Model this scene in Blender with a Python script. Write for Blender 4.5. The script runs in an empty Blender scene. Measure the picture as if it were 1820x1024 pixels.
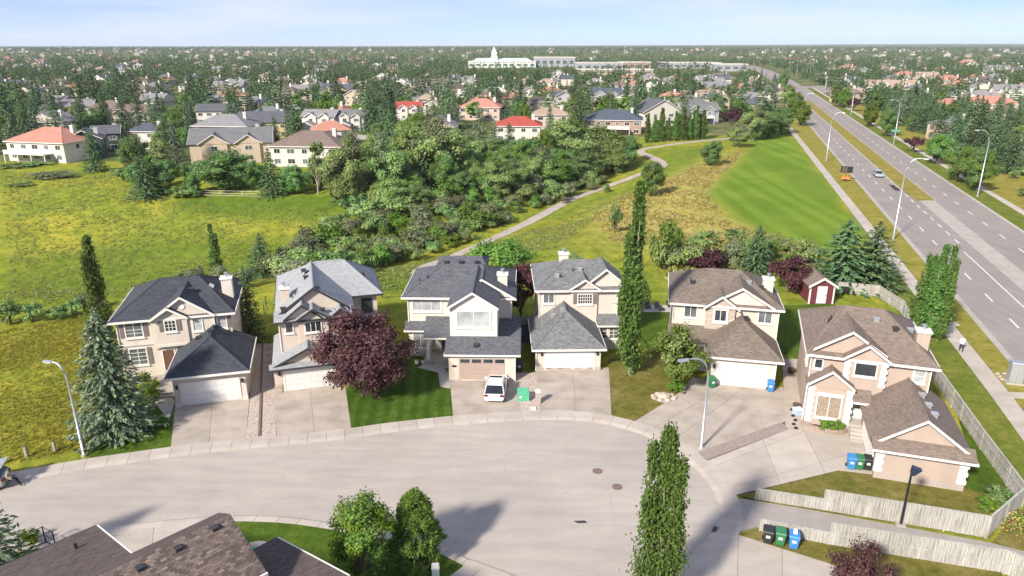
import bpy, bmesh, math, random
import numpy as np
from mathutils import Vector, Matrix, Quaternion
random.seed(7); RNG = np.random.default_rng(7)
R = math.radians
scene = bpy.context.scene
COL = scene.collection

# ------------------------------------------------------------------ camera, sky, sun, exposure
FPX = 1260.0; TH = math.atan(432 / 1260.0); CH = 31.0
cam = bpy.data.cameras.new('camera'); cam_o = bpy.data.objects.new('camera', cam); COL.objects.link(cam_o)
cam.sensor_width = 36; cam.lens = 36 * FPX / 1820; cam.clip_start = 0.5; cam.clip_end = 30000
cam_o.location = (0, 0, CH); cam_o.rotation_euler = (math.pi / 2 - TH, 0, 0)
scene.camera = cam_o
scene.render.resolution_x = 1024; scene.render.resolution_y = 576
SUN_EL = R(34); SUN_AZ = math.atan2(-.62, -.78)           # sun stands behind and left of the camera
wd = bpy.data.worlds.new('World'); scene.world = wd; wd.use_nodes = True
wn = wd.node_tree.nodes; wl = wd.node_tree.links; wn.clear()
sky = wn.new('ShaderNodeTexSky'); sky.sky_type = 'NISHITA'; sky.sun_disc = False
sky.sun_elevation = SUN_EL; sky.sun_rotation = SUN_AZ; sky.air_density = 0.5; sky.dust_density = 0.0; sky.ozone_density = 3.0; sky.altitude = 1000
tc = wn.new('ShaderNodeTexCoord'); mp = wn.new('ShaderNodeMapping'); mp.inputs['Scale'].default_value = (1.0, 1.0, 9.0)
nz = wn.new('ShaderNodeTexNoise'); nz.inputs['Scale'].default_value = 2.3; nz.inputs['Detail'].default_value = 6; nz.inputs['Roughness'].default_value = .52
rp = wn.new('ShaderNodeValToRGB'); rp.color_ramp.elements[0].position = .44; rp.color_ramp.elements[1].position = .64
rp.color_ramp.elements[1].color = (.7, .7, .7, 1)
mx = wn.new('ShaderNodeMix'); mx.data_type = 'RGBA'; mx.inputs['B'].default_value = (5.6, 5.8, 6.6, 1)
bg = wn.new('ShaderNodeBackground'); bg.inputs['Strength'].default_value = 0.05
wo = wn.new('ShaderNodeOutputWorld')
wl.new(tc.outputs['Generated'], mp.inputs['Vector']); wl.new(mp.outputs['Vector'], nz.inputs['Vector'])
wl.new(nz.outputs['Fac'], rp.inputs['Fac']); wl.new(rp.outputs['Color'], mx.inputs['Factor'])
veil = wn.new('ShaderNodeMix'); veil.data_type = 'RGBA'; veil.inputs['Factor'].default_value = .64; veil.inputs['B'].default_value = (3.35, 3.9, 6.1, 1)   # thin high overcast
wl.new(sky.outputs['Color'], veil.inputs['A']); wl.new(veil.outputs['Result'], mx.inputs['A']); wl.new(mx.outputs['Result'], bg.inputs['Color']); wl.new(bg.outputs['Background'], wo.inputs['Surface'])
sl = bpy.data.lights.new('sun', 'SUN'); sl.energy = 2.45; sl.angle = R(5.0); sl.color = (1, .92, .80)
so = bpy.data.objects.new('sun', sl); COL.objects.link(so)
sd = Vector((.62 * math.cos(SUN_EL), .78 * math.cos(SUN_EL), -math.sin(SUN_EL)))
so.rotation_mode = 'QUATERNION'; so.rotation_quaternion = sd.to_track_quat('-Z', 'Y'); so.location = (-60, -80, 120)
vs = scene.view_settings; vs.view_transform = 'Standard'; vs.look = 'None'; vs.gamma = 1; vs.use_curve_mapping = False; vs.exposure = 1.7

# ------------------------------------------------------------------ terrain height and pixel helpers
VAL = [(-400, 118, 8, 30, 60), (-60, 113, 8, 28, 62), (-20, 128, 6.5, 36, 42), (5, 150, 5, 32, 26), (22, 190, 4, 30, 22), (32, 240, 2, 26, 20), (40, 320, 0, 26, 20)]
def hgt_np(X, Y):
    best = np.full(X.shape, 1e9); H = np.zeros(X.shape)
    for a, b in zip(VAL[:-1], VAL[1:]):
        dx, dy = b[0] - a[0], b[1] - a[1]; L2 = dx * dx + dy * dy
        t = np.clip(((X - a[0]) * dx + (Y - a[1]) * dy) / L2, 0, 1)
        px, py = a[0] + t * dx, a[1] + t * dy
        d = np.hypot(X - px, Y - py)
        side = (X - px) * dy - (Y - py) * dx          # >0: south / right
        D = a[2] + t * (b[2] - a[2])
        W = np.where(side > 0, a[3] + t * (b[3] - a[3]), a[4] + t * (b[4] - a[4]))
        u = np.clip(1 - d / W, 0, 1); v = u * u * (3 - 2 * u)
        H = np.minimum(H, -D * v)
    # faint swells inside the meadow only, and far rise on the right horizon
    f1 = np.clip((Y - 1180) / 1500, 0, 1); far = np.clip((Y - 2600) / 5000, 0, 1); H = H + 11 * f1 * f1 * (3 - 2 * f1) + far * far * 22 * np.clip((X / np.maximum(Y, 1) + .25) / .6, 0, 1.4)
    return H
def hz(x, y): return float(hgt_np(np.array([float(x)]), np.array([float(y)]))[0])
_c, _s = math.cos(TH), math.sin(TH)
def U(px, py, z=0.0):
    """world point at height z seen at photo pixel"""
    u = (px - 910) / FPX; v = (py - 512) / FPX
    d = (u, _c - v * _s, -_s - v * _c); t = (z - CH) / d[2]
    return Vector((d[0] * t, d[1] * t, z))
def G(px, py, dz=0.0):
    z = 0.0
    for _ in range(60):
        p = U(px, py, z); z2 = hz(p.x, p.y)
        if abs(z2 - z) < .01: break
        z += (z2 - z) * .5
    return Vector((p.x, p.y, z2 + dz))
def depth(p): return p[1] * _c - (p[2] - CH) * _s
def H_at(p, py):
    """height above p whose image row is py"""
    v = (py - 512) / FPX; y = p[1]
    # up/zc = -v ; up = y s + dz c ; zc = y c - dz s
    dz = (-v * y * _c - y * _s) / (_c - v * _s)
    return dz + CH - p[2]
def px2m(n, p): return n * depth(p) / FPX

# ------------------------------------------------------------------ object helpers
def tag(o, label=None, cat=None, group=None, kind=None):
    if label: o['label'] = label
    if cat: o['category'] = cat
    if group: o['group'] = group
    if kind: o['kind'] = kind
    return o
def empty(name, loc, rz=0, label=None, cat=None, group=None):
    o = bpy.data.objects.new(name, None); COL.objects.link(o)
    o.location = loc; o.rotation_euler = (0, 0, rz); o.empty_display_size = .3
    return tag(o, label, cat, group)
def copy_tree(o, parent=None):
    c = o.copy(); COL.objects.link(c); c.parent = parent
    for ch in o.children: copy_tree(ch, c)
    return c
def link(name, me, parent=None):
    o = bpy.data.objects.new(name, me); COL.objects.link(o); o.parent = parent; return o

class MB:
    def __init__(s): s.v = []; s.f = []; s.m = []
    def poly(s, pts, m=0):
        i = len(s.v); s.v += [tuple(p) for p in pts]; s.f.append(tuple(range(i, i + len(pts)))); s.m.append(m); return s
    def hexa(s, b, t, m=0):
        """bottom ring b, top ring t (ccw seen from above)"""
        n = len(b); i = len(s.v); s.v += [tuple(p) for p in b] + [tuple(p) for p in t]
        s.f.append(tuple(reversed(range(i, i + n)))); s.m.append(m); s.f.append(tuple(range(i + n, i + 2 * n))); s.m.append(m)
        for k in range(n):
            q = (k + 1) % n; s.f.append((i + k, i + q, i + n + q, i + n + k)); s.m.append(m)
        return s
    def box(s, x0, x1, y0, y1, z0, z1, m=0):
        if x0 > x1: x0, x1 = x1, x0
        if y0 > y1: y0, y1 = y1, y0
        if z0 > z1: z0, z1 = z1, z0
        return s.hexa([(x0, y0, z0), (x1, y0, z0), (x1, y1, z0), (x0, y1, z0)], [(x0, y0, z1), (x1, y0, z1), (x1, y1, z1), (x0, y1, z1)], m)
    def prism(s, pts, z0, z1, m=0):
        return s.hexa([(p[0], p[1], z0) for p in pts], [(p[0], p[1], z1) for p in pts], m)
    def tube(s, path, rad, n=8, m=0, cap=True):
        path = [Vector(p) for p in path]; rings = []
        if not hasattr(rad, '__len__'): rad = [rad] * len(path)
        up = Vector((0, 0, 1))
        for k, p in enumerate(path):
            d = (path[min(k + 1, len(path) - 1)] - path[max(k - 1, 0)]).normalized()
            a = d.cross(up if abs(d.z) < .95 else Vector((1, 0, 0))).normalized(); b = d.cross(a)
            i = len(s.v); rings.append(i)
            for j in range(n):
                t = 2 * math.pi * j / n; s.v.append(tuple(p + (a * math.cos(t) + b * math.sin(t)) * rad[k]))
        for k in range(len(path) - 1):
            for j in range(n):
                q = (j + 1) % n; s.f.append((rings[k] + j, rings[k] + q, rings[k + 1] + q, rings[k + 1] + j)); s.m.append(m)
        if cap:
            s.f.append(tuple(rings[0] + j for j in range(n))); s.m.append(m)
            s.f.append(tuple(rings[-1] + j for j in reversed(range(n)))); s.m.append(m)
        return s
    def disc(s, c, r, h, n=16, m=0, r2=None):
        c = Vector(c); r2 = r if r2 is None else r2
        return s.hexa([(c.x + r * math.cos(2 * math.pi * k / n), c.y + r * math.sin(2 * math.pi * k / n), c.z) for k in range(n)],
                      [(c.x + r2 * math.cos(2 * math.pi * k / n), c.y + r2 * math.sin(2 * math.pi * k / n), c.z + h) for k in range(n)], m)
    def xf(s, M, i0=0):
        for k in range(i0, len(s.v)): s.v[k] = tuple(M @ Vector(s.v[k]))
        return s
    def mesh(s, name, mats, smooth=False):
        me = bpy.data.meshes.new(name); me.from_pydata(s.v, [], s.f)
        for mt in (mats if isinstance(mats, (list, tuple)) else [mats]): me.materials.append(mt)
        if any(s.m): me.polygons.foreach_set('material_index', s.m)
        uv = me.uv_layers.new(name='UVMap').data
        for p in me.polygons:
            n = p.normal; t = Vector((-n.y, n.x, 0))
            t = Vector((1, 0, 0)) if t.length < 1e-3 else t.normalized()
            b = n.cross(t)
            for li in p.loop_indices:
                c = me.vertices[me.loops[li].vertex_index].co; uv[li].uv = (c.dot(t), c.dot(b))
        if smooth: me.polygons.foreach_set('use_smooth', [True] * len(me.polygons))
        me.update(); return me
    def build(s, name, mats, parent=None, smooth=False): return link(name, s.mesh(name, mats, smooth), parent)
def quads_mesh(name, V, nq, mats, midx=None):
    me = bpy.data.meshes.new(name); n = len(V)
    me.vertices.add(n); me.vertices.foreach_set('co', V.astype(np.float32).ravel())
    me.loops.add(nq * 4); me.loops.foreach_set('vertex_index', np.arange(nq * 4, dtype=np.int32))
    me.polygons.add(nq); me.polygons.foreach_set('loop_start', np.arange(0, nq * 4, 4, dtype=np.int32))
    try: me.polygons.foreach_set('loop_total', np.full(nq, 4, dtype=np.int32))
    except Exception: pass
    for m in mats: me.materials.append(m)
    if midx is not None: me.polygons.foreach_set('material_index', midx.astype(np.int32))
    me.update(calc_edges=True); return me

# ------------------------------------------------------------------ materials
def mat(name):
    m = bpy.data.materials.new(name); m.use_nodes = True; nt = m.node_tree; nt.nodes.clear()
    o = nt.nodes.new('ShaderNodeOutputMaterial'); b = nt.nodes.new('ShaderNodeBsdfPrincipled'); nt.links.new(b.outputs[0], o.inputs[0])
    return m, nt, b
def N(nt, t, **kw):
    n = nt.nodes.new(t)
    for k, v in kw.items():
        if k in n.inputs: n.inputs[k].default_value = v
        else: setattr(n, k, v)
    return n
def c4(c): return (c[0], c[1], c[2], 1)
def ramp(nt, src, stops):
    r = nt.nodes.new('ShaderNodeValToRGB'); e = r.color_ramp.elements
    while len(e) > 1: e.remove(e[-1])
    e[0].position = stops[0][0]; e[0].color = c4(stops[0][1])
    for p, c in stops[1:]: k = e.new(p); k.color = c4(c)
    nt.links.new(src, r.inputs['Fac']); return r.outputs['Color']
def noise(nt, vec, scale, detail=4, rough=.55, lac=2.0):
    n = N(nt, 'ShaderNodeTexNoise'); n.inputs['Scale'].default_value = scale; n.inputs['Detail'].default_value = detail; n.inputs['Roughness'].default_value = rough
    if vec is not None: nt.links.new(vec, n.inputs['Vector'])
    return n.outputs['Fac']
def mixc(nt, f, a, b, mode='MIX'):
    m = nt.nodes.new('ShaderNodeMix'); m.data_type = 'RGBA'; m.blend_type = mode
    for k, v in (('Factor', f), ('A', a), ('B', b)):
        if isinstance(v, (int, float)): m.inputs[k].default_value = v
        elif isinstance(v, (tuple, list)): m.inputs[k].default_value = c4(v)
        else: nt.links.new(v, m.inputs[k])
    return m.outputs['Result']
def mathn(nt, op, a, b=0.0, clamp=False):
    m = nt.nodes.new('ShaderNodeMath'); m.operation = op; m.use_clamp = clamp
    for k, v in ((0, a), (1, b)):
        if isinstance(v, (int, float)): m.inputs[k].default_value = v
        else: nt.links.new(v, m.inputs[k])
    return m.outputs[0]
def bump(nt, b, h, s=.3, d=.02):
    n = nt.nodes.new('ShaderNodeBump'); n.inputs['Strength'].default_value = s; n.inputs['Distance'].default_value = d
    nt.links.new(h, n.inputs['Height']); nt.links.new(n.outputs[0], b.inputs['Normal'])
def uvn(nt): return N(nt, 'ShaderNodeTexCoord').outputs['UV']
def pos(nt): return N(nt, 'ShaderNodeNewGeometry').outputs['Position']
def mapn(nt, vec, sc=(1, 1, 1), rot=(0, 0, 0)):
    m = N(nt, 'ShaderNodeMapping'); m.inputs['Scale'].default_value = sc; m.inputs['Rotation'].default_value = rot; nt.links.new(vec, m.inputs['Vector']); return m.outputs[0]
def plain(name, c, rough=.6, metal=0, var=.12, scale=3.0, spec=None, coat=0):
    m, nt, b = mat(name); n = noise(nt, pos(nt), scale, 5)
    nt.links.new(ramp(nt, n, [(.3, [x * (1 - var) for x in c]), (.7, [min(1, x * (1 + var)) for x in c])]), b.inputs['Base Color'])
    b.inputs['Roughness'].default_value = rough; b.inputs['Metallic'].default_value = metal
    if coat: b.inputs['Coat Weight'].default_value = coat
    if spec is not None: b.inputs['Specular IOR Level'].default_value = spec
    return m
def stucco(name, c):
    m, nt, b = mat(name); p = pos(nt)
    big = noise(nt, mapn(nt, p, (.5, .5, .18)), 1.6, 5, .6)
    fine = noise(nt, p, 26, 4, .7)
    col = ramp(nt, big, [(.3, [x * .87 for x in c]), (.65, c), (.8, [min(1, x * 1.05) for x in c])])
    nt.links.new(mixc(nt, .12, col, ramp(nt, fine, [(.3, (.3, .3, .3)), (.7, (1, 1, 1))]), 'MULTIPLY'), b.inputs['Base Color'])
    b.inputs['Roughness'].default_value = .92; b.inputs['Specular IOR Level'].default_value = .15; bump(nt, b, fine, .35, .02); return m
def shingle(name, c1, c2, c3, w=.34, h=.15):
    m, nt, b = mat(name); uv = uvn(nt)
    br = N(nt, 'ShaderNodeTexBrick', offset=.5); br.inputs['Scale'].default_value = 1; br.inputs['Brick Width'].default_value = w; br.inputs['Row Height'].default_value = h
    br.inputs['Mortar Size'].default_value = .010; br.inputs['Mortar Smooth'].default_value = .3; br.inputs['Bias'].default_value = -.1
    br.inputs['Color1'].default_value = c4(c1); br.inputs['Color2'].default_value = c4(c2); br.inputs['Mortar'].default_value = c4([x * .4 for x in c1])
    nt.links.new(uv, br.inputs['Vector'])
    # blotches two or three tabs across plus weathering
    n1 = noise(nt, mapn(nt, uv, (1, 2.2, 1)), 2.6, 3, .75); n2 = noise(nt, uv, .35, 4)
    col = mixc(nt, ramp(nt, n1, [(.44, (0, 0, 0)), (.62, (.85, .85, .85))]), br.outputs['Color'], c3)
    col = mixc(nt, .35, col, ramp(nt, n2, [(.3, (.62, .62, .62)), (.7, (1, 1, 1))]), 'MULTIPLY')
    nt.links.new(col, b.inputs['Base Color']); b.inputs['Roughness'].default_value = .93; b.inputs['Specular IOR Level'].default_value = .2
    bump(nt, b, mixc(nt, .5, br.outputs['Fac'], n1), -.5, .02); return m
def stone_mat(name, c1, c2, mortar, w=.42, h=.17):
    m, nt, b = mat(name); uv = uvn(nt)
    br = N(nt, 'ShaderNodeTexBrick', offset=.42, squash=.7); br.inputs['Scale'].default_value = 1; br.inputs['Brick Width'].default_value = w; br.inputs['Row Height'].default_value = h
    br.inputs['Mortar Size'].default_value = .014; br.inputs['Color1'].default_value = c4(c1); br.inputs['Color2'].default_value = c4(c2); br.inputs['Mortar'].default_value = c4(mortar)
    nt.links.new(uv, br.inputs['Vector']); n = noise(nt, uv, 5, 4)
    nt.links.new(mixc(nt, .4, br.outputs['Color'], ramp(nt, n, [(.3, (.55, .5, .48)), (.7, (1, 1, 1))]), 'MULTIPLY'), b.inputs['Base Color'])
    b.inputs['Roughness'].default_value = .85; bump(nt, b, br.outputs['Fac'], -.6, .03); return m
def concrete(name, c, stain=.25):
    m, nt, b = mat(name); p = pos(nt)
    a = noise(nt, p, .55, 6, .6); d = noise(nt, p, 9, 5, .7); e = noise(nt, mapn(nt, p, (.25, .6, .3)), 1.3, 3)
    oi = N(nt, 'ShaderNodeObjectInfo')
    col = ramp(nt, a, [(.28, [x * (1 - stain) for x in c]), (.55, c), (.75, [min(1, x * 1.07) for x in c])])
    col = mixc(nt, .25, col, ramp(nt, d, [(.3, (.6, .58, .55)), (.65, (1, 1, 1))]), 'MULTIPLY')
    col = mixc(nt, .35, col, ramp(nt, e, [(.4, (1, 1, 1)), (.68, (.78, .74, .68))]), 'MULTIPLY')
    col = mixc(nt, 1.0, col, ramp(nt, oi.outputs['Random'], [(0, (.88, .88, .87)), (1, (1.0, 1.0, 1.0))]), 'MULTIPLY')
    nt.links.new(col, b.inputs['Base Color']); b.inputs['Roughness'].default_value = .9; b.inputs['Specular IOR Level'].default_value = .2; bump(nt, b, d, .15, .01); return m
def asphalt(name, c, crack=.35, streak=(1, 1, 1), rot=0):
    m, nt, b = mat(name); p = pos(nt)
    a = noise(nt, p, .13, 5, .6); d = noise(nt, p, 14, 4, .75); s = noise(nt, mapn(nt, p, streak, (0, 0, rot)), .9, 5, .6)
    col = ramp(nt, a, [(.3, [x * .86 for x in c]), (.6, c), (.75, [x * 1.07 for x in c])])
    col = mixc(nt, .5, col, ramp(nt, s, [(.3, (.72, .71, .72)), (.62, (1, 1, 1))]), 'MULTIPLY')
    col = mixc(nt, .3, col, ramp(nt, d, [(.3, (.55, .55, .55)), (.65, (1, 1, 1))]), 'MULTIPLY')
    vo = N(nt, 'ShaderNodeTexVoronoi', feature='DISTANCE_TO_EDGE'); vo.inputs['Scale'].default_value = .22
    w = N(nt, 'ShaderNodeTexNoise'); w.inputs['Scale'].default_value = .8; w.inputs['Detail'].default_value = 5
    nt.links.new(p, w.inputs['Vector']); nt.links.new(mixc(nt, .35, p, w.outputs['Color'], 'ADD'), vo.inputs['Vector'])
    ck = mathn(nt, 'MULTIPLY', ramp(nt, vo.outputs['Distance'], [(.0, (1, 1, 1)), (.010, (0, 0, 0))]), ramp(nt, a, [(.45, (0, 0, 0)), (.6, (crack, crack, crack))]))
    col = mixc(nt, ck, col, [x * .35 for x in c])
    nt.links.new(col, b.inputs['Base Color']); b.inputs['Roughness'].default_value = .92; b.inputs['Specular IOR Level'].default_value = .15; bump(nt, b, d, .2, .01); return m
def grass_mat(name, c1, c2, c3, stripes=None):
    m, nt, b = mat(name); p = pos(nt)
    a = noise(nt, p, .35, 5, .6); d = noise(nt, p, 5, 5, .75); e = noise(nt, p, 1.4, 4, .6)
    col = ramp(nt, a, [(.3, c1), (.52, c2), (.72, c3)])
    if stripes:
        w = N(nt, 'ShaderNodeTexWave', wave_type='BANDS'); w.inputs['Scale'].default_value = .26; w.inputs['Distortion'].default_value = 1.8; w.inputs['Detail'].default_value = 3; w.inputs['Detail Scale'].default_value = 1.5
        nt.links.new(mapn(nt, p, (1, 1, 1), (0, 0, stripes)), w.inputs['Vector'])
        col = mixc(nt, .7, col, ramp(nt, w.outputs['Fac'], [(.25, (.68, .74, .62)), (.7, (1.15, 1.12, 1.1))]), 'MULTIPLY')
    col = mixc(nt, .6, col, ramp(nt, d, [(.3, (.42, .45, .40)), (.62, (1.1, 1.1, 1.05))]), 'MULTIPLY')
    col = mixc(nt, .5, col, ramp(nt, e, [(.35, (.62, .66, .58)), (.6, (1, 1, 1))]), 'MULTIPLY')
    nt.links.new(col, b.inputs['Base Color']); b.inputs['Roughness'].default_value = 1; b.inputs['Specular IOR Level'].default_value = .05; bump(nt, b, d, .9, .06); return m
def leaf(name, cols, trans=.48, hue=.04):
    m = bpy.data.materials.new(name); m.use_nodes = True; nt = m.node_tree; nt.nodes.clear()
    o = nt.nodes.new('ShaderNodeOutputMaterial'); g = N(nt, 'ShaderNodeNewGeometry'); oi = N(nt, 'ShaderNodeObjectInfo')
    n = len(cols); col = ramp(nt, g.outputs['Random Per Island'], [(k / max(1, n - 1), c) for k, c in enumerate(cols)])
    hs = N(nt, 'ShaderNodeHueSaturation'); nt.links.new(col, hs.inputs['Color'])
    nt.links.new(mathn(nt, 'MULTIPLY_ADD', oi.outputs['Random'], hue), hs.inputs['Hue']); hs.inputs['Hue'].default_value = .5
    ma = [x for x in nt.nodes if x.type == 'MATH'][-1]; ma.inputs[2].default_value = .5 - hue / 2
    v = mathn(nt, 'MULTIPLY_ADD', oi.outputs['Random'], .45); [x for x in nt.nodes if x.type == 'MATH'][-1].inputs[2].default_value = .78
    nt.links.new(v, hs.inputs['Value'])
    d = nt.nodes.new('ShaderNodeBsdfDiffuse'); t = nt.nodes.new('ShaderNodeBsdfTranslucent'); mxs = nt.nodes.new('ShaderNodeMixShader'); mxs.inputs[0].default_value = trans
    nt.links.new(hs.outputs[0], d.inputs[0]); nt.links.new(hs.outputs[0], t.inputs[0]); nt.links.new(d.outputs[0], mxs.inputs[1]); nt.links.new(t.outputs[0], mxs.inputs[2]); nt.links.new(mxs.outputs[0], o.inputs[0])
    return m
def glass_mat(name, c, rough=.06):
    m, nt, b = mat(name); n = noise(nt, pos(nt), .9, 2)
    nt.links.new(ramp(nt, n, [(.35, [x * .6 for x in c]), (.65, c)]), b.inputs['Base Color']); b.inputs['Roughness'].default_value = rough; b.inputs['Specular IOR Level'].default_value = .9; return m

M = {}
M['cream'] = stucco('stucco_cream', (.62, .545, .475)); M['cream_pale'] = stucco('stucco_pale', (.64, .585, .515)); M['beige'] = stucco('stucco_beige', (.58, .50, .42))
M['taupe'] = stucco('stucco_taupe', (.44, .352, .297)); M['base'] = stucco('foundation', (.42, .36, .32)); M['wht'] = plain('white_trim', (.68, .645, .60), .55, var=.06)
M['pale'] = plain('pale_siding', (.63, .585, .52), .7, var=.06)
M['dktrim'] = plain('dark_trim', (.035, .033, .036), .5); M['brown'] = plain('brown_wood', (.12, .06, .035), .6)
M['r1'] = shingle('shingle_charcoal', (0.043, 0.048, 0.058), (0.080, 0.086, 0.104), (0.058, 0.062, 0.077))
M['r2'] = shingle('shingle_pale_grey', (0.271, 0.279, 0.298), (0.378, 0.383, 0.388), (0.325, 0.333, 0.348))
M['r3'] = shingle('shingle_slate', (0.076, 0.081, 0.094), (0.151, 0.155, 0.169), (0.113, 0.118, 0.133))
M['r4'] = shingle('shingle_mid_grey', (0.116, 0.122, 0.128), (0.258, 0.258, 0.258), (0.160, 0.166, 0.171))
M['r5'] = shingle('shingle_taupe', (0.139, 0.112, 0.091), (0.243, 0.202, 0.171), (0.176, 0.146, 0.122))
M['r6'] = shingle('shingle_warm_taupe', (0.165, 0.127, 0.105), (0.260, 0.209, 0.177), (0.205, 0.162, 0.134))
M['r7'] = shingle('shingle_dark_brown', (0.078, 0.061, 0.056), (0.149, 0.120, 0.109), (0.106, 0.084, 0.078))
M['red'] = shingle('tile_red', (.33, .06, .05), (.42, .10, .08), (.38, .08, .06)); M['salmon'] = shingle('tile_salmon', (.42, .19, .14), (.50, .26, .20), (.46, .22, .17))
M['tanroof'] = shingle('shingle_tan', (.34, .25, .19), (.42, .32, .26), (.38, .28, .22)); M['greyroof'] = shingle('shingle_grey', (.20, .19, .20), (.30, .29, .29), (.25, .24, .25))
M['blueroof'] = shingle('shingle_blue', (.06, .075, .10), (.11, .13, .16), (.09, .10, .13)); M['brownroof'] = shingle('shingle_brown', (.17, .125, .105), (.25, .19, .16), (.2, .15, .13))
M['white'] = stucco('wall_white', (.60, .575, .54)); M['yellow'] = stucco('wall_yellow', (.55, .44, .24)); M['tan'] = stucco('wall_tan', (.52, .42, .33)); M['pink'] = stucco('wall_pink', (.58, .43, .36))
M['greenwall'] = stucco('wall_green', (.055, .075, .065)); M['brickw'] = stone_mat('brick_wall', (.30, .14, .09), (.36, .19, .13), (.4, .36, .32), .22, .08); M['greywall'] = stucco('wall_grey', (.34, .36, .38))
M['stone'] = stone_mat('ledge_stone', (.42, .34, .28), (.58, .50, .43), (.30, .26, .23)); M['stone_pale'] = stone_mat('pale_stone', (.58, .50, .40), (.70, .64, .54), (.48, .42, .35))
M['gdw'] = plain('garage_white', (.66, .65, .63), .45, var=.04); M['gdt'] = plain('garage_taupe', (.36, .28, .235), .5, var=.05)
M['glass'] = glass_mat('glass_dark', (.035, .045, .055)); M['glass_b'] = glass_mat('glass_blinds', (.42, .44, .45), .25); M['glass_g'] = glass_mat('glass_grey', (.13, .15, .16), .1)
M['curtain'] = plain('curtain', (.27, .215, .165), .8, var=.45, scale=9); M['shutter'] = plain('shutter', (.16, .13, .12), .6); M['door_d'] = plain('door_dark', (.07, .05, .045), .45)
M['vent'] = plain('vent_black', (.03, .03, .033), .5); M['metal'] = plain('galvanised', (.47, .49, .50), .38, .7, .08); M['silver'] = plain('silver', (.55, .57, .58), .3, .6, .05)
M['conc'] = concrete('concrete', (.43, .375, .325)); M['conc2'] = concrete('concrete_walk', (.47, .42, .37), .15); M['conc3'] = concrete('concrete_grey', (.43, .405, .37), .2); M['joint'] = concrete('joint_bed', (.20, .17, .145))
M['street'] = asphalt('asphalt_pale', (.42, .378, .338), .22, (.25, 1.3, 1), .25); M['road'] = asphalt('asphalt_road', (.295, .262, .24), .3, (1.6, .05, 1), -R(17)); M['lane_p'] = asphalt('asphalt_walk', (.34, .31, .285), .35)
M['patch'] = asphalt('asphalt_patch', (.05, .05, .055), 0); M['paint'] = plain('road_paint', (.56, .54, .51), .7, var=.12, scale=2)
M['gravel'] = plain('gravel', (.40, .33, .28), .95, var=.45, scale=7); M['paver'] = stone_mat('pavers', (.29, .235, .205), (.36, .30, .265), (.2, .165, .145), .3, .15)
M['lawn'] = grass_mat('lawn', (.055, .095, .013), (.08, .13, .017), (.11, .16, .026)); M['lawn_s'] = grass_mat('lawn_striped', (.045, .085, .012), (.065, .115, .016), (.085, .14, .022), R(-4))
M['lawn_dry'] = grass_mat('lawn_dry', (.10, .11, .02), (.17, .15, .04), (.24, .195, .075)); M['verge'] = grass_mat('verge', (.19, .185, .035), (.27, .235, .05), (.33, .275, .085)); M['verge_g'] = grass_mat('verge_green', (.10, .14, .022), (.15, .175, .03), (.22, .21, .045))
M['median'] = grass_mat('median_grass', (.20, .175, .035), (.28, .23, .055), (.34, .27, .09))
M['wood_w'] = plain('weathered_wood', (.47, .45, .41), .85, var=.3, scale=1.5); M['bark'] = plain('bark', (.11, .085, .065), .95, var=.3, scale=8); M['bark_p'] = plain('bark_pale', (.30, .27, .22), .95, var=.3, scale=8)
M['timber'] = plain('timber', (.16, .12, .09), .9); M['black'] = plain('black_paint', (.018, .018, .02), .4); M['rubber'] = plain('rubber', (.015, .015, .016), .8)
M['bin_blue'] = plain('bin_blue', (.04, .20, .48), .5, var=.08); M['bin_green'] = plain('bin_green', (.03, .16, .07), .5, var=.08); M['bin_black'] = plain('bin_black', (.022, .023, .026), .5, var=.08)
M['xformer'] = plain('transformer_green', (.08, .36, .20), .45, var=.1); M['carw'] = plain('car_white', (.78, .78, .77), .25, var=.02, coat=.6); M['cars'] = plain('car_silver_blue', (.38, .46, .54), .28, .3, .03, coat=.6)
M['carg'] = plain('car_sage', (.36, .40, .37), .28, .3, .03, coat=.6); M['carr'] = plain('car_red', (.45, .03, .03), .28, var=.03, coat=.6); M['cargl'] = glass_mat('car_glass', (.015, .018, .022), .04)
M['lightred'] = plain('tail_lamp', (.16, .012, .01), .3); M['lightw'] = plain('head_lamp', (.7, .7, .68), .15); M['orange'] = plain('orange_paint', (.62, .19, .04), .5); M['shedred'] = plain('shed_red', (.13, .025, .035), .7)
M['rock'] = plain('rock', (.42, .35, .29), .9, var=.3, scale=3); M['mulch'] = plain('mulch', (.10, .065, .045), .95, var=.4, scale=6); M['slabstone'] = stone_mat('planter_stone', (.33, .26, .21), (.42, .34, .28), (.25, .2, .17), .3, .12)
M['skin'] = plain('skin', (.45, .28, .21), .6); M['shirt'] = plain('shirt_tan', (.42, .35, .25), .85); M['whitecloth'] = plain('cloth_white', (.74, .73, .72), .85); M['darkcloth'] = plain('cloth_dark', (.02, .02, .023), .85); M['hair'] = plain('hair', (.06, .04, .03), .7)
M['signgreen'] = plain('sign_green', (.02, .22, .12), .5); M['rust'] = plain('cast_iron', (.17, .12, .10), .8, var=.3, scale=8); M['palegreen'] = stucco('school_wall', (.60, .66, .60)); M['mint'] = plain('mint_paint', (.50, .62, .55), .5, var=.05)
M['L_green'] = leaf('leaf_green', [(0.094, 0.190, 0.043), (0.175, 0.284, 0.064), (0.271, 0.379, 0.089)]); M['L_bright'] = leaf('leaf_bright', [(0.093, 0.171, 0.022), (0.155, 0.248, 0.031), (0.232, 0.310, 0.054)])
M['L_olive'] = leaf('leaf_olive', [(0.174, 0.262, 0.088), (0.293, 0.401, 0.139), (0.437, 0.542, 0.217)]); M['L_dark'] = leaf('leaf_dark', [(0.108, 0.204, 0.079), (0.193, 0.316, 0.114), (0.290, 0.426, 0.167)])
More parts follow.
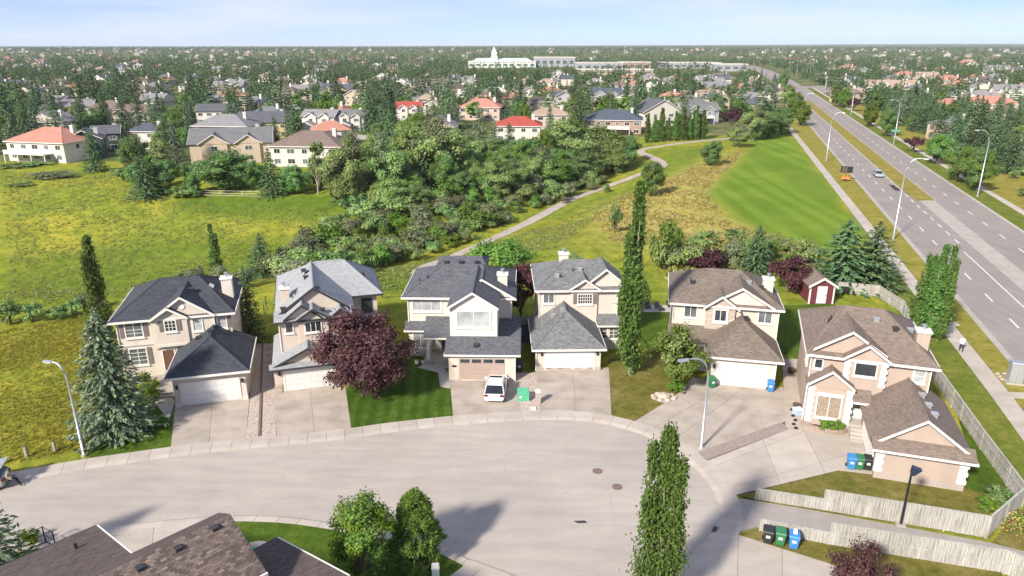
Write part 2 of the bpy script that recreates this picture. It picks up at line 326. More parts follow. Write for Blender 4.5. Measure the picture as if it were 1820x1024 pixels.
M['L_poplar'] = leaf('leaf_poplar', [(0.071, 0.144, 0.034), (0.133, 0.226, 0.053), (0.215, 0.306, 0.092)]); M['L_purple'] = leaf('leaf_purple', [(0.060, 0.028, 0.031), (0.110, 0.052, 0.054), (0.188, 0.105, 0.105)], .2, .02)
M['L_purple_d'] = leaf('leaf_purple_dark', [(0.043, 0.021, 0.027), (0.081, 0.035, 0.043), (0.136, 0.062, 0.070)], .2, .02)
M['L_spruce'] = leaf('needle_green', [(0.056, 0.107, 0.052), (0.097, 0.158, 0.071), (0.154, 0.218, 0.102)], .1); M['L_blue'] = leaf('needle_blue', [(0.078, 0.113, 0.065), (0.141, 0.184, 0.111), (0.251, 0.306, 0.193)], .1, .02)
M['L_sage'] = leaf('leaf_sage', [(0.144, 0.168, 0.087), (0.220, 0.251, 0.135), (0.322, 0.347, 0.202)]); M['L_straw'] = leaf('straw', [(.30, .25, .09), (.40, .32, .13), (.50, .40, .20)], .3, .03); M['L_meadow'] = leaf('meadow_blades', [(.22, .22, .035), (.32, .30, .05), (.42, .36, .09)], .5, .03)
M['L_yellow'] = leaf('leaf_yellow', [(.16, .17, .02), (.25, .24, .03), (.32, .29, .06)]); M['flower'] = leaf('petals', [(.5, .1, .12), (.7, .5, .1), (.6, .25, .4)], .2, .05); M['L_far'] = leaf('leaf_far', [(0.037, 0.066, 0.029), (0.066, 0.098, 0.039), (0.107, 0.136, 0.057)], .15)

# ------------------------------------------------------------------ terrain
def in_poly(X, Y, pts):
    r = np.zeros(X.shape, bool); n = len(pts)
    for i in range(n):
        x0, y0 = pts[i][:2]; x1, y1 = pts[(i + 1) % n][:2]
        c = (y0 > Y) != (y1 > Y); t = (x1 - x0) * (Y - y0) / ((y1 - y0) if y1 != y0 else 1e-9) + x0
        r ^= c & (X < t)
    return r
def PG(pts): return [G(*p) for p in pts]
def axis(lo, hi, a, b, g=1.13, mx=400):
    """1 m steps between a and b, growing steps outside"""
    v = list(np.arange(a, b + .5, 1.0)); s = 1.0; x = v[-1]
    while x < hi: s = min(s * g, mx); x += s; v.append(x)
    s = 1.0; x = a; w = []
    while x > lo: s = min(s * g, mx); x -= s; w.append(x)
    return np.array(w[::-1] + v)
ax_ = axis(-9000, 9000, -170, 170); ay_ = axis(-60, 12000, 38, 290)
TX, TY = np.meshgrid(ax_, ay_); TZ = hgt_np(TX, TY)
def blur(a, n):
    for _ in range(n):
        p = np.pad(a, 1, mode='edge'); a = (p[:-2, 1:-1] + p[2:, 1:-1] + p[1:-1, :-2] + p[1:-1, 2:] + p[1:-1, 1:-1]) / 5
    return a
mown_px = [(1348, 236), (1402, 236), (1452, 300), (1500, 366), (1540, 425), (1490, 452), (1440, 455), (1372, 415), (1300, 385), (1258, 345), (1290, 312), (1326, 272)]
dry_px = [(1185, 320), (1330, 262), (1290, 305), (1255, 340), (1290, 390), (1420, 450), (1400, 470), (1310, 455), (1180, 440), (1080, 430), (1050, 385), (1120, 345)]
lush_px = [(330, 345), (600, 345), (640, 370), (560, 392), (380, 385), (300, 365)]
lush2_px = [(0, 455), (250, 430), (500, 420), (620, 420), (560, 480), (200, 540), (0, 530)]
lush3_px = [(560, 500), (760, 455), (840, 470), (730, 520), (600, 520)]
path_px = [(1140, 270), (1200, 262), (1260, 258), (1230, 300), (1170, 330), (1090, 350), (900, 425), (850, 445), (1000, 380), (1150, 310)]
mown = blur(in_poly(TX, TY, PG(mown_px)).astype(float), 12); dry = blur(in_poly(TX, TY, PG(dry_px)).astype(float), 26)
lush = blur((in_poly(TX, TY, PG(lush_px)) | in_poly(TX, TY, PG(lush3_px))).astype(float), 6) + .75 * blur(in_poly(TX, TY, PG(lush2_px)).astype(float), 14) + .55 * blur(in_poly(TX, TY, PG(path_px)).astype(float), 6)
sub = ((TY > 200) & ((TX < 20) | (TY > 262))) | (TX - .305 * TY > 60); sub = blur(sub.astype(float), 5)
me = bpy.data.meshes.new('ground'); ny, nx = TX.shape
me.vertices.add(nx * ny); me.vertices.foreach_set('co', np.stack([TX, TY, TZ], -1).astype(np.float32).ravel())
ii = np.arange(nx * ny).reshape(ny, nx); q = np.stack([ii[:-1, :-1], ii[:-1, 1:], ii[1:, 1:], ii[1:, :-1]], -1).reshape(-1, 4)
me.loops.add(q.size); me.loops.foreach_set('vertex_index', q.ravel().astype(np.int32)); me.polygons.add(len(q)); me.polygons.foreach_set('loop_start', np.arange(0, q.size, 4, dtype=np.int32))
me.polygons.foreach_set('use_smooth', np.ones(len(q), bool)); me.update(calc_edges=True)
at = me.attributes.new('cover', 'FLOAT_COLOR', 'POINT'); at.data.foreach_set('color', np.stack([mown, dry, np.clip(lush, 0, 1), sub], -1).astype(np.float32).ravel())
gm, nt, b = mat('meadow_ground'); p = pos(nt); A = N(nt, 'ShaderNodeAttribute', attribute_name='cover'); sp = N(nt, 'ShaderNodeSeparateColor'); nt.links.new(A.outputs['Color'], sp.inputs[0])
n1 = noise(nt, p, .06, 5, .6); n2 = noise(nt, mapn(nt, p, (1, .8, 1)), .55, 6, .68); n3 = noise(nt, p, 3.2, 5, .75); n4 = noise(nt, p, .022, 4)
col = ramp(nt, n2, [(.28, (0.098, 0.121, 0.018)), (.42, (0.207, 0.213, 0.028)), (.56, (0.310, 0.282, 0.039)), (.72, (0.380, 0.322, 0.071))])
col = mixc(nt, ramp(nt, n1, [(.36, (0, 0, 0)), (.56, (.85, .85, .85))]), col, ramp(nt, n2, [(.3, (0.086, 0.132, 0.018)), (.7, (0.230, 0.259, 0.034))]))
col = mixc(nt, sp.outputs[2], col, ramp(nt, n2, [(.3, (.06, .105, .014)), (.55, (.11, .165, .02)), (.75, (.18, .215, .03))]))
col = mixc(nt, sp.outputs[1], col, ramp(nt, n2, [(.25, (0.172, 0.178, 0.030)), (.42, (0.287, 0.259, 0.057)), (.58, (0.397, 0.328, 0.115)), (.75, (0.276, 0.259, 0.046))]))
w = N(nt, 'ShaderNodeTexWave', wave_type='BANDS'); w.inputs['Scale'].default_value = .05; w.inputs['Distortion'].default_value = 14; w.inputs['Detail'].default_value = 5; w.inputs['Detail Scale'].default_value = .8
nt.links.new(mapn(nt, p, (1, .12, 1), (0, 0, R(17))), w.inputs['Vector'])
mw = mixc(nt, .45, ramp(nt, n1, [(.35, (.105, .185, .02)), (.6, (.155, .225, .03)), (.75, (.21, .235, .055))]), ramp(nt, w.outputs['Fac'], [(.2, (.72, .74, .66)), (.8, (1.15, 1.15, 1.1))]), 'MULTIPLY')
em = mathn(nt, 'ADD', sp.outputs[0], mathn(nt, 'ADD', mathn(nt, 'MULTIPLY', mathn(nt, 'SUBTRACT', n2, .5), 1.3), mathn(nt, 'MULTIPLY', mathn(nt, 'SUBTRACT', n1, .5), 1.2))); col = mixc(nt, ramp(nt, em, [(.3, (0, 0, 0)), (.8, (.95, .95, .95))]), col, mw)
col = mixc(nt, A.outputs['Alpha'], col, ramp(nt, noise(nt, p, .05, 4, .6), [(.35, (.055, .075, .025)), (.5, (.10, .12, .04)), (.6, (.17, .155, .085)), (.72, (.24, .225, .20))]))
col = mixc(nt, .55, col, ramp(nt, n3, [(.3, (.48, .50, .44)), (.6, (1.08, 1.08, 1.05))]), 'MULTIPLY')
hs_ = N(nt, 'ShaderNodeHueSaturation'); hs_.inputs['Saturation'].default_value = 1.0; hs_.inputs['Value'].default_value = 1.1; hs_.inputs['Hue'].default_value = .502; nt.links.new(col, hs_.inputs['Color']); nt.links.new(hs_.outputs[0], b.inputs['Base Color']); b.inputs['Roughness'].default_value = 1; b.inputs['Specular IOR Level'].default_value = .03
bump(nt, b, mixc(nt, .5, n2, n3), 1.0, .25); me.materials.append(gm)
ground = link('ground', me); tag(ground, 'rolling ground with yellow green meadow, mown slope and suburb plots', 'ground', kind='structure')

# ------------------------------------------------------------------ paved things
def catmull(pts, n=6):
    P = [Vector((p[0], p[1], 0)) for p in pts]; out = []
    for i in range(len(P) - 1):
        a, b_, c, d = P[max(i - 1, 0)], P[i], P[i + 1], P[min(i + 2, len(P) - 1)]
        for k in range(n):
            t = k / n; out.append(.5 * ((2 * b_) + (c - a) * t + (2 * a - 5 * b_ + 4 * c - d) * t * t + (3 * b_ - a - 3 * c + d) * t ** 3))
    out.append(P[-1]); return out
def resample(P, step):
    L = [0]
    for a, b_ in zip(P[:-1], P[1:]): L.append(L[-1] + (b_ - a).length)
    n = max(1, round(L[-1] / step)); out = []; j = 0
    for k in range(n + 1):
        s = L[-1] * k / n
        while j < len(P) - 2 and L[j + 1] < s: j += 1
        t = (s - L[j]) / max(1e-6, L[j + 1] - L[j]); out.append(P[j].lerp(P[j + 1], t))
    return out
def normals(P):
    r = []
    for i in range(len(P)):
        d = (P[min(i + 1, len(P) - 1)] - P[max(i - 1, 0)]).normalized(); r.append(Vector((-d.y, d.x, 0)))
    return r                                                        # left of travel
def sheet(name, pts, z, m, thick=.1, label=None, cat=None, parent=None, kind='structure'):
    pts = [Vector((p[0], p[1], 0)) for p in pts]
    ar = sum(pts[i].x * pts[(i + 1) % len(pts)].y - pts[(i + 1) % len(pts)].x * pts[i].y for i in range(len(pts)))
    if ar < 0: pts = pts[::-1]
    o = MB().prism(pts, z - thick, z).build(name, m, parent)
    return tag(o, label, cat, kind=kind if parent is None else None)
def clip(poly, o, n, keep):
    out = []; k = len(poly)
    for i in range(k):
        a, b_ = poly[i], poly[(i + 1) % k]; da, db = (a - o).dot(n) - keep, (b_ - o).dot(n) - keep
        if da >= 0: out.append(a)
        if da * db < 0: out.append(a.lerp(b_, da / (da - db)))
    return out
def slabs(name, pts, z, m, label, cuts, gap=.03, thick=.12):
    """paved pad cut by joint lines (each cut: point, direction) into slabs that are parts"""
    pts = [Vector((p[0], p[1], 0)) for p in pts]
    base = sheet(name, pts, z - .012, M['joint'], thick, label, 'driveway')
    pcs = [pts]
    for a, b_ in cuts:
        a = Vector((a[0], a[1], 0)); b_ = Vector((b_[0], b_[1], 0)); d = (b_ - a).normalized(); n = Vector((-d.y, d.x, 0)); new = []
        for p in pcs:
            for nn in (n, -n):
                r = clip(p, a, nn, gap / 2)
                if len(r) > 2: new.append(r)
        pcs = new
    for p in pcs:
        if len(p) > 2: sheet('slab', p, z, m, .1, parent=base)
    return base
UU = lambda l: [U(*p) for p in l]

# cul-de-sac: kerb face line on the far side, then round the bulb
far_px = [(-60, 873), (0, 862), (34, 857), (128, 839), (235, 823), (354, 807), (499, 793), (620, 780), (680, 771), (805, 757), (930, 748.5), (989, 747), (1056, 751), (1099, 760), (1153, 778), (1216, 817), (1251, 850), (1273, 884), (1280, 918), (1268, 945), (1237, 976), (1203, 1000), (1170, 1024), (1110, 1052)]
near_px = [(-40, 990), (58, 967), (99, 960), (191, 938), (283, 926.5), (375, 918), (416, 916), (511, 919), (593, 930), (690, 947), (780, 969), (833, 993), (870, 1006), (907, 1019), (960, 1042), (1040, 1058)]
farc = catmull(UU(far_px), 6); nearc = catmull(UU(near_px), 6)
sheet('street', farc + nearc[::-1], .02, M['street'], .1, 'pale worn asphalt cul-de-sac curving round to a bulb', 'street')
def strip(name, curve, w0, w1, z, m, step, label, thick=.14, gap=.025, side=1, shape=True):
    P = resample(curve, step); Nn = normals(P)
    base = empty(name, (0, 0, 0)); bm = MB()
    lo = [P[i] + Nn[i] * side * (w0 + .01) for i in range(len(P))]; hi = [P[i] + Nn[i] * side * (w1 - .01) for i in range(len(P))]
    bpy.data.objects.remove(base)
    for i in range(len(P) - 1):
        r = [lo[i], lo[i + 1], hi[i + 1], hi[i]]
        if side < 0: r = r[::-1]
        bm.prism(r, 0.0, .03)
    base = tag(bm.build(name, M['joint']), label, 'pavement', kind='structure')
    for i in range(len(P) - 1):
        d = (P[i + 1] - P[i]).normalized() * gap * .5
        a0 = P[i] + Nn[i] * side * w0 + d; a1 = P[i + 1] + Nn[i + 1] * side * w0 - d; b0 = P[i] + Nn[i] * side * w1 + d; b1 = P[i + 1] + Nn[i + 1] * side * w1 - d
        r = [a0, a1, b1, b0]
        if side < 0: r = r[::-1]
        mb = MB()
        if shape:      # rolled kerb: low lip at the gutter, then the walk
            k = .28
            c0 = a0.lerp(b0, k); c1 = a1.lerp(b1, k); zz = lambda v, h: (v.x, v.y, h)
            bot = [zz(v, .0) for v in (a0, a1, c1, c0)]; top = [zz(a0, .035), zz(a1, .035), zz(c1, z), zz(c0, z)]
            bot2 = [zz(v, .0) for v in (c0, c1, b1, b0)]; top2 = [zz(v, z) for v in (c0, c1, b1, b0)]
            if side < 0: bot, top, bot2, top2 = bot[::-1], top[::-1], bot2[::-1], top2[::-1]
            mb.hexa(bot, top); mb.hexa(bot2, top2)
        else: mb.prism(r, 0, z)
        mb.build('slab', m, base)
    return base
strip('pavement', farc, 0.0, 1.55, .11, M['conc2'], 1.5, 'pale concrete walk with rolled kerb along the house fronts')
strip('kerb', nearc, 0.0, .75, .10, M['conc2'], 1.6, 'concrete kerb along the near side of the cul-de-sac', side=-1)
# gutters: darker worn line where kerb meets street is part of the street material
def along(a, b, n): return [Vector(a).lerp(Vector(b), (k + 1) / (n + 1)) for k in range(n)]
def drive(label, L0, L1, R1, R0, nl, nc, extra=None, m='conc', z=.104):
    """L0,L1 left edge from street to house; R0,R1 right edge"""
    l0, l1, r1, r0 = [U(*p) for p in (L0, L1, R1, R0)]
    cuts = [(l0.lerp(r0, (k + 1) / (nc + 1)), l1.lerp(r1, (k + 1) / (nc + 1))) for k in range(nc)] + [(l0.lerp(l1, (k + 1) / (nl + 1)), r0.lerp(r1, (k + 1) / (nl + 1))) for k in range(nl)]
    return slabs('driveway', [l0, r0, r1, l1], z, M[m], label, cuts)
drive('concrete driveway before the charcoal roofed house at the left end', (304, 799), (312, 718), (444, 705), (437, 784), 2, 1)
drive('concrete driveway of the house with pale grey shingles', (492, 780), (488, 694), (614, 690), (625, 767), 2, 1)
drive('concrete driveway under the parked white car', (806, 750), (799, 670), (916, 670), (928, 743), 2, 1)
drive('concrete driveway with a plain white garage door behind', (960, 741), (953, 656), (1082, 655), (1087, 744), 2, 1)
l = UU([(1128, 751), (1200, 706), (1232, 672), (1265, 678), (1392, 690), (1399, 750), (1242, 811), (1206, 799), (1176, 777)])
slabs('driveway', l, .104, M['conc'], 'wide fan shaped concrete driveway behind the leaning street lamp', [(U(1165, 760), U(1300, 684)), (U(1205, 778), U(1330, 686)), (U(1200, 706), U(1330, 775)), (U(1240, 678), U(1399, 730))])
l = UU([(1250, 824), (1404, 764), (1440, 752), (1530, 770), (1556, 846), (1490, 838), (1330, 876), (1300, 884), (1272, 846)])
slabs('driveway', l, .104, M['conc2'], 'wide concrete driveway with blue green and black bins at its end', [(U(1275, 828), U(1450, 760)), (U(1300, 868), U(1545, 800)), (U(1420, 750), U(1470, 850)), (U(1350, 770), U(1390, 870))])
o = sheet('paver_strip', UU([(1240, 806), (1386, 753), (1404, 764), (1254, 820)]), .118, M['paver'], .12, 'strip of brown pavers between the two widest driveways', 'paving')
l = UU([(1300, 949), (1470, 1003), (1560, 1040), (1380, 1110), (1150, 1060), (1205, 1012), (1258, 980)])
slabs('driveway', l, .104, M['conc2'], 'concrete driveway in the bottom right corner below the storm grate', [(U(1312, 955), U(1310, 1060)), (U(1230, 1020), U(1480, 1040)), (U(1390, 975), U(1390, 1060))])
l = UU([(185, 942), (285, 929), (372, 921), (345, 960), (255, 1010), (150, 1010)])
slabs('driveway', l, .096, M['conc2'], 'concrete driveway beside the brown roofs in the foreground', [(U(275, 925), U(268, 1000)), (U(180, 955), U(372, 945))])
l = UU([(838, 998), (905, 1022), (960, 1060), (700, 1090), (780, 1040)])
slabs('driveway', l, .096, M['conc2'], 'concrete driveway corner beside the foreground lawn', [(U(862, 1008), U(800, 1060))])
# pedestrian lane between the fences
lane = UU([(1300, 887), (1342, 892), (1462, 912), (1755, 966), (1850, 990), (1850, 1020), (1780, 1000), (1470, 962), (1345, 938), (1302, 950), (1304, 918)])
sheet('footpath', lane, .106, M['lane_p'], .12, 'worn asphalt footpath running between the two grey fences', 'path')
# gravel strips and timber edge between the two left driveways
sheet('gravel_strip', UU([(437, 784), (445, 706), (447, 612), (489, 612), (489, 694), (491, 780)]), .098, M['gravel'], .1, 'pinkish gravel strip between the two left driveways', 'gravel')
tb = MB(); a, b_ = U(461, 777), U(467, 612); d = (b_ - a).normalized(); n_ = Vector((-d.y, d.x, 0)) * .09
tb.prism([a - n_, a + n_, b_ + n_, b_ - n_][::-1] if False else [a + n_, a - n_, b_ - n_, b_ + n_], .05, .2)
tag(tb.build('timber_edging', M['timber']), 'dark timber edging down the gravel strip', 'edging')
sheet('gravel_bed', UU([(925, 742), (913, 664), (962, 664), (962, 742)]), .1, M['gravel'], .1, 'pink gravel bed around the green utility box', 'gravel')
for k in range(7):
    a = U(478, 690 - k * 11.5); tag(MB().box(-.32, .32, -.2, .2, 0, .05).build('stepping_stone', M['conc3']), '%s grey stepping stone from the street between the left houses' % ('first', 'second', 'third', 'fourth', 'fifth', 'sixth', 'seventh')[k], 'paving stone', 'stepping stones in the gravel'); o = bpy.context.scene.collection.objects[-1]; o.location = (a.x, a.y, .1); o.rotation_euler.z = R(15)
# lawns
def lawn(label, px, m, z=.085): return sheet('lawn', UU(px), z, M[m], .09, label, 'lawn')
lawn('mown green lawn below the blue spruce', [(158, 816), (304, 799), (309, 742), (290, 715), (262, 690), (170, 742)], 'lawn')
lawn('striped dark green lawn under the purple tree', [(625, 767), (615, 693), (640, 660), (700, 630), (780, 640), (779, 664), (781, 689), (800, 692), (806, 751)], 'lawn_s')
lawn('dry brownish lawn at the foot of the tall poplar', [(1088, 744), (1071, 677), (1083, 640), (1140, 620), (1160, 560), (1186, 560), (1196, 640), (1215, 690), (1200, 706), (1128, 752)], 'lawn_dry')
lawn('shaded green back lawn between the two right middle houses', [(1130, 545), (1192, 545), (1188, 610), (1140, 625)], 'lawn', .09)
lawn('green back lawn before the red shed', [(1375, 620), (1385, 545), (1480, 540), (1540, 590), (1480, 615), (1420, 640)], 'lawn', .088)
lawn('wedge of dry lawn under the blank garage wall', [(1312, 882), (1490, 838), (1560, 846), (1712, 868), (1735, 826), (1800, 895), (1760, 958), (1462, 910), (1342, 890)], 'lawn_dry')
lawn('narrow green side lawn beside the long grey fence', [(1712, 868), (1730, 824), (1675, 660), (1745, 790), (1806, 897)], 'lawn', .095)
lawn('rough lawn with three bins beside the lower fence', [(1315, 951), (1348, 940), (1470, 966), (1780, 1018), (1790, 1060), (1580, 1060), (1470, 1002)], 'lawn_dry')
lawn('green corner lawn around the flower bed at the right edge', [(1760, 970), (1810, 905), (1880, 930), (1880, 985)], 'lawn_dry', .08)
lawn('dark green lawn below the bushy foreground trees', [(375, 921), (416, 919), (511, 922), (593, 934), (690, 950), (780, 972), (833, 997), (780, 1040), (640, 1075), (430, 1040), (350, 960)], 'lawn')
lawn('strip of lawn behind the low left foreground roof', [(-30, 991), (58, 970), (99, 963), (185, 942), (150, 1010), (-40, 1060)], 'lawn', .08)
for px, lab in (([(300, 748), (265, 705), (290, 690), (312, 716)], 'curved concrete step pad before the left front door'), ([(742, 655), (772, 640), (800, 668), (800, 690), (782, 688), (779, 664)], 'concrete front walk beside the taupe garage door'), ([(1396, 760), (1390, 640), (1425, 640), (1440, 752), (1404, 765)], 'beige paved side yard between the two right houses')):
    sheet('front_walk', UU(px), .122, M['conc' if 'beige' in lab else 'conc3'], .12, lab, 'path')

# arterial road, straight then bending left far away
SL = .305
def bend(y): return -7.4e-5 * max(0, y - 560) ** 2
def RP(o, y): return Vector((o + SL * y + bend(y), y, 0))
def ribbon(name, o0, o1, y0, y1, z, m, label, cat, thick=.05, step=12, kind='structure', parent=None):
    mb = MB(); ys = list(np.linspace(y0, y1, max(2, int((y1 - y0) / step) + 1)))
    f0 = o0 if callable(o0) else (lambda y: o0); f1 = o1 if callable(o1) else (lambda y: o1)
    for a, c in zip(ys[:-1], ys[1:]): mb.prism([RP(f0(a), a), RP(f1(a), a), RP(f1(c), c), RP(f0(c), c)], z - thick, z)
    return tag(mb.build(name, m, parent), label, cat, kind=kind if parent is None else None)
ribbon('road', 31.6, 52.4, 20, 1250, .02, M['road'], 'grey divided arterial road climbing toward the horizon', 'road')
ribbon('median', lambda y: 39.6 + max(0, 160 - y) * .06, lambda y: 44.0 + 0 * y, 147, 430, .15, M['median'], 'dry grass median strip ending in a blunt tip', 'median', .16)
ribbon('median_apron', 40.9, 44.0, 20, 147, .034, M['conc3'], 'pale concrete turn lane below the median tip', 'road', .03)
ribbon('kerb', 39.25, 39.6, 160, 430, .13, M['conc3'], 'concrete kerb on the near side of the median', 'kerb', .12); ribbon('kerb', 44.0, 44.35, 147, 430, .13, M['conc3'], 'concrete kerb on the far side of the median', 'kerb', .12)
ribbon('kerb', 30.9, 31.65, 20, 430, .10, M['conc3'], 'concrete kerb along the near edge of the arterial road', 'kerb', .1); ribbon('kerb', 52.35, 53.0, 20, 560, .10, M['conc3'], 'concrete kerb along the far edge of the arterial road', 'kerb', .1)
swo = lambda y: 26.6 - max(0, y - 60) * .022
ribbon('verge', lambda y: swo(y) + 2.0, 30.95, 20, 330, .07, M['verge'], 'dry grass verge between the walk and the arterial road', 'verge', .07)
ribbon('verge', lambda y: swo(y) - 3.6 + max(0, 75 - y) * .02, lambda y: swo(y), 30, 96, .065, M['verge_g'], 'green grass strip between the long fence and the walk', 'verge', .065)
ribbon('verge', 53.0, 57.6, 60, 560, .07, M['verge_g'], 'grass verge with young trees on the far side of the arterial road', 'verge', .07); ribbon('verge', 59.2, 74, 60, 420, .06, M['verge'], 'dry grass bank below the row of spruces', 'verge', .06)
sw = tag(MB().prism([RP(swo(y), y) for y in (20,)] + [RP(swo(20) + 1.9, 20), RP(swo(150) + 1.9, 150), RP(swo(150), 150)], 0, .06).build('pavement', M['joint']), 'long straight concrete walk beside the arterial road', 'pavement', kind='structure')
ys = np.arange(20, 150, 2.0)
for a in ys:
    c = a + 1.96; MB().prism([RP(swo(a), a), RP(swo(a) + 1.9, a), RP(swo(c) + 1.9, c), RP(swo(c), c)], 0, .085).build('slab', M['conc2'], sw)
ribbon('walk_beyond', swo, lambda y: swo(y) + 1.9, 150, 330, .085, M['conc2'], 'far end of the walk narrowing beside the arterial road', 'pavement', .08); ribbon('pavement', 57.6, 59.2, 60, 560, .085, M['conc2'], 'concrete walk on the far side of the arterial road', 'pavement', .08)
a = U(1765, 697); c = U(1900, 703); sheet('side_walk', [a, U(1772, 707), U(1900, 716), c], .1, M['conc2'], .1, 'short concrete walk branching right toward the arterial road', 'path')
def dash(o, y, L, w=.13, name='lane_line'): return MB().prism([RP(o - w, y), RP(o + w, y), RP(o + w, y + L), RP(o - w, y + L)], .028, .042).build(name, M['paint'])
rl = bpy.data.objects['road']
for o_, y0, y1, st, L in ((35.4, 58, 420, 9, 3), (48.0, 80, 420, 9, 3), (39.3, 113, 178, 5.4, 2.6)):
    y = y0
    while y < y1: dash(o_, y, L).parent = rl; y += st
dash(38.6, 50, 58, .11).parent = rl
mb = MB().prism([RP(38.0, 158), RP(39.3, 157), RP(39.2, 164), RP(37.9, 165)], .02, .04); tag(mb.build('road_patch', M['patch']), 'black asphalt patch on the arterial road near the median', 'patch')
# side street of the far junction and suburb streets
sheet('junction', [RP(28, 520), RP(54, 500), RP(110, 540), RP(110, 560), RP(54, 590), RP(20, 600)], .025, M['road'], .03, 'distant road junction at the top of the arterial road', 'road')
for pts, w_, lab in (([(560, 243), (610, 241), (665, 246)], 9, 'short suburb street before the two gabled white houses'), ([(1150, 205), (1178, 178), (1197, 160), (1206, 140)], 11, 'suburb street running up between parked cars'), ([(640, 180), (700, 175), (760, 172)], 9, 'narrow suburb street behind the red roofed house')):
    P = resample(catmull(UU(pts), 6), 6); Nn = normals(P); mb = MB()
    for i in range(len(P) - 1): mb.prism([P[i] + Nn[i] * w_ / 2, P[i] - Nn[i] * w_ / 2, P[i + 1] - Nn[i + 1] * w_ / 2, P[i + 1] + Nn[i + 1] * w_ / 2], 0, .05)
    tag(mb.build('suburb_street', M['conc3']), lab, 'street', kind='structure')
# footpath through the ravine
pp = catmull([G(*p) for p in [(745, 487), (800, 462), (870, 429), (950, 390), (1010, 358), (1045, 344), (1130, 313), (1172, 300), (1177, 291), (1160, 281), (1139, 271), (1152, 264), (1190, 258), (1250, 251), (1300, 246)]], 8)
P = resample(pp, 1.5); Nn = normals(P); mb = MB()
for i in range(len(P) - 1):
    w_ = 1.25; r = [P[i] + Nn[i] * w_, P[i] - Nn[i] * w_, P[i + 1] - Nn[i + 1] * w_, P[i + 1] + Nn[i + 1] * w_]
    mb.hexa([(v.x, v.y, hz(v.x, v.y) - .3) for v in r], [(v.x, v.y, max(hz(v.x, v.y), hz(P[i].x, P[i].y)) + .10) for v in r])
tag(mb.build('ravine_path', M['conc']), 'pale gravel path winding up through the ravine meadow', 'path', kind='structure')
# street ironwork
def manhole(px, py, label):
    a = U(px, py); r = empty('manhole', (a.x, a.y, .02), 0, label, 'manhole', 'manholes in the cul-de-sac')
    MB().disc((0, 0, -.01), .62, .018, 20).build('collar', M['street'], r); MB().disc((0, 0, 0), .40, .018, 20).build('ring', M['rust'], r)
    c = MB().disc((0, 0, .005), .34, .02, 20)
    for k in range(-2, 3): c.box(-.24, .24, k * .11 - .02, k * .11 + .02, .02, .034)
    c.build('cover', M['rust'], r)
manhole(1062, 838, 'round rusty manhole nearer the houses in the cul-de-sac'); manhole(1097, 866, 'round rusty manhole nearer the bulb centre of the cul-de-sac')
a = U(1274, 943); r = empty('storm_grate', (a.x, a.y, .02), R(-28), 'rusty storm grate set in the kerb beside the bins', 'grate'); MB().box(-.3, .3, -.35, .35, -.01, .03).build('frame', M['rust'], r)
for k in range(6): MB().box(-.24, .24, -.3 + k * .11, -.25 + k * .11, .03, .055).build('bar', M['black'], r)
a = U(1032, 928); tag(MB().prism([(-.5, .1), (-.2, -.15), (.45, -.12), (.3, .14)], .0, .024).build('tar_patch', M['patch']), 'small dark tar patch in the middle of the cul-de-sac', 'patch').location = (a.x, a.y, .004)

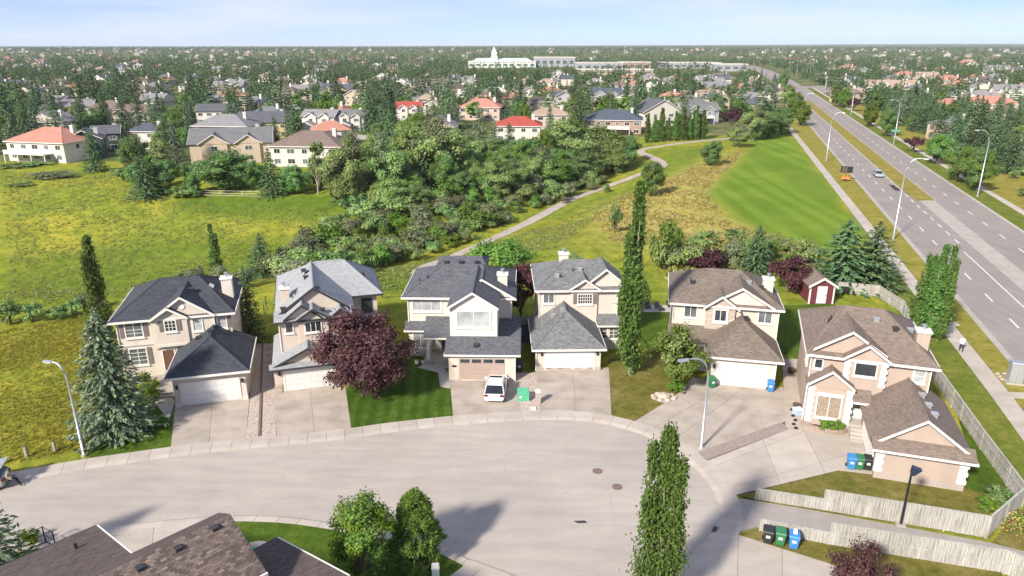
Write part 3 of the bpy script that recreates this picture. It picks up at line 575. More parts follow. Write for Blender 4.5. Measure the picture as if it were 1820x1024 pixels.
# ------------------------------------------------------------------ houses
class House:
    def __init__(s, name, label, org, ang, roof, wall, trim='wht', cat='house', group=None, z=0):
        s.root = empty(name, (org[0], org[1], z), R(ang), label, cat, group); s.roof = M[roof]; s.wall = M[wall]; s.trim = M[trim]; s.rz = []
    def P(s, mb, name, m, parent=None): return mb.build(name, m, parent or s.root)
    def walls(s, boxes, m=None, name='wall'):
        if name != 'wall':
            for b_ in boxes: s.P(MB().box(*b_), name, m or s.wall)
            return
        mb = MB()
        for b_ in boxes: mb.box(*b_)
        return s.P(mb, name, m or s.wall)
    def caps(s, segs, parent, w=.13):
        mb = MB()
        for a, b_ in segs:
            a, b_ = Vector(a), Vector(b_); d = (b_ - a).normalized(); n = d.cross(Vector((0, 0, 1))).normalized() * w; u = Vector((0, 0, 1))
            mb.hexa([a - n - u * .06, a + n - u * .06, b_ + n - u * .06, b_ - n - u * .06], [a - n * .6 + u * .045, a + n * .6 + u * .045, b_ + n * .6 + u * .045, b_ - n * .6 + u * .045])
        return s.P(mb, 'ridge_cap', s.roof, parent)
    def hip(s, x0, x1, y0, y1, z, zr, rx=None, ry=None, m=None, fascia=True, name='roof'):
        """eave rectangle at z, ridge at zr from rx[0] to rx[1] (along x) or along y when ry is given"""
        t = .17; m = m or s.roof
        if ry is None:
            ym = rx[2] if len(rx) > 2 else (y0 + y1) / 2; A, B = Vector((rx[0], ym, zr)), Vector((rx[1], ym, zr))
            faces = [[(x0, y0, z), (x1, y0, z), B, A], [(x1, y0, z), (x1, y1, z), B], [(x1, y1, z), (x0, y1, z), A, B], [(x0, y1, z), (x0, y0, z), A]]
            hips = [(A, B), (A, (x0, y0, z)), (B, (x1, y0, z)), (A, (x0, y1, z)), (B, (x1, y1, z))]
        else:
            xm = ry[2] if len(ry) > 2 else (x0 + x1) / 2; A, B = Vector((xm, ry[0], zr)), Vector((xm, ry[1], zr))
            faces = [[(x0, y0, z), (x1, y0, z), A], [(x1, y0, z), (x1, y1, z), B, A], [(x1, y1, z), (x0, y1, z), B], [(x0, y1, z), (x0, y0, z), A, B]]
            hips = [(A, B), (A, (x0, y0, z)), (A, (x1, y0, z)), (B, (x0, y1, z)), (B, (x1, y1, z))]
        mb = MB()
        for f in faces: mb.poly(f)
        mb.poly([(x0, y1, z - t), (x1, y1, z - t), (x1, y0, z - t), (x0, y0, z - t)])
        for a, b_ in (((x0, y0), (x1, y0)), ((x1, y0), (x1, y1)), ((x1, y1), (x0, y1)), ((x0, y1), (x0, y0))): mb.poly([(*a, z - t), (*b_, z - t), (*b_, z), (*a, z)])
        o = s.P(mb, name, m)
        if fascia:
            e = .07; f = MB(); f.box(x0 - e, x1 + e, y0 - e, y0 - .004, z - t - .02, z + .015); f.box(x0 - e, x1 + e, y1 + .004, y1 + e, z - t - .02, z + .015)
            f.box(x0 - e, x0 - .004, y0, y1, z - t - .02, z + .013); f.box(x1 + .004, x1 + e, y0, y1, z - t - .02, z + .013); s.P(f, 'gutter', s.trim, o)
        s.caps(hips, o)
        run = {'f': (A.y - y0), 'b': (y1 - B.y), 'l': (A.x - x0), 'r': (x1 - B.x)}; dz = zr - z
        s.rz.append((x0, x1, y0, y1, lambda x, y: z + dz * min((y - y0) / max(.1, run['f']), (y1 - y) / max(.1, run['b']), (x - x0) / max(.1, run['l']), (x1 - x) / max(.1, run['r']), 1)))
        return o
    def gable(s, xc, hw, yf, yb, ze, za, m=None, wall=None, wallz=None, ov=.35, name='gable_roof', back=False, vent=False, trim=None, side=False):
        """ridge along y from yf (front overhang edge) to yb; side=True turns it to run along x"""
        m = m or s.roof; t = .15; k = (lambda x, y, z: (x, y, z)) if not side else (lambda x, y, z: (y, x, z))
        L, A, Rr = (xc - hw, ze), (xc, za), (xc + hw, ze); mb = MB(); fl = (lambda l: l) if not side else (lambda l: l[::-1])
        def quad(a, b_, up): mb.hexa(fl([k(a[0], yf, a[1] - t), k(b_[0], yf, b_[1] - t), k(b_[0], yb, b_[1] - t), k(a[0], yb, a[1] - t)]), fl([k(a[0], yf, a[1]), k(b_[0], yf, b_[1]), k(b_[0], yb, b_[1]), k(a[0], yb, a[1])]))
        quad(L, A, 1); quad(A, Rr, 1); o = s.P(mb, name, m)
        f = MB(); w = .2; sl = (za - ze) / hw; sg = 1 if yb > yf else -1
        for yy in ([yf] + ([yb] if back else [])):
            s0 = -sg if yy == yf else sg
            for a, b_ in ((L, A), (A, Rr)):
                y_a, y_b = sorted((yy, yy + s0 * .06)); r = [(a[0], a[1] - w), (b_[0], b_[1] - w), (b_[0], b_[1] + .02), (a[0], a[1] + .02)]
                i0 = len(f.v); f.v += [k(p[0], y_a, p[1]) for p in r] + [k(p[0], y_b, p[1]) for p in r]
                for q_ in ((0, 1, 5, 4), (1, 2, 6, 5), (2, 3, 7, 6), (3, 0, 4, 7), (3, 2, 1, 0), (4, 5, 6, 7)): f.f.append(tuple(i0 + j for j in q_)); f.m.append(0)
        s.P(f, 'rake_board', M[trim] if trim else s.trim, o)
        s.caps([(k(xc, yf, za), k(xc, yb, za))], o, .11)
        w_ = MB(); yw = yf + sg * ov; zb = ze if wallz is None else wallz
        for yy in ([yw] + ([yb - sg * ov] if back else [])):
            y2 = yy + sg * (.25 if yy == yw else -.25); hwi = hw - ov * .7
            za2 = za - t - .02; ze2 = za2 - (za - ze) / hw * hwi
            pts = [(xc - hwi, zb), (xc + hwi, zb), (xc + hwi, max(zb, ze2)), (xc, za2), (xc - hwi, max(zb, ze2))]
            if ze2 <= zb + .01: pts = [(xc - hwi, zb), (xc + hwi, zb), (xc, za2)]
            i0 = len(w_.v); n = len(pts); w_.v += [k(p[0], yy, p[1]) for p in pts] + [k(p[0], y2, p[1]) for p in pts]
            w_.f.append(tuple(range(i0, i0 + n))); w_.m.append(0); w_.f.append(tuple(reversed(range(i0 + n, i0 + 2 * n)))); w_.m.append(0)
            for j in range(n): q_ = (j + 1) % n; w_.f.append((i0 + j, i0 + n + j, i0 + n + q_, i0 + q_)); w_.m.append(0)
        gw = s.P(w_, 'gable_wall', wall or s.wall)
        if vent and not side: v = MB(); v.disc((0, 0, 0), .28, .05, 14); v.xf(Matrix.Translation((xc, yw - .02, ze + (za - ze) * .48)) @ Matrix.Rotation(R(90), 4, 'X')); v.build('gable_vent', M['wht'], gw)
        if not side:
            y_lo, y_hi = min(yf, yb), max(yf, yb); s.rz.append((xc - hw, xc + hw, y_lo, y_hi, lambda x, y: za - abs(x - xc) * sl))
        return o
    def lean(s, x0, x1, y0, y1, z0, z1, m=None, sides=(0, 0)):
        """single slope from eave (y0,z0) up to wall (y1,z1); sides: hip run at left / right"""
        a, b_ = sides; t = .14; mb = MB(); top = [(x0, y0, z0), (x1, y0, z0), (x1 - b_, y1, z1), (x0 + a, y1, z1)]
        mb.hexa([(p[0], p[1], z0 - t) for p in [(x0, y0), (x1, y0), (x1, y1), (x0, y1)]], [(x0, y0, z0), (x1, y0, z0), (x1, y1, z1 if not b_ else z0), (x0, y1, z1 if not a else z0)]) if not (a or b_) else None
        if a or b_:
            mb.poly(top)
            if a: mb.poly([(x0, y1, z0), (x0, y0, z0), (x0 + a, y1, z1)])
            else: mb.poly([(x0, y0, z0 - t), (x0, y0, z0), (x0, y1, z1), (x0, y1, z0 - t)])
            if b_: mb.poly([(x1, y0, z0), (x1, y1, z0), (x1 - b_, y1, z1)])
            else: mb.poly([(x1, y0, z0), (x1, y0, z0 - t), (x1, y1, z0 - t), (x1, y1, z1)])
            mb.poly([(x0, y1, z0 - t), (x1, y1, z0 - t), (x1, y0, z0 - t), (x0, y0, z0 - t)]); mb.poly([(x0, y0, z0 - t), (x1, y0, z0 - t), (x1, y0, z0), (x0, y0, z0)])
            mb.poly([(x0, y1, z0 - t), (x0, y0, z0 - t), (x0, y0, z0), (x0, y1, z0)]); mb.poly([(x1, y0, z0 - t), (x1, y1, z0 - t), (x1, y1, z0), (x1, y0, z0)])
        o = s.P(mb, 'lower_roof', m or s.roof); e = .06
        f = MB().box(x0 - e, x1 + e, y0 - e, y0 - .004, z0 - t - .02, z0 + .015); f.box(x0 - e, x0 - .004, y0, y1, z0 - t - .02, z0 + .01); f.box(x1 + .004, x1 + e, y0, y1, z0 - t - .02, z0 + .01); s.P(f, 'gutter', s.trim, o)
        s.rz.append((x0, x1, y0, y1, lambda x, y: z0 + (z1 - z0) * (y - y0) / (y1 - y0))); return o
    def zat(s, x, y):
        z = 0
        for x0, x1, y0, y1, f in s.rz:
            if x0 <= x <= x1 and y0 <= y <= y1: z = max(z, f(x, y))
        return z
    def face(s, fc, pl): return {'F': lambda u, d, z: (u, pl - d, z), 'B': lambda u, d, z: (u, pl + d, z), 'L': lambda u, d, z: (pl - d, u, z), 'R': lambda u, d, z: (pl + d, u, z)}[fc]
    def bx(s, mb, T, u0, u1, d0, d1, z0, z1):
        a, b_ = T(u0, d0, z0), T(u1, d1, z1); mb.box(a[0], b_[0], a[1], b_[1], a[2], b_[2])
    def window(s, fc, u0, u1, z0, z1, pl, nx=2, nz=1, glass='glass_g', shut=False, sill=True, trim=None, fw=.11, hood=False):
        T = s.face(fc, pl); tr = M[trim] if trim else M['wht']; g = MB(); s.bx(g, T, u0, u1, -.05, .012, z0, z1); o = s.P(g, 'window', M[glass])
        f = MB(); s.bx(f, T, u0 - fw, u0, -.05, .07, z0 - fw, z1 + fw); s.bx(f, T, u1, u1 + fw, -.05, .07, z0 - fw, z1 + fw); s.bx(f, T, u0, u1, -.05, .07, z1, z1 + fw); s.bx(f, T, u0, u1, -.05, .07, z0 - fw, z0); s.P(f, 'frame', tr, o)
        if nx > 1 or nz > 1:
            q_ = MB(); w = .03
            for k in range(1, nx): c = u0 + (u1 - u0) * k / nx; s.bx(q_, T, c - w, c + w, .0, .04, z0, z1)
            for k in range(1, nz): c = z0 + (z1 - z0) * k / nz; s.bx(q_, T, u0, u1, .0, .036, c - w * .7, c + w * .7)
            s.P(q_, 'muntin', tr, o)
        if sill: q_ = MB(); s.bx(q_, T, u0 - fw - .06, u1 + fw + .06, -.02, .13, z0 - fw - .12, z0 - fw - .003); s.P(q_, 'sill', tr, o)
        if hood: q_ = MB(); s.bx(q_, T, u0 - fw - .06, u1 + fw + .06, -.02, .13, z1 + fw + .003, z1 + fw + .2); s.P(q_, 'head_trim', tr, o)
        if shut:
            for a, b_ in ((u0 - fw - .42, u0 - fw - .02), (u1 + fw + .02, u1 + fw + .42)): q_ = MB(); s.bx(q_, T, a, b_, -.02, .05, z0 - .05, z1 + .05); s.P(q_, 'shutter', M['shutter'], o)
        return o
    def gdoor(s, u0, u1, z0, z1, pl, m='gdw', fc='F', lites=False, rows=4, cols=8, arch=0):
        T = s.face(fc, pl); q_ = MB(); s.bx(q_, T, u0, u1, -.1, .01, z0, z1); o = s.P(q_, 'garage_door', M[m]); hh = (z1 - z0) / rows
        for r in range(rows):
            a = z0 + r * hh + .012; b_ = z0 + (r + 1) * hh - .012; p = MB(); s.bx(p, T, u0 + .01, u1 - .01, 0, .035, a, b_); w = (u1 - u0) / cols
            if not (lites and r == rows - 1):
                for c in range(cols): s.bx(p, T, u0 + c * w + .09, u0 + (c + 1) * w - .09, .03, .05, a + .1, b_ - .1)
            pp_ = s.P(p, 'door_panel', M[m], o)
            if lites and r == rows - 1:
                for c in range(4): g = MB(); w4 = (u1 - u0) / 4; s.bx(g, T, u0 + c * w4 + .12, u0 + (c + 1) * w4 - .12, .03, .05, a + .09, b_ - .09); s.P(g, 'pane', M['glass'], o)
        f = MB(); s.bx(f, T, u0 - .12, u0 - .001, -.05, .06, z0, z1 + .12); s.bx(f, T, u1 + .001, u1 + .12, -.05, .06, z0, z1 + .12); s.bx(f, T, u0, u1, -.05, .06, z1 + .001, z1 + .12); s.P(f, 'frame', M['wht'], o)
        return o
    def door(s, fc, u0, u1, z0, z1, pl, m='door_d', lite=True):
        T = s.face(fc, pl); q_ = MB(); s.bx(q_, T, u0, u1, -.04, .03, z0, z1); o = s.P(q_, 'front_door', M[m])
        f = MB(); s.bx(f, T, u0 - .1, u0 - .001, -.04, .06, z0, z1 + .1); s.bx(f, T, u1 + .001, u1 + .1, -.04, .06, z0, z1 + .1); s.bx(f, T, u0, u1, -.04, .06, z1 + .001, z1 + .1); s.P(f, 'frame', M['wht'], o)
        if lite: g = MB(); s.bx(g, T, u0 + .15, u1 - .15, .03, .045, z0 + .9, z1 - .15); s.P(g, 'pane', M['glass'], o)
        k = MB(); s.bx(k, T, u1 - .13, u1 - .07, .03, .1, z0 + .95, z0 + 1.08); s.P(k, 'handle', M['silver'], o)
    def chimney(s, x, y, z0, z1, w=.5, d=.45, m='cream_pale'):
        z1 -= .45
        q_ = MB().box(x - w, x + w, y - d, y + d, z0, z1); o = s.P(q_, 'chimney', M[m]); s.P(MB().box(x - w - .1, x + w + .1, y - d - .1, y + d + .1, z1 - .02, z1 + .14), 'cap', M['wht'], o)
        s.P(MB().tube([(x, y, z1 + .1), (x, y, z1 + .5)], .13, 10).disc((x, y, z1 + .47), .2, .12, 10), 'flue', M['metal'], o)
    def vents(s, pts, m='vent'):
        for x, y in pts:
            z = s.zat(x, y); o = s.P(MB().box(x - .2, x + .2, y - .2, y + .2, z - .12, z + .2).box(x - .26, x + .26, y - .26, y + .26, z + .201, z + .25), 'roof_vent', M[m])
    def pipe(s, x, y, h=.45):
        z = s.zat(x, y); s.P(MB().tube([(x, y, z - .1), (x, y, z + h)], .06, 8), 'vent_pipe', M['vent'])
    def quoins(s, x0, x1, y0, z0, z1, ydepth=.5):
        n = int((z1 - z0) / .3)
        for k in range(n):
            a = z0 + k * (z1 - z0) / n; e = .0 if k % 2 else .1
            s.P(MB().box(x0 - .04 - e * .3, x1 + e, y0 - .05, y0 + ydepth * (.5 + (k % 2) * .3), a + .02, a + (z1 - z0) / n - .02), 'quoin', M['wht'])
    def band(s, x0, x1, y, z, h=.18, m=None): s.P(MB().box(x0, x1, y - .07, y + .02, z, z + h), 'trim_band', m or s.trim)
    def lamp(s, x, y, z): s.P(MB().box(x - .09, x + .09, y - .16, y - .002, z, z + .32).box(x - .06, x + .06, y - .2, y - .05, z + .321, z + .4), 'wall_lamp', M['black'])

# house at the left end: charcoal roof, cream stucco
h = House('house', 'cream two storey house with charcoal roof beside the blue spruce', (-30.25, 56.97), 14.8, 'r1', 'cream'); FR = 'houses around the cul-de-sac'; h.root['group'] = FR
h.walls([(0, 6.12, 0, 7.0, 0, 3.05), (-5.55, 4.65, 6.55, 16.6, 0, 6.4), (-2.1, .75, 6.12, 6.6, 3.55, 6.6), (-2.5, 3.1, 6.3, 6.6, 3.4, 6.6)])
h.walls([(-5.58, -2.2, 6.5, 6.56, 0, .55)], M['base'], 'foundation')
h.hip(-6.05, 5.1, 6.1, 17.0, 6.5, 8.85, rx=(-2.2, 1.4)); h.gable(.45, 2.9, 5.95, 11.4, 6.5, 8.55, wallz=6.3, vent=True); h.gable(-.75, 1.68, 5.72, 9, 6.55, 7.62, wallz=6.3)
h.hip(-.5, 6.6, -.45, 7.6, 3.15, 5.35, ry=(3.3, 6.4))
h.gdoor(.62, 5.5, .2, 2.3, 0); h.lamp(.3, 0, 1.9); h.lamp(5.82, 0, 1.9); h.walls([(-.03, .45, -.06, -.004, 0, .5), (5.68, 6.15, -.06, -.004, 0, .5)], M['pale'], 'plinth')
h.window('F', -4.75, -3.35, 4.75, 6.15, 6.55, 2, 4, 'glass_g', True); h.window('F', -4.75, -3.35, 1.9, 3.5, 6.55, 2, 4, 'glass_g', True); h.window('F', -1.2, -.3, 5.2, 6.2, 6.12, 3, 3, 'glass', True); h.window('F', 1.25, 2.0, 4.95, 6.2, 6.3, 1, 2, 'glass_b'); h.window('F', 3.42, 4.15, 4.9, 6.15, 6.55, 1, 2, 'glass_b', True)
h.window('R', 9, 10.2, 4.6, 5.8, 4.65); h.door('F', -1.9, -.9, 1.0, 3.1, 6.55, 'brown', False); h.band(-5.6, -2.1, 6.5, 3.85, .2, M['cream_pale']); h.band(-2.1, .75, 6.1, 3.62, .22, M['cream_pale'])
h.chimney(4.2, 10.2, 6, 9.25); h.vents([(1.0, 9.0), (3.0, 4.6), (1.8, 4.9)]); h.P(MB().hexa([(2.5, 9.9, h.zat(2.5, 9.9)), (2.9, 9.9, h.zat(2.9, 9.9)), (2.9, 10.8, h.zat(2.9, 10.8)), (2.5, 10.8, h.zat(2.5, 10.8))], [(2.5, 9.9, h.zat(2.5, 9.9) + .08), (2.9, 9.9, h.zat(2.9, 9.9) + .08), (2.9, 10.8, h.zat(2.9, 10.8) + .08), (2.5, 10.8, h.zat(2.5, 10.8) + .08)]), 'skylight', M['wht'])
h.walls([(-2.1, -.1, 3.2, 6.4, 0, .75)], M['conc3'], 'porch')
for k in range(3): h.P(MB().box(-1.9, -.2, 2.9 - .35 * k, 3.2 - .35 * k, 0, .62 - .18 * k), 'step', M['conc3'])

# pale grey roof
h = House('house', 'beige two storey house with pale grey shingles and dark gable trim', (-22.11, 59.67), 16.4, 'r2', 'beige', 'dktrim', group=FR)
h.walls([(0, 6.3, 0, 8, 0, 2.65), (.85, 7.2, 2.25, 9, 0, 6.45), (.85, 10.5, 7.7, 15.8, 0, 6.45), (2.6, 5.3, 2.0, 2.3, 3.0, 6.7)])
h.hip(.4, 11.1, 7.2, 16.2, 6.5, 9.2, rx=(4.6, 7.6)); h.gable(4.2, 3.75, 3.0, 12, 6.55, 9.2, wallz=6.2, trim='dktrim'); h.gable(3.0, 1.75, 1.75, 6, 6.65, 8.0, wallz=6.2, trim='dktrim'); h.gable(3.95, 1.55, 1.45, 5, 6.6, 7.6, wallz=6.2, trim='dktrim'); h.gable(6.5, 1.1, 1.9, 6, 6.4, 7.2, wallz=6.2, trim='dktrim')
h.lean(.4, 7.6, 1.75, 3.4, 6.45, 6.95)
h.gable(3.2, 3.3, -.1, 8, 2.75, 4.35, wallz=2.6, trim='dktrim'); h.lean(-.35, 6.7, -.5, .3, 2.68, 2.95)
h.lean(6.4, 10.2, 3.2, 7.7, 3.0, 4.4); h.walls([(6.3, 9.8, 4.0, 7.7, 0, 2.9)])
h.gdoor(.95, 5.75, .2, 2.3, 0); h.lamp(.5, 0, 1.9); h.walls([(-.03, .6, -.08, -.004, 0, 1.0)], M['stone'], 'stone_base')
h.window('F', 1.4, 2.0, 5.2, 6.1, 2.25, 1, 1, 'glass', trim='wht'); h.window('F', 3.2, 4.6, 5.15, 6.1, 2.0, 3, 1, 'glass'); h.window('F', 9.0, 9.9, 4.5, 5.9, 7.7, 1, 2, 'glass', trim='dktrim'); h.window('F', 7.0, 8.6, 1.0, 2.4, 4.0, 2, 1); h.window('L', 5, 6.2, 4.6, 5.8, .85)
h.chimney(1.5, 5.6, 5.5, 9.0, w=.42, d=.4, m='beige'); h.vents([(3.6, 7.5), (3.7, 9.0), (3.4, 10.4), (9.4, 10), (1.3, 3.2), (4.6, 3.4), (4.9, 2.4)], 'vent'); h.pipe(2.2, 4.6); h.pipe(2.5, 4.9)

# slate roof with bonus room over a taupe garage
h = House('house', 'pale house with slate roof and boxed room over a taupe garage door', (-6.08, 62.44), -1.3, 'r3', 'cream_pale', group=FR)
h.walls([(0, 6.32, 0, 7, 0, 2.9), (-4.9, 5.8, 6.4, 15.4, 0, 6.42), (2.5, 5.75, 6.2, 6.5, 3, 6.42)]); h.walls([(.0, 4.6, 1.7, 7, 2.9, 7.1)], M['pale'], 'bonus_room')
h.hip(-5.4, 6.2, 5.9, 15.8, 6.5, 8.75, rx=(-1.6, 2.6, 10.2)); h.gable(2.25, 2.5, 1.3, 10.4, 7.1, 8.7, wall=M['pale'], wallz=6.9); h.gable(2.9, 3.5, 5.7, 10.2, 6.5, 8.6, wallz=6.3)
h.hip(-2.4, 3.2, 10.4, 14.6, 8.35, 9.0, rx=(-1.5, 2.4), fascia=False)
h.lean(-.4, 6.85, -.4, 1.72, 2.98, 4.05); h.lean(4.6, 6.85, 1.7, 6.5, 2.98, 4.3); h.lean(-5.2, -2.4, 5.5, 6.42, 3.0, 3.75); h.lean(-3.0, -.05, 3.6, 6.42, 3.0, 4.3, sides=(.0, 0))
h.walls([(-4.8, -2.5, 5.9, 6.45, 0, 2.9)]); h.P(MB().box(-2.75, -2.4, 3.85, 4.2, 0, 2.9), 'porch_post', M['wht']); h.walls([(-3.0, -.05, 3.6, 6.4, 0, .5)], M['conc3'], 'porch')
for k in range(3): h.P(MB().box(-1.9, -.1, 3.3 - .33 * k, 3.6 - .33 * k, 0, .42 - .13 * k), 'step', M['conc3'])
h.walls([(-.03, .9, -.09, -.004, 0, 2.55), (5.55, 6.36, -.09, -.004, 0, 2.55)], M['stone_pale'], 'stone_veneer'); h.walls([(6.324, 6.4, 0, 1.6, 0, 2.55)], M['stone_pale'], 'stone_veneer')
h.gdoor(.98, 5.45, .2, 2.45, 0, 'gdt', lites=True); h.P(MB().box(.28, .72, -.12, -.095, 1.55, 1.75), 'house_number', M['black'])
h.window('F', .75, 3.85, 5.1, 6.6, 1.7, 2, 1, 'glass_b', fw=.18); h.window('F', -4.3, -1.5, 4.95, 6.1, 6.4, 3, 1, 'glass_b', fw=.16); h.window('F', -4.3, -2.9, 1.0, 2.5, 5.9, 2, 1, 'glass_b'); h.door('F', -1.5, -.6, .5, 2.6, 6.4, 'door_d'); h.window('R', 8, 9.2, 4.6, 5.8, 5.8)
h.chimney(4.9, 8.4, 6.5, 8.75); h.vents([(-1.3, 11.2), (.3, 11.2), (2.0, 11.2), (2.6, .6)]); h.pipe(-3.8, 8.2); h.pipe(-3.0, 8.3)

# mid grey roof, plain white garage door
h = House('house', 'cream house with mottled grey hip roofs left of the tall poplar', (2.45, 64.51), 1.4, 'r4', 'cream', group=FR)
h.walls([(0, 6.4, 0, 7.4, 0, 2.5), (.65, 9.0, 6.5, 15.3, 0, 6.42), (3.9, 6.8, 6.3, 6.6, 2.8, 6.6), (6.9, 9.3, 5.4, 6.6, 0, 2.85)]); h.walls([(-.04, 6.44, -.05, -.004, 0, .45)], M['base'], 'foundation')
h.hip(.15, 9.45, 6.05, 15.7, 6.5, 8.45, rx=(3.7, 7.2)); h.gable(7.65, 2.15, 6.3, 11, 7.0, 8.75, wallz=6.4); h.gable(5.4, 1.75, 5.95, 9.5, 6.55, 7.72, wallz=6.3)
h.hip(-.45, 6.85, -.45, 8.0, 2.6, 5.15, ry=(3.6, 7.2)); h.lean(6.75, 9.6, 4.95, 6.55, 2.9, 3.7, sides=(0, .6))
h.gdoor(.95, 5.7, .2, 2.3, 0); h.lamp(.5, 0, 1.8); h.lamp(6.05, 0, 1.8); h.window('F', 1.1, 2.15, 5.0, 5.95, 6.5, 2, 1, 'glass_g'); h.window('F', 4.75, 6.2, 4.95, 5.95, 6.3, 6, 3, 'glass', True); h.window('F', 8.1, 9.0, 1.3, 2.5, 5.4, 2, 3); h.window('F', 7.1, 7.8, 1.3, 2.5, 5.4, 1, 3)
h.chimney(3.6, 11.6, 7, 9.4); h.vents([(2.6, 8.2), (1.9, 4.4), (2.9, 4.2), (5.2, 9.2)], 'silver'); h.pipe(4.4, 9.0); h.pipe(3.0, 8.0)
h.P(MB().box(-1.7, -.1, 7.5, 9.2, 0, 2.1).box(-1.9, .0, 7.3, 9.4, 2.1, 2.25), 'side_shed', M['r3'])

# taupe roof with stone bay
h = House('house', 'cream house with taupe roof and stone gable bay behind the street lamp', (19.02, 61.63), -12.0, 'r5', 'cream', group=FR)
h.walls([(0, 5.78, 0, 7, 0, 3.0), (-3.85, 6.3, 4.95, 14.3, 0, 6.42)]); h.walls([(-.6, 2.2, 4.6, 5.0, 3.0, 6.4)], M['stone'], 'stone_bay')
h.hip(-4.3, 6.75, 4.5, 14.7, 6.5, 8.8, rx=(-.6, 2.8)); h.gable(2.7, 3.2, 4.55, 9.6, 6.6, 8.5, wallz=6.3, vent=True); h.gable(.85, 1.75, 4.15, 8, 6.35, 7.65, wall=M['stone'], wallz=6.2)
h.hip(-.6, 6.4, -.45, 7.2, 3.15, 5.6, ry=(3.4, 6.2)); h.lean(-4.2, .6, 2.4, 4.98, 3.1, 4.15, sides=(.0, 0)); h.walls([(-3.9, .2, 3.0, 4.96, 0, 3.0)])
h.gdoor(.55, 5.15, .2, 2.35, 0); h.lamp(.25, 0, 1.9); h.window('F', -2.65, -1.5, 5.0, 6.1, 4.95, 2, 1, 'glass_g'); h.window('F', .3, 1.35, 4.95, 6.05, 4.6, 2, 1, 'glass', fw=.2); h.window('F', 4.5, 5.7, 4.95, 6.0, 4.95, 2, 1, 'glass_g'); h.window('F', -3.3, -1.9, 1.0, 2.5, 3.0, 2, 2, 'glass_b')
h.chimney(5.6, 9.0, 6.5, 8.7); h.vents([(3.6, 7.8)], 'silver'); h.vents([(-2.0, 7.4), (4.8, 7.6), (3.2, 4.4)]); h.pipe(-2.2, 7.6)

# warm taupe house on the right, garage turned to its driveway
h = House('house', 'taupe stucco house with white corner quoins and side facing garage', (27.31, 46.11), -17.7, 'r6', 'taupe', group=FR)
h.walls([(0, 5.95, 0, 8, 0, 2.7), (-4.5, 4.5, 7.6, 17.8, 0, 6.42), (-1.95, 1.15, 7.2, 7.65, 3.4, 6.7), (-4.45, -1.1, 6.6, 7.65, 0, 4.1)]); h.walls([(-.02, 5.97, -.06, -.004, 0, .6), (-4.48, -1.08, 6.54, 6.596, 0, .6)], M['base'], 'foundation')
h.hip(-5.0, 4.95, 7.15, 18.2, 6.5, 9.2, rx=(-1.9, 1.3)); h.gable(-1.7, 2.8, 7.3, 12.5, 7.0, 8.85, wallz=6.4); h.gable(-.4, 1.8, 6.75, 11, 6.7, 8.0, wallz=6.4); h.gable(-2.9, 1.85, 6.2, 8.0, 4.2, 5.6, wallz=3.9)
h.gable(2.95, 3.42, .25, 9.2, 2.78, 5.25, wallz=2.6); h.lean(-.47, 6.37, -.5, .62, 2.7, 3.3); h.lean(-1.1, .3, 6.0, 7.62, 3.2, 4.1)
h.gdoor(1.2, 6.0, .2, 2.3, 0, fc='L'); h.quoins(-.02, .42, 0, .6, 2.6); h.quoins(5.5, 5.97, 0, .6, 2.6); h.quoins(-4.47, -4.05, 6.6, .6, 3.9); h.quoins(-1.5, -1.08, 6.6, .6, 3.9); h.quoins(-1.97, -1.6, 7.2, 4.5, 6.4, .4); h.quoins(.8, 1.17, 7.2, 4.2, 6.4, .4)
h.window('F', -3.7, -1.9, 1.2, 3.1, 6.6, 2, 1, 'curtain', hood=True); h.window('F', -1.15, .4, 5.15, 6.2, 7.2, 1, 1, 'glass', hood=True); h.window('F', -4.2, -3.65, 5.2, 5.95, 7.6, 1, 1, 'glass'); h.window('F', 3.3, 4.05, 5.0, 6.0, 7.6, 1, 2, 'glass_b'); h.window('L', 10, 11.2, 4.4, 5.6, -4.5)
h.door('F', -.95, -.1, 1.0, 3.0, 7.6, 'gdw'); h.walls([(-1.05, -.05, 6.3, 7.58, 0, 1.0)], M['conc3'], 'porch')
for k in range(4): h.P(MB().box(-1.0, -.05, 5.95 - .32 * k, 6.27 - .32 * k, 0, .82 - .2 * k), 'step', M['conc3'])
h.chimney(4.1, 10.6, 6, 8.8, m='taupe'); h.vents([(3.5, 5.2), (3.7, 3.8), (3.9, 2.6), (3.6, 12.6), (.6, 11.4)], 'silver'); h.vents([(2.0, 10.6)]); h.pipe(-3.2, 11.0); h.pipe(-3.0, 11.3)

# foreground house: three brown roofs in a row
E1 = Vector((.69, .724, 0)); E2 = Vector((.724, -.69, 0)); UPZ = Vector((0, 0, 1))
fh = empty('house', (-18, 24, 0), 0, 'dark brown shingled house roofs at the bottom left corner', 'house', FR); F0 = Vector((-18, 24, 0))
def slope_roof(name, A, le, ln, rise, m):
    """A: far eave corner; runs le back along -E1 and climbs rise over ln along E2"""
    a = A - F0; b_ = a - E1 * le; c = b_ + E2 * ln + UPZ * rise; d = a + E2 * ln + UPZ * rise; t = UPZ * .16
    mb = MB(); mb.hexa([b_ - t, c - t, d - t, a - t], [b_, c, d, a]); o = mb.build(name, m, fh)
    w = E1 * .07; f = MB().hexa([a - t * 1.4, d - t * 1.4, d - t * 1.4 + w, a - t * 1.4 + w], [a + UPZ * .02, d + UPZ * .02, d + w + UPZ * .02, a + w + UPZ * .02]); f.build('rake_board', M['wht'], o)
    w2 = -E2 * .08; g = MB().hexa([a - t * 1.3 + w2, a - t * 1.3, b_ - t * 1.3, b_ - t * 1.3 + w2], [a + w2, a, b_, b_ + w2]); g.build('gutter', M['black'], o); return o
lr = slope_roof('left_roof', Vector((-23.3, 33.3, 5.5)), 13, 9.2, 2.2, M['r7']); rr = slope_roof('right_roof', Vector((-13.1, 32.9, 5.0)), 6, 7.2, 1.7, M['r7'])
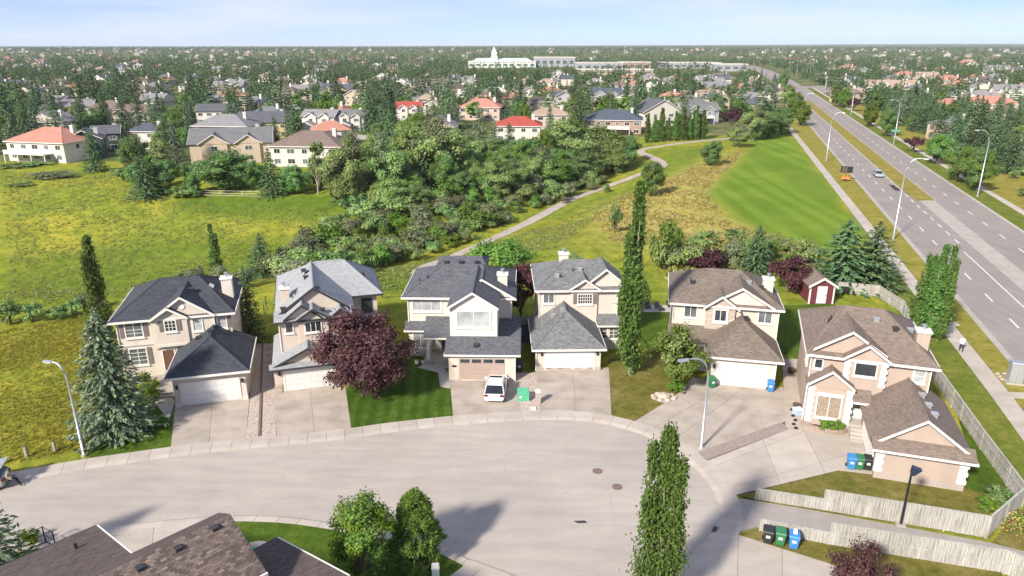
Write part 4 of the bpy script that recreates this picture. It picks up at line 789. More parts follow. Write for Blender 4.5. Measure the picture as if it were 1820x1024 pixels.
RE = Vector((-14.3, 30.3, 8.5)) - F0                 # far end of the middle ridge
dn = E2 * 3.4 - UPZ * 1.6; up2 = -E2 * 1.5 - UPZ * .7
t = UPZ * .18; b_ = RE - E1 * 13
mid = MB().hexa([b_ - t, b_ + dn - t, RE + dn - t, RE - t], [b_, b_ + dn, RE + dn, RE]).hexa([b_ + up2 - t, b_ - t, RE - t, RE + up2 - t], [b_ + up2, b_, RE, RE + up2]).build('middle_roof', M['r7'], fh)
MB().hexa([RE + dn - t * 1.4, RE + dn - t * 1.4 + E2 * .1, b_ + dn - t * 1.4 + E2 * .1, b_ + dn - t * 1.4][::-1], [RE + dn + UPZ * .02, RE + dn + E2 * .1 + UPZ * .02, b_ + dn + E2 * .1 + UPZ * .02, b_ + dn + UPZ * .02][::-1]).build('gutter', M['wht'], mid)
sh_m = []
for k, c in enumerate([(.085, .062, .055), (.125, .093, .08), (.165, .124, .105), (.21, .16, .135)]): sh_m.append(plain('shingle_tab_%d' % k, c, .95, var=.25, scale=14))
dnu = dn.normalized(); nrm = E1.cross(dnu); nrm = nrm if nrm.z > 0 else -nrm
def tab_mesh(m):
    mb = MB(); a = -E1 * .135; c = E1 * .135; d = dnu * .17
    q_ = [a, c, c + d, a + d]; n = -1 if (c - a).cross(d).z < 0 else 1
    if n < 0: q_ = q_[::-1]
    lift = [(.008 if (v - dnu * .17).dot(dnu) < -.05 else .022) for v in q_]
    mb.hexa([v + nrm * .001 for v in q_], [v + nrm * l for v, l in zip(q_, lift)]); return mb.mesh('shingle', m)
tabs = [tab_mesh(m) for m in sh_m]; cand = []
rows = int(dn.length / .145)
for r in range(rows):
    for c in range(46):
        p = RE + dnu * (r * .145 + .02) - E1 * (.16 + c * .285 + (r % 2) * .14); cand.append((c, r, p))
cand.sort(key=lambda t_: t_[0])
rest = MB(); big = [MB() for _ in tabs]
for i, (c, r, p) in enumerate(cand):
    k = min(3, max(0, int(random.gauss(1.4, .95))))
    if i < 300: o = link('shingle', tabs[k], mid); o.location = p
    else:
        i0 = len(big[k].v); me_ = tabs[k]; big[k].v += [tuple(v.co + p) for v in me_.vertices]; big[k].f += [tuple(i0 + j for j in f.vertices) for f in me_.polygons]; big[k].m += [0] * len(me_.polygons)
for k, mb in enumerate(big):
    if mb.v: tag(mb.build('shingle_field', sh_m[k], mid), kind='stuff')
for px, py in ((382, 941), (317, 977), (249, 1012)):
    zz_ = 7.6
    for _ in range(30): p = U(px, py, zz_) - F0; zz_ += .5 * (8.5 - (p - RE).dot(E2) * 1.6 / 3.4 - zz_)
    p = U(px, py, zz_) - F0; a = Matrix.Translation(p) @ Matrix.Rotation(math.atan2(E1.y, E1.x), 4, 'Z')
    MB().box(-.14, .14, -.14, .14, -.12, .12).box(-.17, .17, -.17, .17, .121, .16).xf(a).build('roof_vent', M['vent'], mid)
p = U(135, 975, 6) - F0; MB().tube([p - UPZ * .5, p + UPZ * .35], .09, 8).build('vent_pipe', M['vent'], lr)
wl_ = MB()
for A, le, ln in ((Vector((-23.3, 33.3, 0)), 13, 9), (Vector((-13.1, 32.9, 0)), 6, 7)):
    a = A - F0 - E1 * .5 + E2 * .5; wl_.prism([a - E1 * (le - 1), a - E1 * (le - 1) + E2 * (ln - 1), a + E2 * (ln - 1), a], 0, 5.2 if le > 8 else 4.7)
a = RE - UPZ * RE.z - E1 * .4; wl_.prism([a - E1 * 11 - E2 * 1.2, a - E1 * 11 + E2 * 3, a + E2 * 3, a - E2 * 1.2], 0, 6.7); wl_.build('wall', M['tan'], fh)
a = RE - E1 * .4; MB().hexa([a - E2 * 1.2 - UPZ * 1.9, a + E2 * 3 - UPZ * 1.9, a + E2 * 3 - E1 * .2 - UPZ * 1.9, a - E2 * 1.2 - E1 * .2 - UPZ * 1.9][::-1], [a - E2 * 1.2 - UPZ * .8, a + E2 * 3 - UPZ * 1.62, a + E2 * 3 - E1 * .2 - UPZ * 1.62, a - E2 * 1.2 - E1 * .2 - UPZ * .8][::-1]).build('gable_wall', M['tan'], fh)

# ------------------------------------------------------------------ vegetation generators
def nrmz(a): return a / np.maximum(np.linalg.norm(a, axis=1, keepdims=True), 1e-6)
def leaf_quads(C, n, s, asp=.62, tan=None):
    """diamond leaves: centres, normals, length"""
    N_ = len(C); n = nrmz(n); t = RNG.normal(size=(N_, 3)) if tan is None else tan
    t = nrmz(t - n * np.sum(t * n, 1, keepdims=True)); b_ = np.cross(n, t); s = np.asarray(s).reshape(-1, 1)
    V = np.empty((N_, 4, 3)); V[:, 0] = C - t * s * .5; V[:, 1] = C + b_ * s * .5 * asp; V[:, 2] = C + t * s * .5; V[:, 3] = C - b_ * s * .5 * asp
    return V.reshape(-1, 3)
def spruce_pts(H, Rd, nw, nb, nl, s, base=.05, droop=.25, fluff=.5):
    C, Tn, S = [], [], []
    for i in range(nw):
        t = (i + RNG.random() * .6) / nw; z0 = H * (base + (1 - base) * t); r0 = Rd * (1 - t) ** .82 * (.86 + .28 * RNG.random()) + .12 * Rd * (1 - t) ** .3 * (t < .95)
        if t > .93: r0 *= .5
        k = max(4, int(nb * (1 - .55 * t)))
        a0 = RNG.random() * 6.28
        for j in range(k):
            a = a0 + 6.283 * j / k + RNG.normal() * .16; r = r0 * (.72 + .42 * RNG.random()); m = max(2, int(nl * (r / Rd) ** .7 + 1))
            sv = np.linspace(.16, 1, m) + RNG.normal(size=m) * .03; lat = (RNG.random(m) - .5) * fluff * r * .55 * (1.15 - sv)
            d = np.array([math.cos(a), math.sin(a)]); pz = z0 - droop * r * sv + .16 * r * sv ** 3 + RNG.normal(size=m) * .02 * H * .3
            xy = sv[:, None] * r * d + lat[:, None] * np.array([-d[1], d[0]])
            C.append(np.column_stack([xy, pz])); tl = np.column_stack([np.tile(d, (m, 1)) + lat[:, None] * .9 * np.array([-d[1], d[0]]) / max(.1, r), -.3 + RNG.normal(size=m) * .35]); Tn.append(tl); S.append(np.full(m, s) * (.7 + .6 * RNG.random(m)))
    return np.vstack(C), np.vstack(Tn), np.concatenate(S)
def spruce(name, H, Rd, nw, nb, nl, s, m, base=.05, droop=.25):
    C, Tn, S = spruce_pts(H, Rd, nw, nb, nl, s, base, droop); up = np.tile([0, 0, 1.0], (len(C), 1)); out = nrmz(C * [1, 1, 0] + 1e-6)
    n = up * .9 + out * .35 + RNG.normal(size=C.shape) * .45
    cr = quads_mesh(name + '_crown', leaf_quads(C, n, S, .42, Tn), len(C), [M[m]])
    tr = MB().tube([(0, 0, -.3), (0, 0, H * .45), (0, 0, H * .97)], [H * .018, H * .011, .02], 7).mesh(name + '_trunk', M['bark']); return [('trunk', tr), ('crown', cr)], H
def column(name, H, Rd, n, s, m, spires=3, base=.015, asp=.7):
    ax = [(0, 0, 1.0, 1.0)] + [(math.cos(k * 2.3 + 1) * Rd * .55, math.sin(k * 2.3 + 1) * Rd * .55, .72 + .24 * RNG.random(), .58) for k in range(spires - 1)]
    C, O = [], []; per = n // (len(ax) + 1)
    for k, (x, y, hh, rr) in enumerate(ax):
        m_ = per * (2 if k == 0 else 1); nb = 46; bt = RNG.random(nb) ** .9; ba = RNG.random(nb) * 6.28
        prof = lambda t: (np.minimum(1, (t / .12) ** .6) * (1 - t ** 1.55) ** .9 + .02)
        idx = RNG.integers(0, nb, m_); u = RNG.random(m_); t = np.clip(bt[idx] + u * .14, 0, 1); r = prof(t) * Rd * rr * (.35 + .65 * u) * (.35 + .8 * RNG.random(nb)[idx])
        a = ba[idx] + RNG.normal(size=m_) * .5; r = r * (1 + .3 * np.sin(t * 21 + a * 2 + k) + .12 * np.sin(t * 47 + a * 3)); sp = Rd * .10
        p = np.column_stack([x * np.minimum(1, t * 4) + np.cos(a) * r, y * np.minimum(1, t * 4) + np.sin(a) * r, H * (base + (hh * .93 - base) * t)]) + RNG.normal(size=(m_, 3)) * [sp, sp, sp * 1.5]
        C.append(p); O.append(np.column_stack([np.cos(a), np.sin(a), np.full(m_, .35)]))
    C, O = np.vstack(C), np.vstack(O); nn = O + RNG.normal(size=C.shape) * .6
    cr = quads_mesh(name + '_crown', leaf_quads(C, nn, s * (.7 + .6 * RNG.random(len(C))), asp), len(C), [M[m]])
    tb_ = MB().tube([(0, 0, -.3), (0, 0, H * .5), (0, 0, H * .9)], [H * .010, H * .007, .03], 7)
    for k in range(10): a = k * 2.1; z = H * (.08 + .07 * k); tb_.tube([(0, 0, z), (math.cos(a) * Rd * .35, math.sin(a) * Rd * .35, z + H * .07), (math.cos(a) * Rd * .6, math.sin(a) * Rd * .6, z + H * .16)], [.06, .04, .015], 5)
    return [('trunk', tb_.mesh(name + '_trunk', M['bark_p'])), ('crown', cr)], H
def broad(name, H, Rd, clumps, n, s, m, base=.22, bark='bark', flat=1.0, m2=None, asp=.7, twigs=0, bw=.75, cone=0):
    """crown of uneven clumps on limbs"""
    cz = H * (base + (1 - base) * .52); hz_ = H * (1 - base) * .5 * flat; P_ = []
    while len(P_) < clumps:
        v = RNG.normal(size=3); v /= np.linalg.norm(v); rr = RNG.random() ** .4
        if v[2] < (-.75 if base > .05 else -.97): continue
        w = bw + (1 - bw) * (1 - abs(v[2])); P_.append([v[0] * Rd * .86 * rr * w, v[1] * Rd * .86 * rr * w, cz + v[2] * hz_ * .88 * rr + RNG.normal() * .03 * H])
    P_ = np.array(P_); P_[:, :2] *= (1 - cone * np.clip(P_[:, 2:3] / H, 0, 1)) * (1 + cone * .35); rc = Rd * (.22 + .20 * RNG.random(clumps)) * (12 / max(8, clumps)) ** .22
    idx = RNG.integers(0, clumps, n); v = nrmz(RNG.normal(size=(n, 3))); v[:, 2] = v[:, 2] * .8 + .22
    rad = RNG.random(n) ** .45 * (1 + .25 * RNG.normal(size=n)); C = P_[idx] + v * (rc[idx] * rad)[:, None] * [1, 1, .95]
    ctr = np.array([0, 0, cz - .1 * H]); out = nrmz(C - ctr); nn = v * .5 + out * .55 + [-.06, -.15, .25] + RNG.normal(size=(n, 3)) * .38
    mi = (RNG.random(clumps) < .35).astype(int)[idx] if m2 else None
    cr = quads_mesh(name + '_crown', leaf_quads(C, nn, s * (.65 + .7 * RNG.random(n)), asp), n, [M[m]] + ([M[m2]] if m2 else []), mi)
    tb_ = MB().tube([(0, 0, -.3), (.02 * H, .01 * H, H * base), (0, 0, cz)], [H * .022 + .03, H * .016 + .02, H * .008], 7)
    for k in range(min(clumps, 14)):
        p = P_[k * max(1, clumps // 14) % clumps]; z0 = H * base * (.7 + .5 * RNG.random()); tb_.tube([(0, 0, z0), (p[0] * .45, p[1] * .45, z0 + (p[2] - z0) * .6), tuple(p)], [H * .009 + .015, H * .006 + .01, .015], 5)
    for k in range(twigs):
        p = P_[RNG.integers(0, clumps)]; q_ = np.array([p[0] * 1.25, p[1] * 1.25, p[2] + H * (.04 + .1 * RNG.random())]); tb_.tube([tuple(p * [.4, .4, .85]), tuple(p), tuple(q_)], [H * .006, H * .004 + .01, .01], 4)
    return [('trunk', tb_.mesh(name + '_trunk', M[bark])), ('crown', cr)], H
def pine(name, H, Rd, n, s, m):
    nt_ = 240; t = RNG.random(nt_) ** .85; a = RNG.random(nt_) * 6.28; r = Rd * np.minimum(1, (t + .12) * 4) * (1.02 - t) ** .62 * (.55 + .5 * RNG.random(nt_)); tuft = np.column_stack([np.cos(a) * r, np.sin(a) * r, H * (.06 + .9 * t)])
    idx = RNG.integers(0, nt_, n); v = nrmz(RNG.normal(size=(n, 3)) + np.column_stack([np.cos(a), np.sin(a), np.full(nt_, 1.2)])[idx]); C = tuft[idx] + v * (.12 + .30 * RNG.random((n, 1))) * Rd * .5
    cr = quads_mesh(name + '_crown', leaf_quads(C, RNG.normal(size=C.shape) + [0, 0, .6], s * (.8 + .5 * RNG.random(n)), .3, v), n, [M[m]])
    return [('trunk', MB().tube([(0, 0, -.3), (0, 0, H * .9)], [H * .022, .03], 7).mesh(name + '_trunk', M['bark'])), ('crown', cr)], H
PLACED = []
def put(proto, loc, H, label, cat, group=None, wide=None, rot=None, name='tree', single=False):
    """wide: crown radius wanted / prototype radius handled by caller as scale ratio"""
    parts, H0 = proto; sc = H / H0; sx = sc * (wide or 1)
    if single:
        o = link(name, parts[-1][1]); o.location = loc; o.scale = (sx, sx, sc); o.rotation_euler.z = random.random() * 6.28 if rot is None else rot
        tag(o, label, cat, group)
    else:
        o = empty(name, loc, random.random() * 6.28 if rot is None else rot, label, cat, group); o.scale = (sx, sx, sc)
        for n, me_ in parts: link(n, me_, o)
    PLACED.append(o); return o
def radius(proto_r, H0, H, want): return want / (proto_r * H / H0)

def near(proto, pr, base, top, wpx, label, cat, name, z=None, rot=None, group=None):
    """stand a prototype with its foot at photo pixel base, top row and width as seen"""
    p = G(*base); H = H_at(p, top); H0 = proto[1]; return put(proto, p, H, label, cat, group, wide=px2m(wpx, p) / 2 / (pr * H / H0), rot=rot, name=name)
near(spruce('blue_spruce', 12, 3.7, 44, 18, 28, .44, 'L_blue', .03, .33), 3.7, (210, 770), 545, 142, 'large blue spruce with silvery boughs left of the charcoal roofed house', 'spruce', 'spruce_tree')
near(column('aspen_a', 10, 1.6, 6000, .30, 'L_poplar', 3), 1.6, (188, 598), 413, 54, 'dark columnar poplar behind the blue spruce', 'poplar', 'poplar_tree')
near(column('aspen_b', 8, .8, 3000, .26, 'L_poplar', 2), .8, (386, 500), 394, 26, 'thin poplar spire standing behind the charcoal roof', 'poplar', 'poplar_tree')
SP1 = spruce('spruce_a', 10, 2.3, 30, 13, 15, .42, 'L_spruce'); SP2 = spruce('spruce_b', 11, 2.6, 26, 12, 14, .5, 'L_spruce', .04, .3); SP3 = spruce('spruce_c', 9, 2.5, 24, 13, 14, .46, 'L_blue', .03, .3)
near(SP1, 2.3, (447, 607), 470, 56, 'dark narrow spruce between the two left houses', 'spruce', 'spruce_tree'); near(SP2, 2.6, (468, 492), 413, 62, 'dark spruce in the ravine above the pale grey roof', 'spruce', 'spruce_tree')
near(broad('plum', 8, 5, 76, 21000, .25, 'L_purple', .03, flat=1.0, bw=.85), 5, (650, 702), 556, 200, 'spreading purple leaved tree on the striped lawn', 'tree', 'purple_tree')
near(broad('ash_a', 6, 4, 26, 5200, .34, 'L_green', .1), 4, (895, 492), 424, 128, 'round green tree behind the slate roofed house', 'tree', 'broadleaf_tree'); near(broad('plum_d', 7, 2.4, 24, 4200, .3, 'L_purple_d', .08), 2.4, (925, 565), 455, 62, 'dark purple tree squeezed between the two middle houses', 'tree', 'purple_tree')
near(column('poplar_tall', 15, 1.55, 15000, .26, 'L_poplar', 3), 1.55, (1119, 667), 310, 64, 'very tall columnar poplar rising between the middle houses', 'poplar', 'poplar_tree', rot=.4)
near(broad('lilac', 6, 2.9, 44, 8000, .25, 'L_green', .04, m2='L_olive'), 2.9, (1196, 690), 582, 112, 'leafy rounded tree beside the front rock bed', 'tree', 'broadleaf_tree')
near(broad('plum_s', 3, 2.4, 14, 1800, .3, 'L_purple_d', .02), 2.4, (1256, 482), 442, 84, 'low purple shrub behind the taupe roofed house', 'shrub', 'purple_shrub'); near(SP1, 2.3, (1342, 485), 398, 66, 'slim young spruce behind the taupe roof', 'spruce', 'spruce_tree')
near(broad('plum_e', 5, 3.2, 30, 5200, .3, 'L_purple_d', .04), 3.2, (1400, 520), 455, 88, 'dark purple rounded tree left of the red shed', 'tree', 'purple_tree')
near(SP2, 2.6, (1494, 508), 388, 128, 'broad spruce behind the red shed', 'spruce', 'spruce_tree', rot=1); near(SP2, 2.6, (1546, 510), 392, 112, 'broad spruce leaning over the curved back fence', 'spruce', 'spruce_tree', rot=3)
PC = column('aspen_c', 10, 1.1, 6500, .27, 'L_poplar', 2)
for x, y, t_, w, l_ in ((1650, 603, 430, 44, 'tallest of three narrow poplars beside the right chimney'), (1626, 596, 448, 36, 'left one of three narrow poplars beside the right chimney'), (1664, 606, 432, 34, 'right one of three narrow poplars beside the right chimney')): near(PC, 1.1, (x, y), t_, w, l_, 'poplar', 'poplar_tree', group='poplars beside the right house')
near(column('aspen_front', 11, 1.9, 21000, .2, 'L_poplar', 4), 1.9, (1166, 1090), 752, 92, 'tall columnar aspen cut off by the bottom edge', 'aspen', 'aspen_tree', rot=2.2)
near(broad('maple_front', 7, 2.6, 46, 15000, .18, 'L_bright', .0, m2='L_green', cone=.5, twigs=10), 2.6, (648, 1042), 866, 150, 'bushy yellow green tree on the foreground lawn', 'tree', 'broadleaf_tree'); near(pine('pine_front', 5, 1.7, 15000, .26, 'L_green'), 1.7, (742, 1006), 874, 108, 'dense round topped pine on the foreground lawn', 'pine', 'pine_tree')
near(SP3, 2.5, (2, 1035), 868, 130, 'blue green spruce at the bottom left edge', 'spruce', 'spruce_tree'); near(broad('plum_f', 3, 2.6, 20, 5000, .16, 'L_purple', .02), 2.6, (1522, 1062), 972, 118, 'purple shrub cut off by the bottom edge', 'shrub', 'purple_shrub')
SHB = [broad('shrub_%d' % k, 3.2, 2.4, 13 + 2 * k, 1900, .34, mm, .02, m2=m2, twigs=4) for k, (mm, m2) in enumerate((('L_olive', 'L_sage'), ('L_green', 'L_olive'), ('L_sage', None), ('L_dark', 'L_olive'), ('L_bright', 'L_green')))]
for a in (((55, 968), 945, 46, 4, 'small shrub beside the bottom left spruce'), ((265, 700), 662, 44, 1, 'clipped green shrub under the left ground floor window'), ((272, 715), 688, 40, 4, 'bright green shrub above the curved step'), ((1200, 700), 676, 34, 4, 'small green shrub at the tree foot in the rock bed'), ((1757, 912), 886, 46, 4, 'bright yellow green shrub in the fence corner'), ((1775, 897), 868, 60, 3, 'dark shrub behind the yellow green one in the fence corner'), ((1446, 752), 726, 30, 1, 'dark green shrub at the planter left end'), ((1468, 766), 744, 40, 4, 'bright green low shrub in the stone planter'), ((1492, 768), 746, 28, 4, 'leafy low shrub at the planter right end'), ((1092, 415), 365, 34, 3, 'dark willow shrub alone on the dry slope'), ((1078, 343), 328, 20, 1, 'small green bush beside the ravine path'), ((1180, 480), 395, 66, 1, 'green shrubby tree right of the tall poplar'), ((1225, 480), 430, 60, 0, 'olive shrub behind the poplar and the taupe roof'), ((1020, 470), 452, 40, 0, 'low olive bush above the mottled grey roof'), ((835, 640), 560, 0, 0, '')):
    if a[2]: near(SHB[a[3]], 2.4, a[0], a[1], a[2], a[4], 'shrub', 'shrub')
LY = leaf_quads(RNG.normal(size=(900, 3)) * [.7, .7, .25] + [0, 0, .35], RNG.normal(size=(900, 3)) + [0, 0, 1], np.full(900, .14)); fo = link('flower_bed', quads_mesh('flower_bed', LY, 900, [M['flower'], M['L_green']], (RNG.random(900) < .6).astype(int))); fo.location = G(1806, 936); tag(fo, 'bed of red and yellow flowers at the right edge', 'flowers')

# wooded ravine and the near side of the suburb
BR = [broad('broad_%d' % k, 10, 4.6, 56, 17000, .34, mm, .0, m2=m2, twigs=tw, bark=bk) for k, (mm, m2, tw, bk) in enumerate((('L_green', 'L_dark', 0, 'bark'), ('L_olive', 'L_sage', 26, 'bark_p'), ('L_dark', 'L_green', 0, 'bark'), ('L_bright', 'L_green', 0, 'bark'), ('L_olive', 'L_green', 10, 'bark_p')))]
PUR = broad('plum_g', 6, 2.8, 18, 2200, .42, 'L_purple_d', .12); YEL = broad('birch_y', 9, 3, 18, 2200, .45, 'L_yellow', .12); BIR = broad('birch', 11, 2.6, 22, 2600, .45, 'L_olive', .06, bark='bark_p', twigs=8)
WOOD = 'trees along the ravine edge'
for (b_, t_, w, pr, r0, l_, cat) in (
    ((262, 352), 268, 66, SP2, 2.6, 'dark spruce at the near corner of the left tree clump', 'spruce'), ((245, 318), 232, 64, BR[2], 4.6, 'tall green tree at the left of the meadow clump', 'tree'), ((292, 318), 243, 46, BIR, 2.6, 'yellowish birch in the left meadow clump', 'tree'), ((318, 300), 215, 44, SP3, 2.5, 'blue green spruce behind the left meadow clump', 'spruce'), ((300, 290), 205, 40, SP1, 2.3, 'tall green spruce rising above the left meadow clump', 'spruce'),
    ((170, 305), 228, 44, SP1, 2.3, 'lone spruce before the dark green house', 'spruce'), ((400, 338), 262, 112, BR[2], 4.6, 'broad dark green tree above the white railing', 'tree'), ((448, 338), 283, 48, BR[0], 4.6, 'smaller green tree right of the white railing', 'tree'), ((484, 348), 262, 54, SP2, 2.6, 'dark spruce right of the white railing', 'spruce'), ((530, 345), 288, 60, BR[2], 4.6, 'bushy dark tree before the beige roofed white house', 'tree'), ((567, 345), 243, 40, BIR, 2.6, 'drooping birch at the right end of the beige roofed house', 'tree'),
    ((622, 365), 235, 100, BR[1], 4.6, 'tall olive cottonwood with pale branches left of the wood centre', 'tree'), ((620, 360), 305, 56, SP2, 2.6, 'dark spruce at the foot of the olive cottonwood', 'spruce'), ((690, 352), 240, 90, BR[1], 4.6, 'pale branched cottonwood in the middle of the wood', 'tree'), ((665, 300), 235, 46, BR[4], 4.6, 'olive tree top just below the gabled houses', 'tree'), ((755, 335), 250, 56, SP2, 2.6, 'shaded dark spruce in the wood centre', 'spruce'), ((785, 325), 197, 116, BR[1], 4.6, 'largest cottonwood with bare twigs in the wood', 'tree'), ((725, 325), 218, 70, BR[4], 4.6, 'olive tree left of the largest cottonwood', 'tree'),
    ((852, 285), 178, 42, SP3, 2.5, 'tall blue spruce right of the largest cottonwood', 'spruce'), ((880, 292), 212, 40, SP3, 2.5, 'blue spruce before the wide red roofed house', 'spruce'), ((905, 290), 216, 34, SP1, 2.3, 'dark spruce left of the wide red roofed house', 'spruce'), ((835, 305), 260, 70, BR[2], 4.6, 'dark green tree below the tall blue spruce', 'tree'), ((935, 300), 245, 60, BR[0], 4.6, 'green tree under the wide red roofed house', 'tree'), ((965, 300), 232, 46, BR[3], 4.6, 'light green tree right of the wide red roof', 'tree'),
    ((1005, 300), 210, 120, BR[4], 4.6, 'wide olive tree mass below the tan roof', 'tree'), ((1060, 300), 222, 110, BR[4], 4.6, 'wide olive tree below the brick house', 'tree'), ((1100, 302), 245, 70, BR[2], 4.6, 'dark green tree at the bend of the ravine path', 'tree'), ((1030, 320), 262, 90, BR[2], 4.6, 'low dark tree beside the ravine path', 'tree'), ((980, 335), 278, 90, BR[0], 4.6, 'green bushy tree left of the path bench', 'tree'), ((1085, 305), 268, 60, BR[0], 4.6, 'green bushy tree above the path bench', 'tree'),
    ((700, 380), 315, 70, BR[4], 4.6, 'olive thicket tree below the wood centre', 'tree'), ((880, 345), 285, 80, BR[4], 4.6, 'olive thicket tree right of the wood centre', 'tree'), ((820, 350), 300, 60, BR[2], 4.6, 'dark thicket tree in the wood shade', 'tree'),
    ((1158, 350), 285, 54, BR[0], 4.6, 'loose green tree behind the tip of the tall poplar', 'tree'), ((1263, 294), 247, 46, BR[2], 4.6, 'dark lone tree on the dry slope below the path end', 'tree'), ((1310, 262), 218, 44, BR[1], 4.6, 'tree with pale dead branches at the slope top', 'tree'), ((1338, 250), 185, 56, BR[1], 4.6, 'tall olive tree with pale limbs at the slope top', 'tree'), ((1365, 245), 195, 60, BR[2], 4.6, 'dense dark tree at the head of the mown slope', 'tree'), ((1385, 238), 188, 56, BR[2], 4.6, 'dense dark green tree beside the walk end', 'tree'), ((1300, 235), 185, 40, PUR, 2.8, 'dark purple tree before the grey decked house', 'tree'),
    ((1422, 224), 178, 40, BR[3], 4.6, 'round street tree at the walk end', 'tree'), ((1412, 206), 165, 34, BR[3], 4.6, 'light green street tree second along the near verge', 'tree'), ((1398, 190), 150, 30, BR[4], 4.6, 'olive street tree third along the near verge', 'tree'), ((1372, 182), 130, 30, SP1, 2.3, 'tall spruce left of the far road', 'spruce'), ((1345, 185), 135, 34, SP2, 2.6, 'broad dark spruce left of the far road', 'spruce'), ((1322, 190), 128, 30, SP1, 2.3, 'dark spruce behind the slope top trees', 'spruce'), ((1388, 175), 120, 26, BR[2], 4.6, 'dark tree crowding the far road bend', 'tree'),
    ((1487, 190), 152, 30, BR[3], 4.6, 'bright street tree farthest on the far verge', 'tree'), ((1500, 192), 156, 30, BR[3], 4.6, 'bright street tree left of the far purple one', 'tree'), ((1516, 198), 170, 28, PUR, 2.8, 'small dark purple street tree farther along the far verge', 'tree'), ((1546, 226), 180, 34, BR[3], 4.6, 'light green street tree left of the green street sign', 'tree'), ((1574, 243), 192, 42, BR[0], 4.6, 'darker street tree beside the green street sign', 'tree'), ((1622, 272), 238, 34, PUR, 2.8, 'small dark purple street tree nearer along the far verge', 'tree'),
    ((1666, 293), 236, 56, BR[0], 4.6, 'green street tree left of the near far verge trio', 'tree'), ((1700, 322), 256, 50, BR[0], 4.6, 'left tree of the near far verge trio', 'tree'), ((1717, 329), 258, 54, BR[0], 4.6, 'middle tree of the near far verge trio', 'tree'), ((1736, 341), 262, 60, BR[0], 4.6, 'right tree of the trio by the near far lamp', 'tree')):
    near(pr, r0, b_, t_, w, l_, cat, 'spruce_tree' if cat == 'spruce' else 'broadleaf_tree', group=WOOD if b_[0] < 1400 else 'street trees of the arterial road')
ORD = ['first', 'second', 'third', 'fourth', 'fifth', 'sixth', 'seventh', 'eighth', 'ninth', 'tenth']
def ordinal(n):
    if n <= 10: return ORD[n - 1]
    return '%d%s' % (n, 'th' if 10 < n % 100 < 14 else {1: 'st', 2: 'nd', 3: 'rd'}.get(n % 10, 'th'))
def fill(poly, n, gap, protos, h0, h1, lab, cat, name, group):
    P_ = PG(poly); xs = [p.x for p in P_]; ys_ = [p.y for p in P_]; got = []
    for _ in range(4000):
        x, y = random.uniform(min(xs), max(xs)), random.uniform(min(ys_), max(ys_))
        if in_poly(np.array([x]), np.array([y]), P_)[0] and all((x - a) ** 2 + (y - c) ** 2 > gap * gap for a, c in got): got.append((x, y))
        if len(got) >= n: break
    for i, (x, y) in enumerate(sorted(got, key=lambda q_: q_[0] / q_[1])): put(random.choice(protos), (x, y, hz(x, y) - .1), random.uniform(h0, h1), lab % ordinal(i + 1), cat, group, random.uniform(.9, 1.25), name=name)
fill([(600, 372), (625, 300), (720, 292), (860, 285), (960, 292), (1095, 270), (1130, 298), (1000, 335), (860, 352), (700, 388)], 44, 6.5, (BR[1], BR[4], BR[0], BR[2], BR[4]), 6, 10.5, '%s filler tree from the left deep in the ravine wood', 'tree', 'broadleaf_tree', 'trees deep in the ravine wood')
fill([(225, 345), (240, 312), (330, 312), (420, 318), (560, 322), (590, 345), (480, 345), (330, 345)], 12, 6, (BR[0], BR[2]), 4.5, 7.5, '%s small tree from the left along the meadow top', 'tree', 'broadleaf_tree', 'small trees along the meadow top')
fill([(1172, 488), (1182, 430), (1300, 425), (1400, 445), (1450, 480), (1380, 485), (1300, 478), (1250, 478)], 11, 4.2, (SHB[0], SHB[1], SHB[2], SHB[0]), 2.0, 3.6, '%s wild shrub from the left behind the taupe roofed house', 'shrub', 'shrub', 'wild shrubs behind the right houses')
# columnar hedge poplars by the path head
for k in range(9):
    x = 1150 + k * 12.3; near(PC, 1.1, (x, 254 - k * .8), (200, 206, 190, 208, 196, 188, 202, 186, 194)[k], 15 + (k % 3) * 3, '%s columnar tree from the left in the row below the cream house' % ordinal(k + 1), 'poplar', 'poplar_tree', group='columnar trees in a row at the path head')
# spruce wall on the far side of the arterial road
for k in range(66):
    y = 112 + k * 4.6 + random.uniform(-1, 1); p = RP(73 + random.uniform(-2, 3) + (k % 3) * 4.5, y); put((SP1, SP2, SP3)[k % 3], (p.x, p.y, 0), random.uniform(9, 12.5), '%s spruce from the right edge in the row beyond the arterial road' % ordinal(k + 1), 'spruce', 'spruces beyond the arterial road', 1.3, name='spruce_tree')
for k, (b_, w) in enumerate((((1785, 308), 30), ((1812, 312), 34), ((1800, 318), 22), ((1818, 350), 26))): near(SHB[3], 2.4, b_, b_[1] - 16, w, ('left', 'right', 'smallest', 'nearest')[k] + ' dark shrub of four on the dry bank below the spruces', 'shrub', 'shrub', group='dark shrubs on the far bank')
